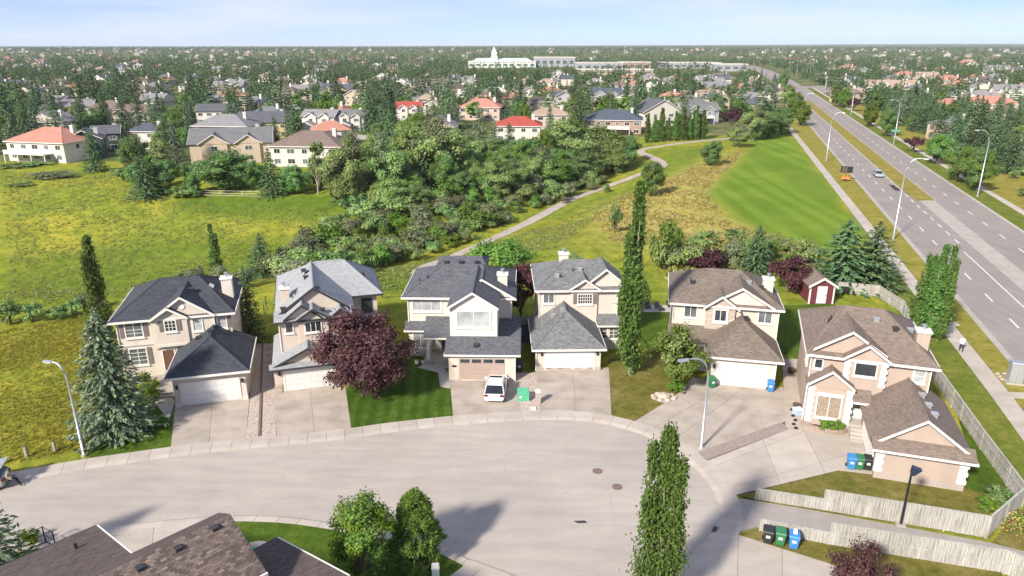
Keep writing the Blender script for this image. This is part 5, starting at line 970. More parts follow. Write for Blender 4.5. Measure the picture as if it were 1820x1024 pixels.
# shrub belt along the creek
belt = PG([(505, 478), (560, 425), (640, 378), (760, 352), (880, 340), (990, 330), (1090, 322), (1010, 350), (930, 382), (850, 420), (780, 455), (690, 470), (600, 492), (530, 505)])
bx_ = [p.x for p in belt]; by_ = [p.y for p in belt]; cnt = 0; pts_ = []
for _ in range(6000):
    x, y = random.uniform(min(bx_), max(bx_)), random.uniform(min(by_), max(by_))
    if not in_poly(np.array([x]), np.array([y]), belt)[0] or any((x - a) ** 2 + (y - c) ** 2 < 3.3 ** 2 for a, c in pts_): continue
    pts_.append((x, y))
    if len(pts_) >= 120: break
pts_.sort(key=lambda p: (p[1], p[0]))
KIND = ['olive', 'green', 'sage grey', 'dark', 'bright green']
BELT = []
for i, (x, y) in enumerate(pts_):
    k = random.choice((0, 0, 1, 2, 2, 3, 1, 4) if i % 3 else (2, 0, 3)); o = put(SHB[k], (x, y, hz(x, y) - .1), random.uniform(2.4, 4.4), '', 'shrub', 'shrubs of the creek thicket', random.uniform(.95, 1.3), name='shrub'); BELT.append((k, o))
for k in range(5):
    L_ = sorted([o for kk, o in BELT if kk == k], key=lambda o: o.location.x / o.location.y)
    for i, o in enumerate(L_): o['label'] = '%s %s shrub from the left in the creek thicket' % (ordinal(i + 1), KIND[k])
for i, (px, py, w, top, k) in enumerate(((20, 575, 60, 535, 3), (60, 572, 50, 540, 3), (105, 566, 44, 545, 3), (135, 562, 40, 532, 3), (150, 552, 40, 520, 2), (350, 500, 60, 475, 2), (325, 505, 46, 484, 3), (395, 505, 40, 470, 2), (430, 510, 50, 478, 2), (490, 492, 60, 452, 2), (520, 480, 50, 430, 2), (545, 470, 60, 415, 2), (60, 294, 70, 288, 3), (20, 298, 60, 291, 3), (95, 316, 90, 306, 2), (40, 330, 50, 325, 3), (205, 312, 20, 302, 0), (220, 322, 40, 300, 3), (320, 352, 46, 332, 3), (345, 350, 40, 330, 3), (1005, 362, 20, 348, 2), (1330, 470, 40, 425, 0), (1300, 478, 40, 430, 2), (1370, 470, 40, 430, 1), (1395, 455, 36, 425, 0), (1240, 470, 30, 440, 3))):
    loc_ = 'the left meadow crest' if i < 5 else 'the charcoal roofed house back' if i < 12 else 'the far left meadow edge' if i < 18 else 'the white railing' if i < 20 else 'the ravine bench' if i == 20 else 'the taupe roof back'
    near(SHB[k], 2.4, (px, py), top, w, '%s shrub, %s counted beside %s' % (KIND[k], ordinal(i + 1), loc_), 'shrub', 'shrub', group='scattered meadow shrubs')

# meadow grass: tufts too many to count
def tufts(name, label, polys, n, s0, s1, mats, seed):
    rg = np.random.default_rng(seed); allC = []; P_ = [PG(p) for p in polys]
    for pl in P_:
        xs = [p.x for p in pl]; ys_ = [p.y for p in pl]; X = rg.uniform(min(xs), max(xs), n * 3); Y = rg.uniform(min(ys_), max(ys_), n * 3); k = in_poly(X, Y, pl); X, Y = X[k][:n], Y[k][:n]
        cl = np.sin(X * .31 + 1.7 * np.sin(Y * .23)) + np.sin(Y * .41 + 2 * np.sin(X * .17)) + rg.normal(size=len(X)) * 1.2; kk = cl > -.6; allC.append(np.column_stack([X[kk], Y[kk]]))
    XY = np.vstack(allC); Z = hgt_np(XY[:, 0], XY[:, 1]); B = 5; base = np.repeat(np.column_stack([XY, Z]), B, 0); N_ = len(base); sz = np.repeat(rg.uniform(s0, s1, len(XY)), B) * rg.uniform(.6, 1.2, N_)
    lean_ = rg.normal(size=(N_, 3)) * [1.1, 1.1, 0] + [.3, .35, .8]; tip = base + nrmz(lean_) * sz[:, None]; sd_ = nrmz(np.cross(lean_, rg.normal(size=(N_, 3)))) * (sz * .16)[:, None]
    off = rg.normal(size=(N_, 3)) * [.18, .18, 0] * sz[:, None]; V = np.empty((N_, 4, 3)); V[:, 0] = base + off - sd_; V[:, 1] = base + off + sd_; V[:, 2] = tip + off + sd_ * .5; V[:, 3] = tip + off - sd_ * .5
    o = link(name, quads_mesh(name, V.reshape(-1, 3), N_, [M[m] for m in mats], rg.integers(0, len(mats), N_))); return tag(o, label, 'grass', kind='stuff')
tufts('meadow_grass', 'long yellow green meadow grass left of the houses', [[(0, 588), (160, 558), (165, 640), (150, 740), (140, 800), (0, 830)], [(-60, 600), (0, 588), (0, 835), (-80, 850)]], 8000, .12, .26, ('L_meadow',), 3)
tufts('dry_grass', 'tall straw coloured grass on the dry slope', [dry_px], 7000, .3, .65, ('L_straw', 'L_straw', 'L_meadow'), 4)
tufts('ravine_grass', 'rough meadow grass and weeds filling the ravine', [[(0, 305), (230, 310), (300, 360), (600, 365), (520, 450), (480, 500), (200, 545), (0, 545)], [(560, 505), (760, 460), (900, 425), (1100, 350), (1180, 320), (1060, 385), (1000, 440), (860, 465), (720, 520)]], 12000, .2, .45, ('L_meadow', 'L_meadow', 'L_olive', 'L_sage'), 5)
tufts('weed_grass', 'tall weeds behind the back yards of the right houses', [[(1180, 440), (1400, 430), (1460, 470), (1450, 520), (1380, 470), (1190, 500)]], 3500, .5, 1.2, ('L_meadow', 'L_straw', 'L_olive'), 6)

# ------------------------------------------------------------------ street furniture
def lamp_post(base, top_py, arm_dir, arm, label, group, z0=.05, r=.09, name='street_lamp'):
    p = G(*base) if not isinstance(base, Vector) else base; H = H_at(p, top_py) if top_py else 12.0; o = empty(name, (p.x, p.y, z0), math.atan2(arm_dir[1], arm_dir[0]), label, 'street lamp', group)
    MB().disc((0, 0, -.1), .24, .32, 10, 0, .2).build('base', M['conc3'], o)
    h0 = H * .80; path = [(0, 0, .1), (0, 0, h0)] + [(arm * (1 - math.cos(t)) * .62, 0, h0 + (H - h0) * math.sin(t)) for t in np.linspace(.25, 1.5, 6)] + [(arm * .9, 0, H)]
    MB().tube(path, [r * 1.25, r * .9] + [r * .75] * 6 + [r * .6], 10).build('pole', M['metal'], o, True)
    hd = MB(); a = arm * .86; hd.hexa([(a, -.13, H - .1), (a + .85, -.16, H - .12), (a + .85, .16, H - .12), (a, .13, H - .1)], [(a, -.08, H + .07), (a + .8, -.11, H + .04), (a + .8, .11, H + .04), (a, .08, H + .07)]); hh_ = hd.build('lamp_head', M['metal'], o)
    MB().box(a + .3, a + .78, -.11, .11, H - .16, H - .11).build('lens', M['lightw'], hh_); return o
SLG = 'street lamps of the cul-de-sac'; ALG = 'street lamps of the arterial road'
lamp_post((150, 811), 648, (-.9, .35), 1.5, 'bent grey street lamp at the edge of the left meadow', SLG, .0); lamp_post((1246, 798), 635, (-.95, -.2), 2.1, 'grey street lamp before the widest driveways', SLG, .0)
dr = (math.cos(R(-17)), math.sin(R(-17)))
for b_, t_, l_, d in (((1587, 427), 281, 'nearest tall lamp on the near side of the arterial road', 1), ((1468, 287), 200, 'second tall lamp on the near side of the arterial road', 1), ((1737, 350), 232, 'nearest tall lamp on the far side of the arterial road', -1), ((1588, 257), 178, 'lamp carrying the green sign across the arterial road', -1), ((1512, 205), 146, 'third tall lamp on the far side of the arterial road', -1), ((1424, 224), 166, 'tall lamp among the street trees at the walk end', 1), ((1466, 165), 128, 'fourth tall lamp on the far side near the junction', -1), ((1433, 140), 112, 'left slim lamp at the distant junction', 1), ((1415, 138), 110, 'far left slim lamp at the distant junction', 1), ((1438, 142), 113, 'right slim lamp at the distant junction', -1)):
    lamp_post(b_, t_, (dr[0] * d, dr[1] * d), 2.6, l_, ALG, 0, .11)
sg = G(1588, 257); o = empty('street_sign', (sg.x, sg.y, 0), 0, 'green street name sign on a far lamp pole', 'sign'); MB().box(-1.6, 1.6, -.2, -.14, 4.0, 4.9).build('panel', M['signgreen'], o); MB().box(-1.3, 1.3, -.215, -.2, 4.36, 4.54).build('lettering', M['paint'], o); MB().box(-.12, .12, -.14, .14, 4.2, 4.7).build('bracket', M['metal'], o)
# footpath lamp: black pole, shoebox head
p = U(1600, 936); H = H_at(p, 832); o = empty('footpath_lamp', (p.x, p.y, .11), R(-17), 'black footpath lamp between the two grey fences', 'lamp'); MB().prism([(-.3, -.25), (.3, -.25), (.3, .25), (-.3, .25)], -.1, .14).build('base', M['conc3'], o)
MB().tube([(0, 0, .1), (0, 0, H)], [.09, .07], 8).build('pole', M['black'], o); MB().hexa([(-.05, -.22, H - .55), (.12, -.22, H - .6), (.12, .22, H - .6), (-.05, .22, H - .55)], [(-.02, -.2, H + .02), (.55, -.2, H - .12), (.55, .2, H - .12), (-.02, .2, H + .02)]).build('lamp_head', plain('navy', (.02, .025, .06), .4), o)
# bins
def bin_(px, py, m, rz, label, group):
    p = U(px, py); o = empty('wheeled_bin', (p.x, p.y, .1), rz, label, 'bin', group)
    MB().hexa([(-.24, -.26, .08), (.24, -.26, .08), (.24, .26, .08), (-.24, .26, .08)], [(-.31, -.36, .98), (.31, -.36, .98), (.31, .36, .98), (-.31, .36, .98)]).build('body', M[m], o)
    l = MB().hexa([(-.34, -.4, .985), (.34, -.4, .985), (.34, .38, .985), (-.34, .38, .985)], [(-.3, -.34, 1.06), (.3, -.34, 1.06), (.3, .36, 1.1), (-.3, .36, 1.1)]).build('lid', M[m], o); MB().tube([(-.26, .45, 1.03), (.26, .45, 1.03)], .025, 6).build('handle', M['black'], l)
    for s_ in (-1, 1): w = MB().disc((0, 0, -.04), .13, .08, 12); w.xf(Matrix.Translation((s_ * .3, .27, .13)) @ Matrix.Rotation(R(90), 4, 'Y')); w.build('wheel', M['rubber'], o)
    MB().box(-.13, .13, -.345, -.335, .55, .75).xf(Matrix.Rotation(0, 4, 'X')).build('sticker', M['paint'], o)
BG_ = 'bins against the side garage'; BF = 'bins beside the lower fence'
bin_(1511, 834, 'bin_blue', R(-17), 'blue bin leftmost of three beside the side facing garage', BG_); bin_(1525, 835, 'bin_green', R(-17), 'green bin in the middle of three beside the side facing garage', BG_); bin_(1540, 836, 'bin_black', R(-17), 'black bin rightmost of three beside the side facing garage', BG_)
bin_(1363, 966, 'bin_black', R(-20), 'black bin on the rough lawn by the lower fence', BF); bin_(1385, 969, 'bin_green', R(-20), 'green bin on the rough lawn by the lower fence', BF); bin_(1409, 975, 'bin_blue', R(-20), 'blue bin with papers on top by the lower fence', BF)
bin_(1264, 690, 'bin_green', R(10), 'dark green bin left of the white garage door behind the lamp', 'bins by the taupe roofed house'); bin_(1368, 697, 'bin_blue', R(-15), 'blue bin right of the white garage door behind the lamp', 'bins by the taupe roofed house'); bin_(923, 661, 'bin_black', 0, 'black bin in the gap between the two middle garages', 'bins by the middle garages')
o = empty('paper_stack', (U(1409, 975).x, U(1409, 975).y, 1.2), R(-20), 'white papers on the lid of the lower blue bin', 'papers'); MB().box(-.12, .14, -.1, .2, 0, .22).build('paper', M['paint'], o)
# utility boxes
p = U(930, 712); o = empty('transformer_box', (p.x, p.y, .1), R(4), 'green utility transformer box on the pink gravel bed', 'utility box'); MB().box(-.62, .62, -.55, .55, -.02, .1).build('pad', M['conc3'], o); MB().hexa([(-.5, -.5, .1), (.5, -.5, .1), (.5, .45, .1), (-.5, .45, .1)], [(-.5, -.42, .75), (.5, -.42, .75), (.5, .45, .95), (-.5, .45, .95)]).build('cabinet', M['xformer'], o); MB().hexa([(-.54, -.47, .752), (.54, -.47, .752), (.54, .48, .953), (-.54, .48, .953)], [(-.5, -.42, .8), (.5, -.42, .8), (.5, .45, 1.0), (-.5, .45, 1.0)]).build('lid', M['xformer'], o); MB().box(-.4, -.16, -.49, -.475, .4, .6).build('warning_label', M['paint'], o)
for px, py, h_, l_, mm in ((956, 718, 1.35, 'beige utility pedestal right of the green transformer box', 'conc2'), (775, 1034, 1.2, 'pale mint utility pedestal at the bottom edge of the lawn', 'mint'), (948, 729, .15, 'small white valve cover in the gravel bed', 'wht')):
    p = U(px, py); o = empty('utility_pedestal', (p.x, p.y, .08), .1, l_, 'utility box'); MB().box(-.22, .22, -.2, .2, 0, h_ * .86).build('case', M[mm], o); MB().hexa([(-.25, -.23, h_ * .86), (.25, -.23, h_ * .86), (.25, .23, h_ * .86), (-.25, .23, h_ * .86)], [(-.18, -.16, h_), (.18, -.16, h_), (.18, .16, h_), (-.18, .16, h_)]).build('cap', M['wht'], o)
p = U(1801, 682); o = empty('control_cabinet', (p.x, p.y, .03), R(-17), 'grey roadside control cabinet at the right edge', 'cabinet'); MB().box(-.75, .75, -.5, .5, 0, .18).build('plinth', M['conc3'], o); MB().box(-.62, .62, -.4, .4, .18, 2.15).build('case', M['metal'], o); MB().hexa([(-.68, -.46, 2.15), (.68, -.46, 2.15), (.68, .46, 2.15), (-.68, .46, 2.15)], [(-.6, -.38, 2.3), (.6, -.38, 2.3), (.6, .38, 2.3), (-.6, .38, 2.3)]).build('hood', M['metal'], o); MB().box(-.55, -.02, -.42, -.402, .28, 2.05).build('door', M['silver'], o); MB().box(.02, .55, -.42, -.402, .28, 2.05).build('door', M['silver'], o)
for k in range(7): p = U(1772 + k * 4.2, 666 + (k % 3) * 5); tag(MB().hexa([(-.2, -.15, 0), (.2, -.12, 0), (.15, .17, 0), (-.17, .14, 0)], [(-.1, -.08, .16), (.12, -.05, .2), (.08, .1, .18), (-.1, .08, .14)]).build('stone', M['rock']), '%s pale stone from the left beside the roadside cabinet' % ordinal(k + 1), 'stone', 'stones by the roadside cabinet').location = (p.x, p.y, .06)
p = U(1687, 577); tag(MB().box(-.9, .9, -.5, .5, 0, .16).build('concrete_pad', M['conc2']), 'square white concrete pad in the verge grass', 'concrete pad').location = (p.x, p.y, .05); bpy.data.objects['concrete_pad'].rotation_euler.z = R(-8)
# fences
bmat = []
def boards(L, h, k, gap=.006, cap=True):
    mb = MB(); n = max(2, round(L / .145)); w = L / n
    for i in range(n): mb.box(i * w + gap, (i + 1) * w - gap, -.012 + random.uniform(-.006, .006), .012 + random.uniform(-.004, .004), .06 + random.uniform(-.02, .02), h - .05 + random.uniform(-.012, .012))
    return mb.mesh('fence_boards', M['fence'])
fm, nt, b = mat('fence_paint'); p_ = N(nt, 'ShaderNodeTexCoord').outputs['Object']; w1 = noise(nt, mapn(nt, p_, (7, 7, .5)), 1.2, 5, .7); w2 = noise(nt, pos(nt), .5, 4); w3 = noise(nt, mapn(nt, p_, (7, 1, .05)), 1.0, 2)
col = ramp(nt, w1, [(.32, (.17, .165, .155)), (.45, (.36, .35, .325)), (.60, (.47, .45, .41)), (.75, (.53, .50, .455))]); col = mixc(nt, .5, col, ramp(nt, w2, [(.35, (.62, .60, .55)), (.6, (1, 1, 1))]), 'MULTIPLY'); col = mixc(nt, .5, col, ramp(nt, w3, [(.3, (.6, .6, .6)), (.6, (1.1, 1.1, 1.1))]), 'MULTIPLY')
nt.links.new(col, b.inputs['Base Color']); b.inputs['Roughness'].default_value = .9; M['fence'] = fm
PAN = {}
def fence(pts, h, label, bay=2.4, mid_rail=False, post_h=.1):
    o = empty('fence', (pts[0].x, pts[0].y, 0), 0, label, 'fence', 'grey board fences'); O = Vector((pts[0].x, pts[0].y, 0))
    for a, c in zip(pts[:-1], pts[1:]):
        a = Vector((a.x, a.y, 0)); c = Vector((c.x, c.y, 0)); L = (c - a).length; n = max(1, round(L / bay)); d = (c - a).normalized(); ang = math.atan2(d.y, d.x); w = L / n; key = (round(w, 2), h)
        if key not in PAN: PAN[key] = [boards(w - .11, h, k) for k in range(3)]
        for i in range(n):
            q_ = a + d * (w * i) - O; s_ = link('panel', random.choice(PAN[key]), o); s_.location = q_ + d * .055; s_.rotation_euler.z = ang; s_['kind'] = 'stuff'
            r_ = MB().box(.0, w - .002, -.065, .065, h - .045, h + .0).xf(Matrix.Translation(q_) @ Matrix.Rotation(ang, 4, 'Z')).build('cap_rail', M['fence'], o)
            t_ = MB().box(.055, w - .055, .02, .06, .35, .44).box(.055, w - .055, .02, .06, h * .62, h * .62 + .09); t_.xf(Matrix.Translation(q_) @ Matrix.Rotation(ang, 4, 'Z')).build('rails', M['fence'], o)['kind'] = 'stuff'
            if mid_rail: MB().box(.055, w - .055, -.035, -.014, h * .5 - .05, h * .5 + .04).xf(Matrix.Translation(q_) @ Matrix.Rotation(ang, 4, 'Z')).build('middle_rail', M['fence'], o)
        for i in range(n + 1): q_ = a + d * (w * i) - O; MB().box(-.055, .055, -.05, .075, -.1, h - .05).xf(Matrix.Translation(q_) @ Matrix.Rotation(ang, 4, 'Z')).build('post', M['fence'], o)
    return o
up0 = [U(1342, 889), U(1462, 908)]; fence(up0, 1.0, 'low grey fence stub at the street end of the upper footpath fence')
fence([U(1462, 908), U(1752, 957), U(1815, 901)], 1.75, 'tall grey board fence above the footpath turning at the corner'); fence([U(1350, 945), U(1472, 969)], 1.0, 'low grey fence stub behind the three lower bins')
fence([U(1472, 969), U(1783, 1020), U(1850, 1050)], 1.75, 'tall grey two panel fence below the footpath', mid_rail=True)
fence([U(1815, 901), U(1742, 800), U(1662, 682), U(1616, 590), U(1602, 558)], 1.75, 'long grey board fence running beside the arterial walk'); fence([U(1602, 556), U(1560, 528), U(1488, 521)], 1.6, 'curved grey back fence right of the red shed')
def rail_fence(pts, h, label, m='black', bay=2.4, name='railing'):
    O = Vector((pts[0].x, pts[0].y, 0)); o = empty(name, (O.x, O.y, pts[0].z), 0, label, 'fence')
    for a, c in zip(pts[:-1], pts[1:]):
        L = (c - a).length; n = max(1, round(L / bay))
        za = pts[0].z
        for i in range(n + 1): q_ = a.lerp(c, i / n) - O - Vector((0, 0, za)); MB().tube([(q_.x, q_.y, q_.z - .2), (q_.x, q_.y, q_.z + h)], .04, 6).build('post', M[m], o)
        for zz in (h * .97, h * .5, h * .1): MB().tube([tuple(a - O + Vector((0, 0, zz - za))), tuple(c - O + Vector((0, 0, zz - za)))], .028, 5).build('rail', M[m], o)
    return o
rail_fence([U(153, 808), U(163, 752)], 1.2, 'short black metal railing behind the left street lamp'); rail_fence([U(40, 985), U(82, 965), U(100, 975)], 1.3, 'dark wire fence corner at the bottom left')
rail_fence([G(470, 560), G(474, 545)], 1.4, 'short black fence behind the two left houses'); rail_fence([G(680, 530), G(718, 528)], 1.2, 'black wire fence between pale grey and slate roofs'); rail_fence([G(352, 347), G(470, 350)], 1.2, 'thin white railing below the broad dark green tree', 'wht', 6)
for k, (px, py) in enumerate(((48, 812), (98, 803), (2, 826))):
    p = U(px, py); o = empty('bollard', (p.x, p.y, 0), .1 * k, ('middle', 'right', 'left')[k] + ' weathered wooden post along the left meadow edge', 'bollard', 'wooden posts along the meadow'); MB().hexa([(-.11, -.1, -.1), (.11, -.1, -.1), (.11, .1, -.1), (-.11, .1, -.1)], [(-.1, -.09, .9), (.1, -.09, .9), (.1, .09, .9), (-.1, .09, .9)]).build('post', M['bark_p'], o); MB().box(-.09, .09, -.08, .08, .9, .95).build('top', M['bark'], o)
# shed
p = U(1437, 541); o = empty('garden_shed', (p.x, p.y, .05), R(-3), 'dark red garden shed with white door and trim', 'shed'); MB().box(0, 2.2, 0, 2.6, 0, 2.0).build('wall', M['shedred'], o)
w_ = MB(); w_.hexa([(0, 0, 2.0), (2.2, 0, 2.0), (2.2, 2.6, 2.0), (0, 2.6, 2.0)], [(1.09, 0, 2.72), (1.11, 0, 2.72), (1.11, 2.6, 2.72), (1.09, 2.6, 2.72)]); w_.build('gable_wall', M['shedred'], o)
r_ = MB(); sl_ = .72 / 1.1
for s_ in (-1, 1): r_.hexa([(1.1, -.2, 2.73), (1.1 + s_ * 1.35, -.2, 2.73 - 1.35 * sl_), (1.1 + s_ * 1.35, 2.8, 2.73 - 1.35 * sl_), (1.1, 2.8, 2.73)], [(1.1, -.2, 2.83), (1.1 + s_ * 1.35, -.2, 2.83 - 1.35 * sl_), (1.1 + s_ * 1.35, 2.8, 2.83 - 1.35 * sl_), (1.1, 2.8, 2.83)])
ro = r_.build('roof', M['brownroof'], o); f_ = MB()
for s_ in (-1, 1): f_.hexa([(1.1, -.25, 2.62), (1.1 + s_ * 1.37, -.25, 2.62 - 1.37 * sl_), (1.1 + s_ * 1.37, -.204, 2.62 - 1.37 * sl_), (1.1, -.204, 2.62)], [(1.1, -.25, 2.86), (1.1 + s_ * 1.37, -.25, 2.86 - 1.37 * sl_), (1.1 + s_ * 1.37, -.204, 2.86 - 1.37 * sl_), (1.1, -.204, 2.86)])
f_.build('rake_board', M['wht'], ro); d_ = MB().box(.65, 1.55, -.04, -.003, .1, 1.9).build('door', M['gdw'], o); MB().box(1.42, 1.48, -.1, -.04, .95, 1.05).build('handle', M['black'], d_)
for x in (0, 2.2): MB().box(x - .07, x + .07, -.03, .08, 0, 2.0).build('corner_trim', M['wht'], o)
o.scale = (1.32, 1.32, 1.25)
# rock bed, planter, porch things
p = U(1180, 708); o = empty('rock_bed', (p.x, p.y, .08), 0, 'pale boulder ring around the leafy tree foot', 'rocks')
for k in range(9):
    a = k * .7; r_ = .25 + .16 * random.random(); x, y = math.cos(a) * 1.3, math.sin(a) * .8; bm = bmesh.new(); bmesh.ops.create_icosphere(bm, subdivisions=2, radius=r_)
    for v in bm.verts: v.co = Vector((v.co.x * random.uniform(1, 1.2) + x, v.co.y * 1.1 + y, v.co.z * .7 + r_ * .3)) + Vector((random.uniform(-.03, .03),) * 3)
    me_ = bpy.data.meshes.new('boulder'); bm.to_mesh(me_); bm.free(); me_.materials.append(M['rock']); link('boulder', me_, o)
o.scale = (.78, .78, .78); MB().disc((0, 0, -.02), 1.35, .04, 18).build('gravel', M['gravel'], o); bm = bmesh.new(); bmesh.ops.create_icosphere(bm, subdivisions=2, radius=.62)
for v in bm.verts: v.co = Vector((v.co.x * 1.25, v.co.y, v.co.z * .6 + .2)) + Vector((random.uniform(-.05, .05),) * 3)
me_ = bpy.data.meshes.new('boulder'); bm.to_mesh(me_); bm.free(); me_.materials.append(M['rock']); link('boulder', me_, o)
p = U(1465, 762); o = empty('planter', (p.x, p.y, .1), R(-17.7), 'curved low stone planter before the curtained bay window', 'planter'); n = 22; ring = [(1.9 * math.cos(t) * (1 - .1 * abs(math.sin(t))), -.1 + 1.0 * math.sin(t)) for t in np.linspace(math.pi, 2 * math.pi, n)]
for k in range(n - 1):
    a, c = Vector((*ring[k], 0)), Vector((*ring[k + 1], 0)); d = (c - a).normalized(); nn_ = Vector((-d.y, d.x, 0)) * .24; MB().prism([a + d * .01, c - d * .01, c - d * .01 + nn_, a + d * .01 + nn_], 0, .42 + .03 * (k % 2)).build('block', M['slabstone'], o)
MB().prism([(x * .9, y * .85) for x, y in ring] + [(1.7, .9), (-1.7, .9)], 0, .3).build('soil', M['mulch'], o)
for k, (px, py) in enumerate(((1409, 742), (1413, 750), (1410, 757), (1414, 764), (1407, 731))): p = U(px, py); tag(MB().box(-.14, .14, -.1, .1, 0, .09).box(-.05, .12, -.08, .08, .091, .14).build('shoe', M['black']), '%s dark lump from the house in the row on the side yard' % ordinal(k + 1), 'shoe', 'dark things in a row on the side yard').location = (p.x, p.y, .13)
p = U(1417, 738); o = empty('water_tub', (p.x, p.y, .12), .2, 'pale blue plastic tub at the house corner', 'tub'); MB().hexa([(-.3, -.25, 0), (.3, -.25, 0), (.3, .25, 0), (-.3, .25, 0)], [(-.38, -.32, .5), (.38, -.32, .5), (.38, .32, .5), (-.38, .32, .5)]).build('tub', plain('tub_blue', (.40, .56, .70), .4), o); MB().box(-.4, .4, -.34, .34, .5, .55).build('lid', plain('tub_lid', (.6, .68, .74), .4), o)
for k, (px, py) in enumerate(((1416, 728), (1406, 664))): p = U(px, py); o = empty('round_pot', (p.x, p.y, .12), 0, ('brown round pot beside the blue tub', 'brown round pot far back in the side yard')[k], 'pot'); MB().disc((0, 0, 0), .28, .4, 14, 0, .42).build('pot', M['brown'], o); MB().disc((0, 0, .38), .36, .04, 14).build('soil', M['mulch'], o)
for k, (px, py) in enumerate(((741, 648), (752, 648))): p = U(px, py); o = empty('white_pot', (p.x, p.y, .1), 0, ('left', 'right')[k] + ' white flower pot beside the slate house front walk', 'pot', 'white pots by the front walk'); MB().disc((0, 0, 0), .16, .42, 12, 0, .22).build('pot', M['wht'], o); MB().disc((0, 0, .40), .2, .03, 12).build('soil', M['mulch'], o)
p = U(1500, 524); o = empty('barbecue', (p.x, p.y, .05), R(-10), 'black barbecue before the curved back fence', 'barbecue'); MB().box(-.5, .5, -.25, .25, .45, .8).build('body', M['black'], o); MB().tube([(-.5, 0, .85), (.5, 0, .85)], .24, 10).build('lid', M['black'], o)
for sx in (-.45, .45): MB().box(sx - .03, sx + .03, -.2, .2, 0, .45).build('leg', M['black'], o)
p = U(452, 985); o = empty('buried_tank_lid', (p.x, p.y, .05), 0, 'green round hatch in a gravel ring by the brown roof', 'hatch'); MB().disc((0, 0, 0), 1.15, .07, 18).build('gravel_ring', M['gravel'], o); MB().disc((0, 0, .05), .6, .12, 16, 0, .5).build('lid', M['xformer'], o)
for k, (px, py) in enumerate(((1150, 548), (1172, 552), (1195, 549))): p = U(px, py); o = empty('patio_chair', (p.x, p.y, .1), R(20 * k), ('left', 'middle', 'right')[k] + ' grey patio lounger behind the two right middle houses', 'lounger', 'patio loungers'); MB().box(-.35, .35, -.6, .5, .25, .35).build('seat', M['vent'], o); MB().hexa([(-.35, .5, .25), (.35, .5, .25), (.35, .6, .25), (-.35, .6, .25)], [(-.35, .75, .8), (.35, .75, .8), (.35, .85, .8), (-.35, .85, .8)]).build('backrest', M['vent'], o); [MB().box(x - .03, x + .03, y - .03, y + .03, 0, .25).build('leg', M['vent'], o) for x in (-.3, .3) for y in (-.5, .4)]
sheet('patio', UU([(1140, 556), (1200, 556), (1204, 544), (1144, 543)]), .1, M['conc3'], .1, 'pale patio slab behind the right middle houses', 'patio')
p = G(1005, 351); o = empty('bench', (p.x, p.y, p.z + .02), R(40), 'small dark bench beside the ravine path', 'bench'); MB().box(-.9, .9, -.22, .22, .42, .48).build('seat', M['timber'], o); MB().box(-.9, .9, .22, .27, .55, .9).build('backrest', M['timber'], o)
for x in (-.7, .7): MB().box(x - .05, x + .05, -.2, .27, -.1, .55).build('leg', M['black'], o)

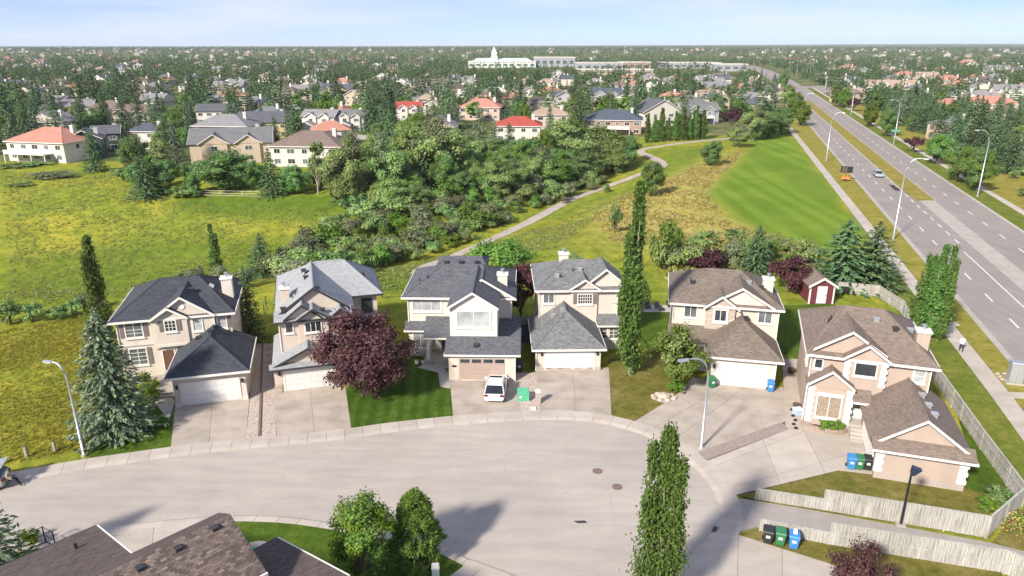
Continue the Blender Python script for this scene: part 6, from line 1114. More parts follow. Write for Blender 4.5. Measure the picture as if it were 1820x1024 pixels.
# ------------------------------------------------------------------ vehicles
def loft(secs, m, name, parent, smooth=True, closed=True):
    mb = MB(); n = len(secs[0])
    for s_ in secs: mb.v += [tuple(p) for p in s_]
    for i in range(len(secs) - 1):
        for j in range(n - 1 if not closed else n):
            q_ = (j + 1) % n; mb.f.append((i * n + j, i * n + q_, (i + 1) * n + q_, (i + 1) * n + j)); mb.m.append(0)
    if closed: mb.f.append(tuple(range(n - 1, -1, -1))); mb.m.append(0); mb.f.append(tuple((len(secs) - 1) * n + j for j in range(n))); mb.m.append(0)
    o = mb.build(name, m, parent, smooth)
    if smooth: md = o.modifiers.new('bevel', 'EDGE_SPLIT'); md.split_angle = R(42)
    return o
def car(loc, rz, label, paint, group=None, suv=True, sunroof=False, hatch_open=False, L=4.6, W=1.84, Hc=1.68):
    """x forward; origin at ground centre"""
    o = empty('parked_car' if 'parked' in label else 'car', loc, rz, label, 'car', group); P_ = M[paint]; zb = .92 if suv else .86
    def sec(x, w, z0, z1, z2): return [(x, -w * .86, z0), (x, -w, z0 + .16), (x, -w, z1 - .12), (x, -w * .95, z1), (x, -w * .6, z2), (x, w * .6, z2), (x, w * .95, z1), (x, w, z1 - .12), (x, w, z0 + .16), (x, w * .86, z0)]
    w = W / 2; h = L / 2
    loft([sec(-h, w * .82, .42, .80, .84), sec(-h + .10, w * .95, .27, zb - .02, zb), sec(-h + .5, w, .24, zb, zb + .02), sec(-.3, w, .22, zb, zb + .02), sec(h - 1.55, w, .22, zb, zb + .04), sec(h - .9, w * .98, .22, zb - .04, zb + .02), sec(h - .3, w * .93, .25, zb - .16, zb - .10), sec(h - .04, w * .80, .36, .70, .72)], P_, 'body', o)
    xr, xf_, xt0, xt1 = -h + .16, h - 1.25, -h + .86, h - 2.1
    def cs(x, ww, z): return [(x, -ww, z), (x, ww, z)]
    g = MB(); a = zb - .02; b_ = Hc - .07; wb, wt = w * .94, w * .78
    g.hexa([(xr, -wb, a), (xf_, -wb, a), (xf_, wb, a), (xr, wb, a)], [(xt0, -wt, b_), (xt1, -wt, b_), (xt1, wt, b_), (xt0, wt, b_)]).build('window_glass', M['cargl'], o)
    rf = MB().hexa([(xt0 - .14, -wt - .05, b_ - .02), (xt1 + .1, -wt - .05, b_ - .02), (xt1 + .1, wt + .05, b_ - .02), (xt0 - .14, wt + .05, b_ - .02)], [(xt0 - .02, -wt + .08, Hc), (xt1 - .05, -wt + .08, Hc - .01), (xt1 - .05, wt - .08, Hc - .01), (xt0 - .02, wt - .08, Hc)]).build('roof', P_, o)
    if sunroof: MB().box(xt1 - .45, xt1 - .12, -wt + .16, wt - .16, Hc - .03, Hc + .012).build('sunroof', M['cargl'], rf)
    for s_ in (-1, 1):
        MB().tube([(xt0 + .05, s_ * (wt - .04), Hc + .02), (xt1 - .1, s_ * (wt - .04), Hc + .02)], .025, 6).build('roof_rail', M['silver'], rf)
        for xb, xt in ((xr, xt0), (xf_, xt1), (-.35, -.3)):
            MB().hexa([(xb - .05, s_ * wb - .03, a), (xb + .05, s_ * wb - .03, a), (xb + .05, s_ * wb + .03, a), (xb - .05, s_ * wb + .03, a)], [(xt - .05, s_ * wt - .03, b_), (xt + .05, s_ * wt - .03, b_), (xt + .05, s_ * wt + .03, b_), (xt - .05, s_ * wt + .03, b_)]).build('pillar', P_, o)
        MB().box(xf_ - .25, xf_ - .08, s_ * (w + .02), s_ * (w + .2), zb + .03, zb + .17).build('mirror', P_, o)
        MB().box(-h - .012, -h + .22, s_ * w * .55, s_ * w * .93, .72, .9).build('tail_lamp', M['lightred'], o); MB().box(h - .32, h - .03, s_ * w * .5, s_ * w * .84, .58, .74).build('headlight', M['lightw'], o)
        for x in (-h + .85, h - .9):
            wm = MB().disc((0, 0, -.11), .34, .22, 18).xf(Matrix.Translation((x, s_ * (w - .10), .34)) @ Matrix.Rotation(R(90), 4, 'X')).build('tyre', M['rubber'], o); MB().disc((0, 0, -.118), .21, .236, 14).xf(Matrix.Translation((x, s_ * (w - .10), .34)) @ Matrix.Rotation(R(90), 4, 'X')).build('rim', M['silver'], wm)
    MB().box(-h - .03, -h + .12, -w * .8, w * .8, .34, .56).build('bumper', P_ if suv else M['vent'], o); MB().box(-h - .036, -h - .02, -.26, .26, .6, .74).build('number_plate', M['paint'], o); MB().tube([(-h + .3, -.3, zb + .22), (-h + .4, .25, zb + .34)], .012, 4).build('wiper', M['black'], o)
    if hatch_open:
        hp = MB().hexa([(xt0, -wt, Hc - .02), (xt0 - .95, -wt - .04, Hc + .12), (xt0 - .95, wt + .04, Hc + .12), (xt0, wt, Hc - .02)], [(xt0, -wt, Hc + .03), (xt0 - .95, -wt - .04, Hc + .2), (xt0 - .95, wt + .04, Hc + .2), (xt0, wt, Hc + .03)]).build('tailgate', P_, o); MB().box(xt0 - .8, xt0 - .15, -wt + .12, wt - .12, Hc + .15, Hc + .19).build('tailgate_glass', M['silver'], hp)
    return o
p = U(882, 699); car((p.x, p.y, .115), R(86), 'white parked car with dark sunroof on the middle driveway', 'carw', sunroof=True, L=4.7, W=1.9, Hc=1.62)
p = RP(37.4, 176); car((p.x, p.y, .02), R(-107), 'pale blue car coming down the arterial road', 'cars', suv=False, Hc=1.5)
p = U(-14, 868); a_ = math.atan2(farc[12].y - farc[6].y, farc[12].x - farc[6].x); car((p.x - 1.25, p.y - .12, .02), a_ + math.pi, 'sage parked car with raised tailgate at the left edge', 'carg', hatch_open=True, L=4.5)
for o_, y, pt, l_ in ((36.5, 545, 'carr', 'red car left of two crossing the distant junction'), (43, 552, 'carr', 'red car right of two crossing the distant junction'), (34, 575, 'cars', 'pale car waiting at the distant junction'), (46, 760, 'carg', 'tiny dark car far up the arterial road'), (49.5, 700, 'rubber', 'tiny black car farther up the arterial road')): p = RP(o_, y); car((p.x, p.y, .02), R(73) if y > 600 else R(10), l_, pt, 'cars at the distant junction', suv=False, Hc=1.5)
# roadside message trailer
p = G(1502, 322); o = empty('message_trailer', (p.x, p.y, .06), R(-20), 'orange trailer with black message board on the verge', 'road sign'); MB().box(-1.1, 1.1, -.7, .7, .55, 1.05).build('deck', M['orange'], o); MB().box(-1.55, 1.55, -.12, .1, 2.3, 4.1).build('board', M['black'], o); MB().box(-.08, .08, -.2, .0, 2.3, 4.1).build('divider', M['rust'], o)
for x in (-.5, .5): MB().box(x - .08, x + .08, .1, .22, 1.0, 4.0).build('mast', M['orange'], o)
MB().tube([(1.1, 0, .6), (2.1, 0, .5)], .06, 6).build('tow_bar', M['orange'], o)
for s_ in (-1, 1): MB().disc((0, 0, -.1), .33, .2, 14).xf(Matrix.Translation((0, s_ * .8, .33)) @ Matrix.Rotation(R(90), 4, 'X')).build('wheel', M['rubber'], o)
o.scale = (.85, .85, .85)
for i, r_ in enumerate((2.75, 3.2, 3.65)): MB().box(-1.2, -.2, -.14, -.12, r_ - .1, r_ + .1).build('lamp_row', M['rust'], o)

# ------------------------------------------------------------------ people
def person(loc, rz, label, joints, edges, rad, cls, name='person'):
    """one skinned body; cls(co) picks the material index from rest position"""
    me_ = bpy.data.meshes.new('body'); me_.from_pydata(joints, edges, []); ob = bpy.data.objects.new('tmp', me_); COL.objects.link(ob)
    sk = ob.modifiers.new('skin', 'SKIN'); sv = me_.skin_vertices[0].data
    for i, r_ in enumerate(rad): sv[i].radius = (r_, r_) if not isinstance(r_, tuple) else r_
    sv[0].use_root = True; ob.modifiers.new('sub', 'SUBSURF').levels = 1
    dg = bpy.context.evaluated_depsgraph_get(); me2 = bpy.data.meshes.new_from_object(ob.evaluated_get(dg)); bpy.data.objects.remove(ob); me2.name = 'body'
    for m in ('skin', 'shirt' if 'tan' in label else 'whitecloth', 'darkcloth', 'black', 'hair'): me2.materials.append(M[m])
    for f in me2.polygons: f.material_index = cls(f.center); f.use_smooth = True
    o = empty(name, loc, rz, label, 'person'); link('body', me2, o); return o
# walker: faces +y (away), white top, dark trousers, mid stride
J = [(0, 0, .95), (0, 0, 1.18), (0, 0, 1.42), (0, .01, 1.53), (0, .03, 1.66), (-.1, 0, .92), (-.11, .14, .5), (-.11, .1, .08), (-.11, .22, .04), (.1, 0, .92), (.11, -.02, .5), (.11, -.2, .1), (.11, -.1, .04), (-.2, 0, 1.42), (-.26, -.06, 1.14), (-.27, .06, .9), (.2, 0, 1.42), (.26, .08, 1.14), (.27, .22, .94)]
E_ = [(0, 1), (1, 2), (2, 3), (3, 4), (0, 5), (5, 6), (6, 7), (7, 8), (0, 9), (9, 10), (10, 11), (11, 12), (2, 13), (13, 14), (14, 15), (2, 16), (16, 17), (17, 18)]
RD = [(.16, .12), (.16, .12), (.17, .12), .06, (.095, .11), .1, .07, .05, .045, .1, .07, .05, .045, .075, .055, .04, .075, .055, .04]
def clsW(c): return 4 if c.z > 1.68 else 0 if c.z > 1.5 else 3 if c.z < .1 else (1 if c.z > .86 else 2)
p = U(1707, 626); person((p.x, p.y, .09), R(-15), 'person in white top and dark trousers walking on the roadside walk', J, E_, RD, clsW)
# seated person on the car tail, legs out to the right, controller in the hands
J = [(0, 0, .62), (-.05, 0, .85), (-.03, 0, 1.08), (.02, 0, 1.18), (.05, 0, 1.30), (.06, -.1, .62), (.48, -.12, .60), (.72, -.12, .16), (.9, -.12, .08), (.06, .1, .62), (.44, .13, .6), (.6, .13, .16), (.78, .13, .08), (-.02, -.19, 1.06), (.06, -.25, .82), (.32, -.14, .84), (-.02, .19, 1.06), (.06, .25, .82), (.32, .14, .84)]
RD = [(.16, .13), (.16, .12), (.17, .12), .06, (.095, .11), .1, .075, .055, .05, .1, .075, .055, .05, .075, .055, .04, .075, .055, .04]
def clsS(c): return 4 if c.z > 1.33 else 0 if (c.z > 1.16 or (c.x > .26 and c.z > .74)) else 3 if c.z < .15 else (1 if c.z > .68 and c.x < .27 else 2)
p = U(13, 866); ps = person((p.x + .2, p.y + .1, .02), R(8), 'person in tan shirt and black trousers sitting on the car tail', J, E_, RD, clsS)
o = empty('remote_controller', (p.x + .57, p.y + .14, .86), R(8), 'dark hand controller held by the seated person', 'controller'); MB().box(-.06, .06, -.13, .13, 0, .04).build('body', M['black'], o); MB().box(.03, .045, -.1, .1, .04, .14).build('screen', M['cargl'], o)

# ------------------------------------------------------------------ the suburb beyond
NAMED = []
def bg_house(x0, x1, yb, roof, wall, label, kind='hip', st=2, ang=0, garage=False, trim='wht', chim=True, deck=False, dep=None):
    """house whose front foot spans photo columns x0..x1 at row yb"""
    p = G((x0 + x1) / 2, yb); W = px2m(x1 - x0, p); D = dep or min(14, max(8.5, W * .75)); a = R(ang); H = 3.0 if st == 1 else 5.5
    org = (p.x - math.cos(a) * W / 2, p.y - math.sin(a) * W / 2); h = House('suburb_house', label, org, ang, roof, wall, trim, group='houses of the suburb beyond the ravine', z=p.z)
    h.walls([(0, W, 0, D, -.5, H)]); o_ = .5; rise = min(W, D) / 2 * .48
    if kind == 'hip':
        if W >= D: h.hip(-o_, W + o_, -o_, D + o_, H, H + rise, rx=(D / 2 * .95, W - D / 2 * .95) if W > D * 1.05 else (W * .45, W * .55))
        else: h.hip(-o_, W + o_, -o_, D + o_, H, H + rise, ry=(W / 2 * .95, D - W / 2 * .95))
    elif kind == 'gable': h.gable(W / 2, W / 2 + o_, -o_, D + o_, H, H + W / 2 * .55, back=True, ov=.5)
    elif kind == 'side': h.gable(D / 2, D / 2 + o_, -o_, W + o_, H, H + D / 2 * .5, back=True, ov=.5, side=True)
    elif kind == 'cross':
        h.gable(D / 2, D / 2 + o_, -o_, W + o_, H, H + D / 2 * .5, back=True, ov=.5, side=True); h.gable(W * .3, W * .2, -1.1, D / 2, H - .1, H + W * .2 * .6, ov=.4); h.walls([(W * .14, W * .46, -.6, .2, 0, H - .1)])
        h.gable(W * .72, W * .18, -1.1, D / 2, H - .1, H + W * .18 * .6, ov=.4); h.walls([(W * .58, W * .86, -.6, .2, 0, H - .1)])
    yw = -.6 if kind == 'cross' else 0
    n = max(2, int(W / 3.4)); us = [W * (k + .5) / n for k in range(n)]
    if kind == 'cross': us = [W * .3, W * .72]
    for k, u in enumerate(us):
        ww = .65 + .15 * ((k * 7 + int(x0)) % 3)
        if st == 2: h.window('F', u - ww, u + ww, 3.6, 4.75, yw, 2, 1, ('glass', 'glass_g')[k % 2], sill=False)
        if not (garage and u < W * .55): h.window('F', u - ww, u + ww, .9, 2.1, yw, 2, 1, ('glass_g', 'glass')[k % 2], sill=False)
    h.window('L', D * .3, D * .3 + 1.2, H - 1.9, H - .8, 0, 1, 1, 'glass', sill=False); h.window('R', D * .3, D * .3 + 1.2, H - 1.9, H - .8, W, 1, 1, 'glass', sill=False)
    if garage:
        g0, g1 = W * .06, W * .06 + min(5.6, W * .5); h.walls([(g0, g1, -5, yw - .004, -.4, 2.7)]); h.gable((g0 + g1) / 2, (g1 - g0) / 2 + .4, -5.4, yw + .6, 2.7, 2.7 + (g1 - g0) * .27, ov=.4); h.gdoor(g0 + .5, g1 - .5, 0, 2.2, -5)
    if deck:
        h.P(MB().box(W * .1, W * .8, -3.2, -.01, 2.4, 2.6), 'deck', M['wht'])
        for k in range(4): x = W * .1 + W * .7 * k / 3; h.P(MB().box(x - .1, x + .1, -3.1, -2.9, -.4, 2.4), 'deck_post', M['wht'])
        h.P(MB().box(W * .1, W * .8, -3.2, -3.12, 2.6, 3.55), 'deck_railing', M['wht'])
    if chim: h.chimney(W * .82, D * .55, H, H + rise + .9, .5, .5, 'white')
    NAMED.append((x0 - 4, x1 + 4, p.y, yb, label)); return h
for a in ((6, 129, 288, 'salmon', 'cream_pale', 'wide cream house with a red tiled hip roof at the far left', 'hip', 2, -14, False, 'wht', True, True), (126, 182, 282, 'r3', 'greenwall', 'dark green modern house with charcoal roof', 'gable', 2, 22), (172, 214, 270, 'r3', 'greenwall', 'dark green rear wing of the modern house', 'side', 2, 22), (229, 286, 265, 'blueroof', 'white', 'white house with blue grey roof behind the meadow clump', 'hip', 2, -6, False), (200, 268, 226, 'brownroof', 'cream', 'cream house with brown roof and front gables at left', 'cross', 2, 10), (108, 166, 212, 'greyroof', 'white', 'white house with long grey roof at left', 'side', 2, 20),
    (352, 412, 222, 'r3', 'white', 'white house with charcoal roof above the grey roofs', 'side', 2, 6), (344, 442, 254, 'greyroof', 'tan', 'tan house with wide light grey roof', 'hip', 2, -4), (346, 482, 290, 'r4', 'tan', 'low tan house with long dark grey roof', 'cross', 2, 14), (425, 512, 246, 'r3', 'yellow', 'yellow house with dark roof', 'side', 2, 4), (384, 438, 190, 'salmon', 'pink', 'pinkish house with red roof at left', 'hip', 2, 0), (378, 430, 171, 'greyroof', 'white', 'long white house with grey roof farther left', 'side', 2, 0),
    (481, 606, 297, 'brownroof', 'white', 'white house with beige brown roof at the wood edge', 'hip', 2, -5), (537, 596, 234, 'greyroof', 'white', 'white house with attached white garage', 'cross', 2, -8, True), (600, 648, 233, 'r4', 'white', 'white house with twin front gables and garage', 'cross', 2, 2, True), (515, 552, 175, 'greyroof', 'yellow', 'small yellow house with grey roof', 'side', 2, 5), (569, 624, 178, 'r3', 'tan', 'house with dark blue roof and round gable', 'cross', 2, 0), (612, 646, 188, 'tanroof', 'tan', 'tan house behind the twin gabled one', 'gable', 2, -12), (705, 749, 214, 'red', 'white', 'white house with bright red gabled roof', 'cross', 2, 0), (736, 798, 165, 'brownroof', 'cream', 'cream house with long brown roof farther back', 'side', 2, 4), (816, 848, 160, 'greyroof', 'white', 'white gabled house left of the school', 'gable', 2, 20), (815, 888, 214, 'salmon', 'pink', 'pink house with salmon roof behind the blue spruce', 'hip', 2, -8), (753, 778, 205, 'tanroof', 'cream', 'cream gable house left of the salmon roof', 'gable', 2, 0), (880, 960, 254, 'red', 'cream_pale', 'wide cream house with a dark red hip roof', 'hip', 2, -4),
    (950, 1012, 230, 'tanroof', 'cream', 'cream house with a pale tan hip roof', 'hip', 2, 5), (1038, 1138, 240, 'blueroof', 'brickw', 'brick house with blue black roof and white balcony', 'hip', 2, -10, False, 'wht', True, True), (1139, 1216, 224, 'r3', 'cream_pale', 'cream gabled house above the columnar tree row', 'gable', 2, 16), (1211, 1278, 220, 'r4', 'greywall', 'grey house with a white deck above the path head', 'cross', 2, 8, False, 'wht', True, True), (1211, 1292, 182, 'tanroof', 'white', 'low white house with tan roof behind the grey one', 'side', 1, 8), (1250, 1302, 163, 'greyroof', 'cream', 'cream house with grey roof near the far road', 'side', 1, 10), (1256, 1306, 150, 'brownroof', 'tan', 'tan house with brown roof near the far road', 'hip', 2, 10), (938, 982, 202, 'r7', 'tan', 'tan house with a dark brown hip roof', 'hip', 2, 0), (1050, 1104, 186, 'blueroof', 'greywall', 'grey house with blue grey roof in mid suburb', 'cross', 2, -6), (1085, 1124, 168, 'brownroof', 'tan', 'tan house with brown roof in mid suburb', 'hip', 2, 10), (930, 952, 178, 'brownroof', 'white', 'narrow white gabled house in mid suburb', 'gable', 2, 12), (986, 1018, 190, 'r3', 'white', 'white house with black roof in mid suburb', 'gable', 2, 20), (955, 985, 160, 'tanroof', 'cream', 'small cream house below the school', 'hip', 2, -5), (980, 1004, 142, 'greyroof', 'white', 'small white house right below the school', 'gable', 2, 0), (1055, 1100, 198, 'tanroof', 'pink', 'low tan roofed house before the blue grey one', 'side', 1, -8),
    (1542, 1624, 168, 'tanroof', 'cream', 'wide cream house with beige roofs beyond the arterial road', 'cross', 2, -15), (1717, 1808, 208, 'salmon', 'cream', 'cream house with a salmon roof behind the spruce row', 'hip', 2, -14), (1720, 1770, 190, 'greyroof', 'tan', 'tan house with grey roof behind the salmon one', 'hip', 2, -14), (1592, 1628, 145, 'salmon', 'cream', 'cream house with salmon roof beyond the arterial road', 'hip', 2, -10), (1630, 1666, 147, 'tanroof', 'cream_pale', 'pale cream house right of the salmon roofed one', 'side', 2, -12), (1668, 1712, 156, 'salmon', 'pink', 'pink house with mottled roof beyond the spruces', 'hip', 2, -10), (1772, 1822, 178, 'greyroof', 'white', 'white house with grey roof at the right edge', 'cross', 2, -16), (1400, 1426, 112, 'red', 'white', 'tiny red roofed house above the far junction', 'hip', 2, 0), (1498, 1522, 128, 'salmon', 'pink', 'small pink roofed house above the far lamps', 'hip', 2, 0), (1758, 1794, 131, 'greyroof', 'white', 'white gabled house in the right distance', 'cross', 2, -8), (1708, 1740, 122, 'salmon', 'cream', 'cream and salmon house in the right distance', 'gable', 2, 8), (1566, 1592, 134, 'tanroof', 'cream', 'small cream house before the right distance trees', 'hip', 2, 0)): bg_house(*a)
# school with a spired tower, flat roofed mall
def block(name, x0, x1, yb, h, m, label, cat, dep=40, win=True, ang=0, roofm='conc2'):
    p = G((x0 + x1) / 2, yb); W = px2m(x1 - x0, p); o = empty(name, (p.x - W / 2, p.y, 0), R(ang), label, cat); MB().box(0, W, 0, dep, 0, h).build('wall', M[m], o); MB().box(-.6, W + .6, -.6, dep + .6, h, h + .9).build('parapet', M['wht'], o); MB().box(.5, W - .5, .5, dep - .5, h + .9, h + 1.0).build('roof', M[roofm], o)
    if win:
        n = max(3, int(W / 9))
        for k in range(n): MB().box(W * (k + .2) / n, W * (k + .8) / n, -.12, .05, h * .35, h * .7).build('window', M['glass_g'], o)
    return o, W, p
sc_, W, p = block('school_building', 832, 952, 121, 8, 'palegreen', 'long pale green school building with a spired tower on the skyline', 'school', 60)
tw = px2m(878 - 832, p); MB().box(tw - 5, tw + 5, 8, 18, 8, 15).build('tower', M['palegreen'], sc_); MB().box(tw - 3.6, tw + 3.6, 9.4, 16.6, 15, 19).build('belfry', M['wht'], sc_); MB().hexa([(tw - 4.4, 8.6, 19), (tw + 4.4, 8.6, 19), (tw + 4.4, 17.4, 19), (tw - 4.4, 17.4, 19)], [(tw - .2, 12.8, 29), (tw + .2, 12.8, 29), (tw + .2, 13.2, 29), (tw - .2, 13.2, 29)]).build('spire', M['mint'], sc_); MB().hexa([(W * .05, -.8, 9), (W * .95, -.8, 9), (W * .95, 50, 9), (W * .05, 50, 9)], [(W * .12, 22, 13), (W * .88, 22, 13), (W * .88, 26, 13), (W * .12, 26, 13)]).build('pitched_roof', M['mint'], sc_)
block('school_hall', 950, 1022, 119, 13, 'greywall', 'large white hall right of the spired school', 'hall', 50); block('mall_building', 1024, 1106, 126, 9, 'greywall', 'low grey mall building below the white hall', 'mall', 40); block('mall_building', 1104, 1156, 124, 9, 'brickw', 'red brick shop block in the middle distance', 'shop', 30); block('mall_building', 1184, 1282, 122, 7, 'greywall', 'long white roofed mall right of the brick block', 'mall', 60); block('mall_building', 1272, 1328, 127, 8, 'greywall', 'low grey shop block beside the far road', 'mall', 30); block('mall_building', 1030, 1160, 133, 5, 'tan', 'long low white shop row before the brick block', 'mall', 25)
p = G(1109, 108); o = empty('radio_mast', (p.x, p.y, 0), 0, 'thin lattice radio mast on the skyline', 'mast'); MB().tube([(0, 0, 0), (0, 0, 38)], [.9, .3], 4).build('mast', M['metal'], o)
for z in (20, 28, 36): MB().box(-1.3, 1.3, -.4, .4, z, z + .8).build('antenna', M['wht'], o)

# downspouts of the front houses
for hh_, L_ in zip([o for o in bpy.data.objects if o.name.split('.')[0] == 'house' and o.type == 'EMPTY'][:6], ([(-5.5, 6.5, 6.3), (3.15, 6.25, 6.3)], [(.8, 2.2, 6.3), (7.25, 2.2, 6.3)], [(-4.85, 6.35, 6.3), (5.85, 6.1, 6.3), (6.38, -.13, 2.8)], [(.6, 6.45, 6.3), (8.95, 6.4, 6.3), (-.06, -.09, 2.4)], [(-3.8, 4.9, 6.3), (6.35, 4.9, 6.3), (5.83, -.05, 2.9)], [(-4.56, 7.5, 6.3), (4.45, 7.5, 6.3)])):
    for x, y, z in L_: MB().box(x - .05, x + .05, y - .04, y + .04, .15, z).build('downspout', M['wht'], hh_)
SUBSP = ((20, 238, 150), (45, 228, 140), (95, 232, 160), (150, 205, 118), (175, 208, 126), (215, 185, 112), (240, 195, 122), (290, 245, 165), (345, 200, 122), (362, 205, 130), (505, 215, 132), (660, 236, 152), (690, 228, 142), (648, 195, 122), (752, 195, 126), (600, 185, 120), (875, 195, 120), (1030, 220, 162), (1135, 205, 132), (1112, 200, 142), (1200, 185, 116), (1226, 195, 122), (800, 205, 135), (925, 205, 140), (420, 210, 150), (475, 200, 140), (70, 215, 140), (560, 205, 150), (1022, 185, 135), (190, 230, 165))

# fill: random houses and trees of the suburb
def proj(x, y, z):
    dz = z - CH; zc = y * _c - dz * _s; return 910 + FPX * x / zc, 512 - FPX * (y * _s + dz * _c) / zc
def free(x, y, road=True):
    o = x - SL * y - bend(y)
    if road and 20 < o < 66 and y < 1150: return False
    if y < 205 + max(0, (x + 150) * .02): return False
    if -15 < x - .30 * y < 24 and y < 300 and x > 15: return False
    if o <= 20 and x > 0 and y < 262: return False
    return True
hp = []
def far_house(k):
    r = random.Random(k); W = r.uniform(10, 15); D = r.uniform(9, 12); H = r.choice((3.2, 5.4, 5.4)); mb = MB(); mb.box(-W / 2, W / 2, 0, D, -.5, H, 0); o_ = .5; t = min(W, D) / 2 * .5
    if k % 3:
        z = H; A, B = (-W / 2 + D * .42, D / 2, H + t), (W / 2 - D * .42, D / 2, H + t); c = [(-W / 2 - o_, -o_, z), (W / 2 + o_, -o_, z), (W / 2 + o_, D + o_, z), (-W / 2 - o_, D + o_, z)]
        mb.poly([c[0], c[1], B, A], 1); mb.poly([c[1], c[2], B], 1); mb.poly([c[2], c[3], A, B], 1); mb.poly([c[3], c[0], A], 1); mb.poly(c[::-1], 2)
    else:
        mb.hexa([(-W / 2 - o_, -o_, H), (W / 2 + o_, -o_, H), (W / 2 + o_, D + o_, H), (-W / 2 - o_, D + o_, H)], [(-.05, -o_, H + W / 2 * .5), (.05, -o_, H + W / 2 * .5), (.05, D + o_, H + W / 2 * .5), (-.05, D + o_, H + W / 2 * .5)], 1); mb.poly([(-W / 2, -o_ - .05, H - .1), (W / 2, -o_ - .05, H - .1), (0, -o_ - .05, H + W / 2 * .46)], 0)
    n = 3
    for i in range(n):
        u = -W / 2 + W * (i + .5) / n
        for z in ((1, 3.6) if H > 4 else (1,)): mb.box(u - .8, u + .8, -.06, .05, z, z + 1.2, 3)
    mb.box(W * .25, W * .25 + .9, D * .4, D * .4 + .9, H, H + t + 1, 2)
    rf = ('greyroof', 'tanroof', 'brownroof', 'r3', 'salmon', 'r4', 'greyroof', 'brownroof', 'tanroof', 'blueroof', 'r7', 'salmon')[k % 12]; wl2 = ('white', 'cream', 'cream_pale', 'tan', 'white', 'pink')[(k * 5 + k // 4) % 6]
    return mb.mesh('far_house', [M[wl2], M[rf], M['wht'], M['glass_g']]), rf, wl2
FH = [far_house(k) for k in range(24)]
RC = {'greyroof': 'grey', 'tanroof': 'tan', 'brownroof': 'brown', 'r3': 'charcoal', 'salmon': 'salmon', 'r4': 'mottled', 'blueroof': 'bluish', 'r7': 'umber'}; WC = {'cream_pale': 'ivory'}
LM = [((x0 + x1) / 2, yb - 20, l) for x0, x1, _, yb, l in NAMED] + [(890, 105, 'long pale green school'), (985, 105, 'large white hall'), (1230, 115, 'long white roofed mall'), (1130, 118, 'red brick shop block'), (1109, 90, 'thin lattice radio mast')]
def short(l):
    w = l.split(); return ' '.join(w[:7]) if len(w) > 7 else l
AUTO = {}
def auto(o, kind, px, py):
    lm = min(LM, key=lambda m: (m[0] - px) ** 2 + ((m[1] - py) * 2.2) ** 2); dx, dy = px - lm[0], py - lm[1]
    rel = ('left of' if dx < 0 else 'right of') if abs(dx) > abs(dy) * 1.5 else ('beyond' if dy < 0 else 'before'); w = lm[2].split()
    stop = next((i for i, q_ in enumerate(w) if i > 2 and q_ in ('with', 'at', 'behind', 'above', 'beyond', 'near', 'in', 'before', 'and', 'right', 'below', 'of', 'on')), len(w)); 
    if w[stop:stop + 1] == ['with']: stop = min(len(w), stop + 5)
    ph = ' '.join(w[:min(stop, 8)]); 
    while ph.split()[-1] in ('with', 'a', 'and', 'the', 'of', 'hip', 'long', 'red', 'in', 'dark', 'bright', 'attached', 'twin', 'white', 'brown'): 
        if ph.split()[-1] in ('red', 'white', 'dark', 'brown', 'hip', 'bright', 'long', 'attached', 'twin') and len(ph.split()) < 4: break
        ph = ' '.join(ph.split()[:-1])
    AUTO.setdefault('%s %s the %s' % (kind, rel, ph), []).append((px, o))
HPOS = [(p_[2], (p_[0] + p_[1]) / 2) for p_ in NAMED]; used = []
def try_house(y0, y1, n, gap):
    c = 0; k = 0
    while c < n and k < n * 60:
        k += 1; y = math.sqrt(random.uniform(y0 * y0, y1 * y1)); x = random.uniform(-.78, .80) * y
        if not free(x, y) or any((x - a) ** 2 + (y - b_) ** 2 < gap * gap for a, b_ in used): continue
        px, py = proj(x, y, 0)
        if any(a - 6 < px < b_ + 6 and yy - 22 < y < yy + 24 for a, b_, yy, _, _ in NAMED): continue
        if 780 < px < 1340 and 640 < y < 1900 : continue
        used.append((x, y)); me_, rf, wl2 = random.choice(FH); o = link('far_house', me_); o.location = (x, y, hz(x, y)); o.rotation_euler.z = random.choice((0, .3, -.3, .15, 1.57, -1.4)) + random.uniform(-.1, .1); tag(o, None, 'house', 'small houses of the far suburb'); auto(o, '%s roofed %s house' % (RC[rf], WC.get(wl2, wl2)), px, py); c += 1
try_house(225, 620, 140, 19); try_house(620, 1500, 120, 26); SV, SF_, SM = [], [], []; mats_ = []
for me_, _, _ in FH:
    for m_ in me_.materials:
        if m_.name not in [q_.name for q_ in mats_]: mats_.append(m_)
nmi = {m_.name: i for i, m_ in enumerate(mats_)}
for _ in range(300):
    y = math.sqrt(random.uniform(700 ** 2, 3200 ** 2)); x = random.uniform(-.8, .82) * y
    if not free(x, y): continue
    px, py = proj(x, y, 0)
    if 780 < px < 1340 and y < 1250: continue
    me_ = random.choice(FH)[0]; i0 = len(SV); ca, sa = math.cos(random.uniform(-.5, .5)), math.sin(random.uniform(-.5, .5)); z0 = hz(x, y)
    SV += [(x + v.co.x * ca - v.co.y * sa, y + v.co.x * sa + v.co.y * ca, z0 + v.co.z) for v in me_.vertices]
    for f in me_.polygons: SF_.append(tuple(i0 + j for j in f.vertices)); SM.append(nmi[me_.materials[f.material_index].name])
mb = MB(); mb.v = SV; mb.f = SF_; mb.m = SM; me_ = bpy.data.meshes.new('far_roofs'); me_.from_pydata(SV, [], SF_); [me_.materials.append(m_) for m_ in mats_]; me_.polygons.foreach_set('material_index', SM); tag(link('far_roofs', me_), 'countless tiny roofs of the suburb toward the horizon', 'houses', kind='stuff')
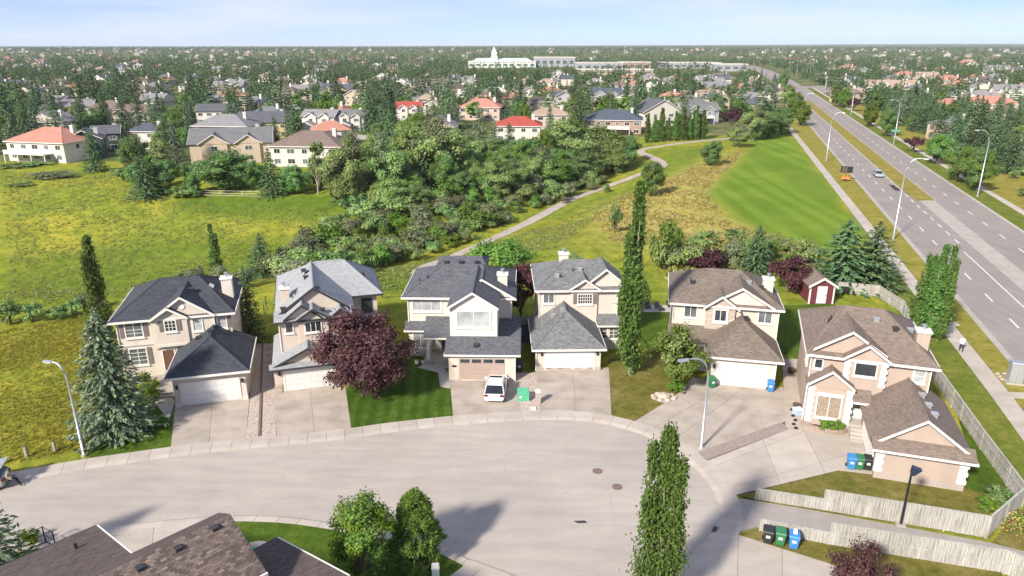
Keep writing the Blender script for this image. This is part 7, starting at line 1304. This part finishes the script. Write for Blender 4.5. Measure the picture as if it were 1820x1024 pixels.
SPF = [spruce('spruce_far_%d' % k, 11, 2.7, 15, 9, 7, .95, m_, .04, .3) for k, m_ in enumerate(('L_spruce', 'L_spruce', 'L_blue'))]; BRF = [broad('broad_far_%d' % k, 9, 4.2, 20, 900, .95, m_, .06, m2=m2) for k, (m_, m2) in enumerate((('L_green', 'L_dark'), ('L_olive', 'L_green'), ('L_dark', 'L_green'), ('L_bright', 'L_green'), ('L_poplar', None)))]
POF = column('poplar_far', 12, 1.5, 900, .6, 'L_poplar', 2); cntS = cntB = 0; stuff_xy = []
KS = ('dark spruce', 'tall spruce', 'blue spruce'); KB = ('green tree', 'olive tree', 'dark green tree', 'bright green tree', 'grey green tree')
cand = []
for y0, y1, n in ((205, 420, 950), (420, 760, 2300), (760, 1400, 4600), (1400, 4600, 12000)):
    for _ in range(n):
        y = math.sqrt(random.uniform(y0 * y0, y1 * y1)); x = random.uniform(-.80, .82) * y
        if not free(x, y) or any((x - a) ** 2 + (y - 6 - b_) ** 2 < 64 for a, b_ in used): continue
        px, py = proj(x, y, 0)
        if any(a + 2 < px < b_ - 2 and yy - (40 if (int(px * 7) % 3 or yy < 250) else 6) < y < yy + 16 for a, b_, yy, _, _ in NAMED): continue
        if 820 < px < 1030 and 850 < y < 1130: continue
        if 1025 < px < 1335 and 700 < y < 1000 and random.random() < .8: continue
        cand.append((y, x, px, py))
cand.sort()
for i, (a, c, t_) in enumerate(SUBSP): p = G(a, c); o = put((SP1, SP2, SP3, SP1)[i % 4], p, H_at(p, t_), None, 'spruce', 'spruces of the suburb', 1.25, name='spruce_tree'); auto(o, 'very tall spruce', a, c); cntS += 1
for y, x, px, py in cand:
    sp_ = random.random() < .6; H = random.uniform(7.5, 14) * (1.2 if sp_ else .82) * (1.15 if y > 900 else 1)
    if sp_ and cntS < 300:
        k = random.choice((0, 0, 1, 1, 2)); o = put(SPF[k] if y > 300 else (SP1, SP2, SP3)[k], (x, y, 0), H, None, 'spruce', 'spruces of the suburb', random.uniform(.85, 1.2), name='spruce_tree', single=y > 300); auto(o, KS[k], px, py); cntS += 1
    elif not sp_ and cntB < 185:
        k = random.choice((0, 1, 2, 2, 3, 4)); o = put(BRF[k] if y > 300 else BR[min(k, 4)], (x, y, 0), H * .9, None, 'tree', 'broadleaf trees of the suburb', random.uniform(.8, 1.25), name='broadleaf_tree', single=y > 300); auto(o, KB[k], px, py); cntB += 1
    else: stuff_xy.append((x, y, H, sp_))
for k_, L_ in AUTO.items():
    L_.sort(key=lambda t_: t_[0])
    for i, (px, o) in enumerate(L_): o['label'] = k_ if len(L_) == 1 else ('%s-from-left %s' % (ordinal(i + 1), k_))
# canopy too far off to count
V = []
for x, y, H, sp_ in stuff_xy:
    n = 70 if y < 800 else 26 if y < 1500 else 14; z0 = hz(x, y)
    if sp_: t = RNG.random(n); a = RNG.random(n) * 6.28; r = 2.4 * (1 - t) * RNG.random(n) ** .4; C = np.column_stack([x + np.cos(a) * r, y + np.sin(a) * r, z0 + H * (.06 + .94 * t)]); s = 2.4 * (1 - t * .7)
    else: v = nrmz(RNG.normal(size=(n, 3))); C = np.array([x, y, z0 + H * .5]) + v * [H * .42, H * .42, H * .45] * RNG.random((n, 1)) ** .35; s = np.full(n, 2.6)
    s = s * (1.35 if y > 1500 else .72 if y < 800 else 1)
    V.append(leaf_quads(C, RNG.normal(size=(n, 3)) * .8 + [-.2, -.4, .7], s, .75))
V = np.vstack(V); tag(link('far_canopy', quads_mesh('far_canopy', V, len(V) // 4, [M['L_far']])), 'dense far canopy of suburb trees reaching the horizon', 'trees', kind='stuff')

# ------------------------------------------------------------------ air
hm = bpy.data.materials.new('haze_air'); hm.use_nodes = True; nt = hm.node_tree; nt.nodes.clear(); ho = nt.nodes.new('ShaderNodeOutputMaterial'); pv = nt.nodes.new('ShaderNodeVolumePrincipled')
pv.inputs['Color'].default_value = (.80, .88, .97, 1); pv.inputs['Density'].default_value = 7.0e-5; pv.inputs['Anisotropy'].default_value = 0.0; nt.links.new(pv.outputs[0], ho.inputs['Volume'])
tag(MB().box(-9500, 9500, -120, 12800, -10, 92).build('haze', hm), 'thin pale air over the whole scene', 'haze', kind='stuff')
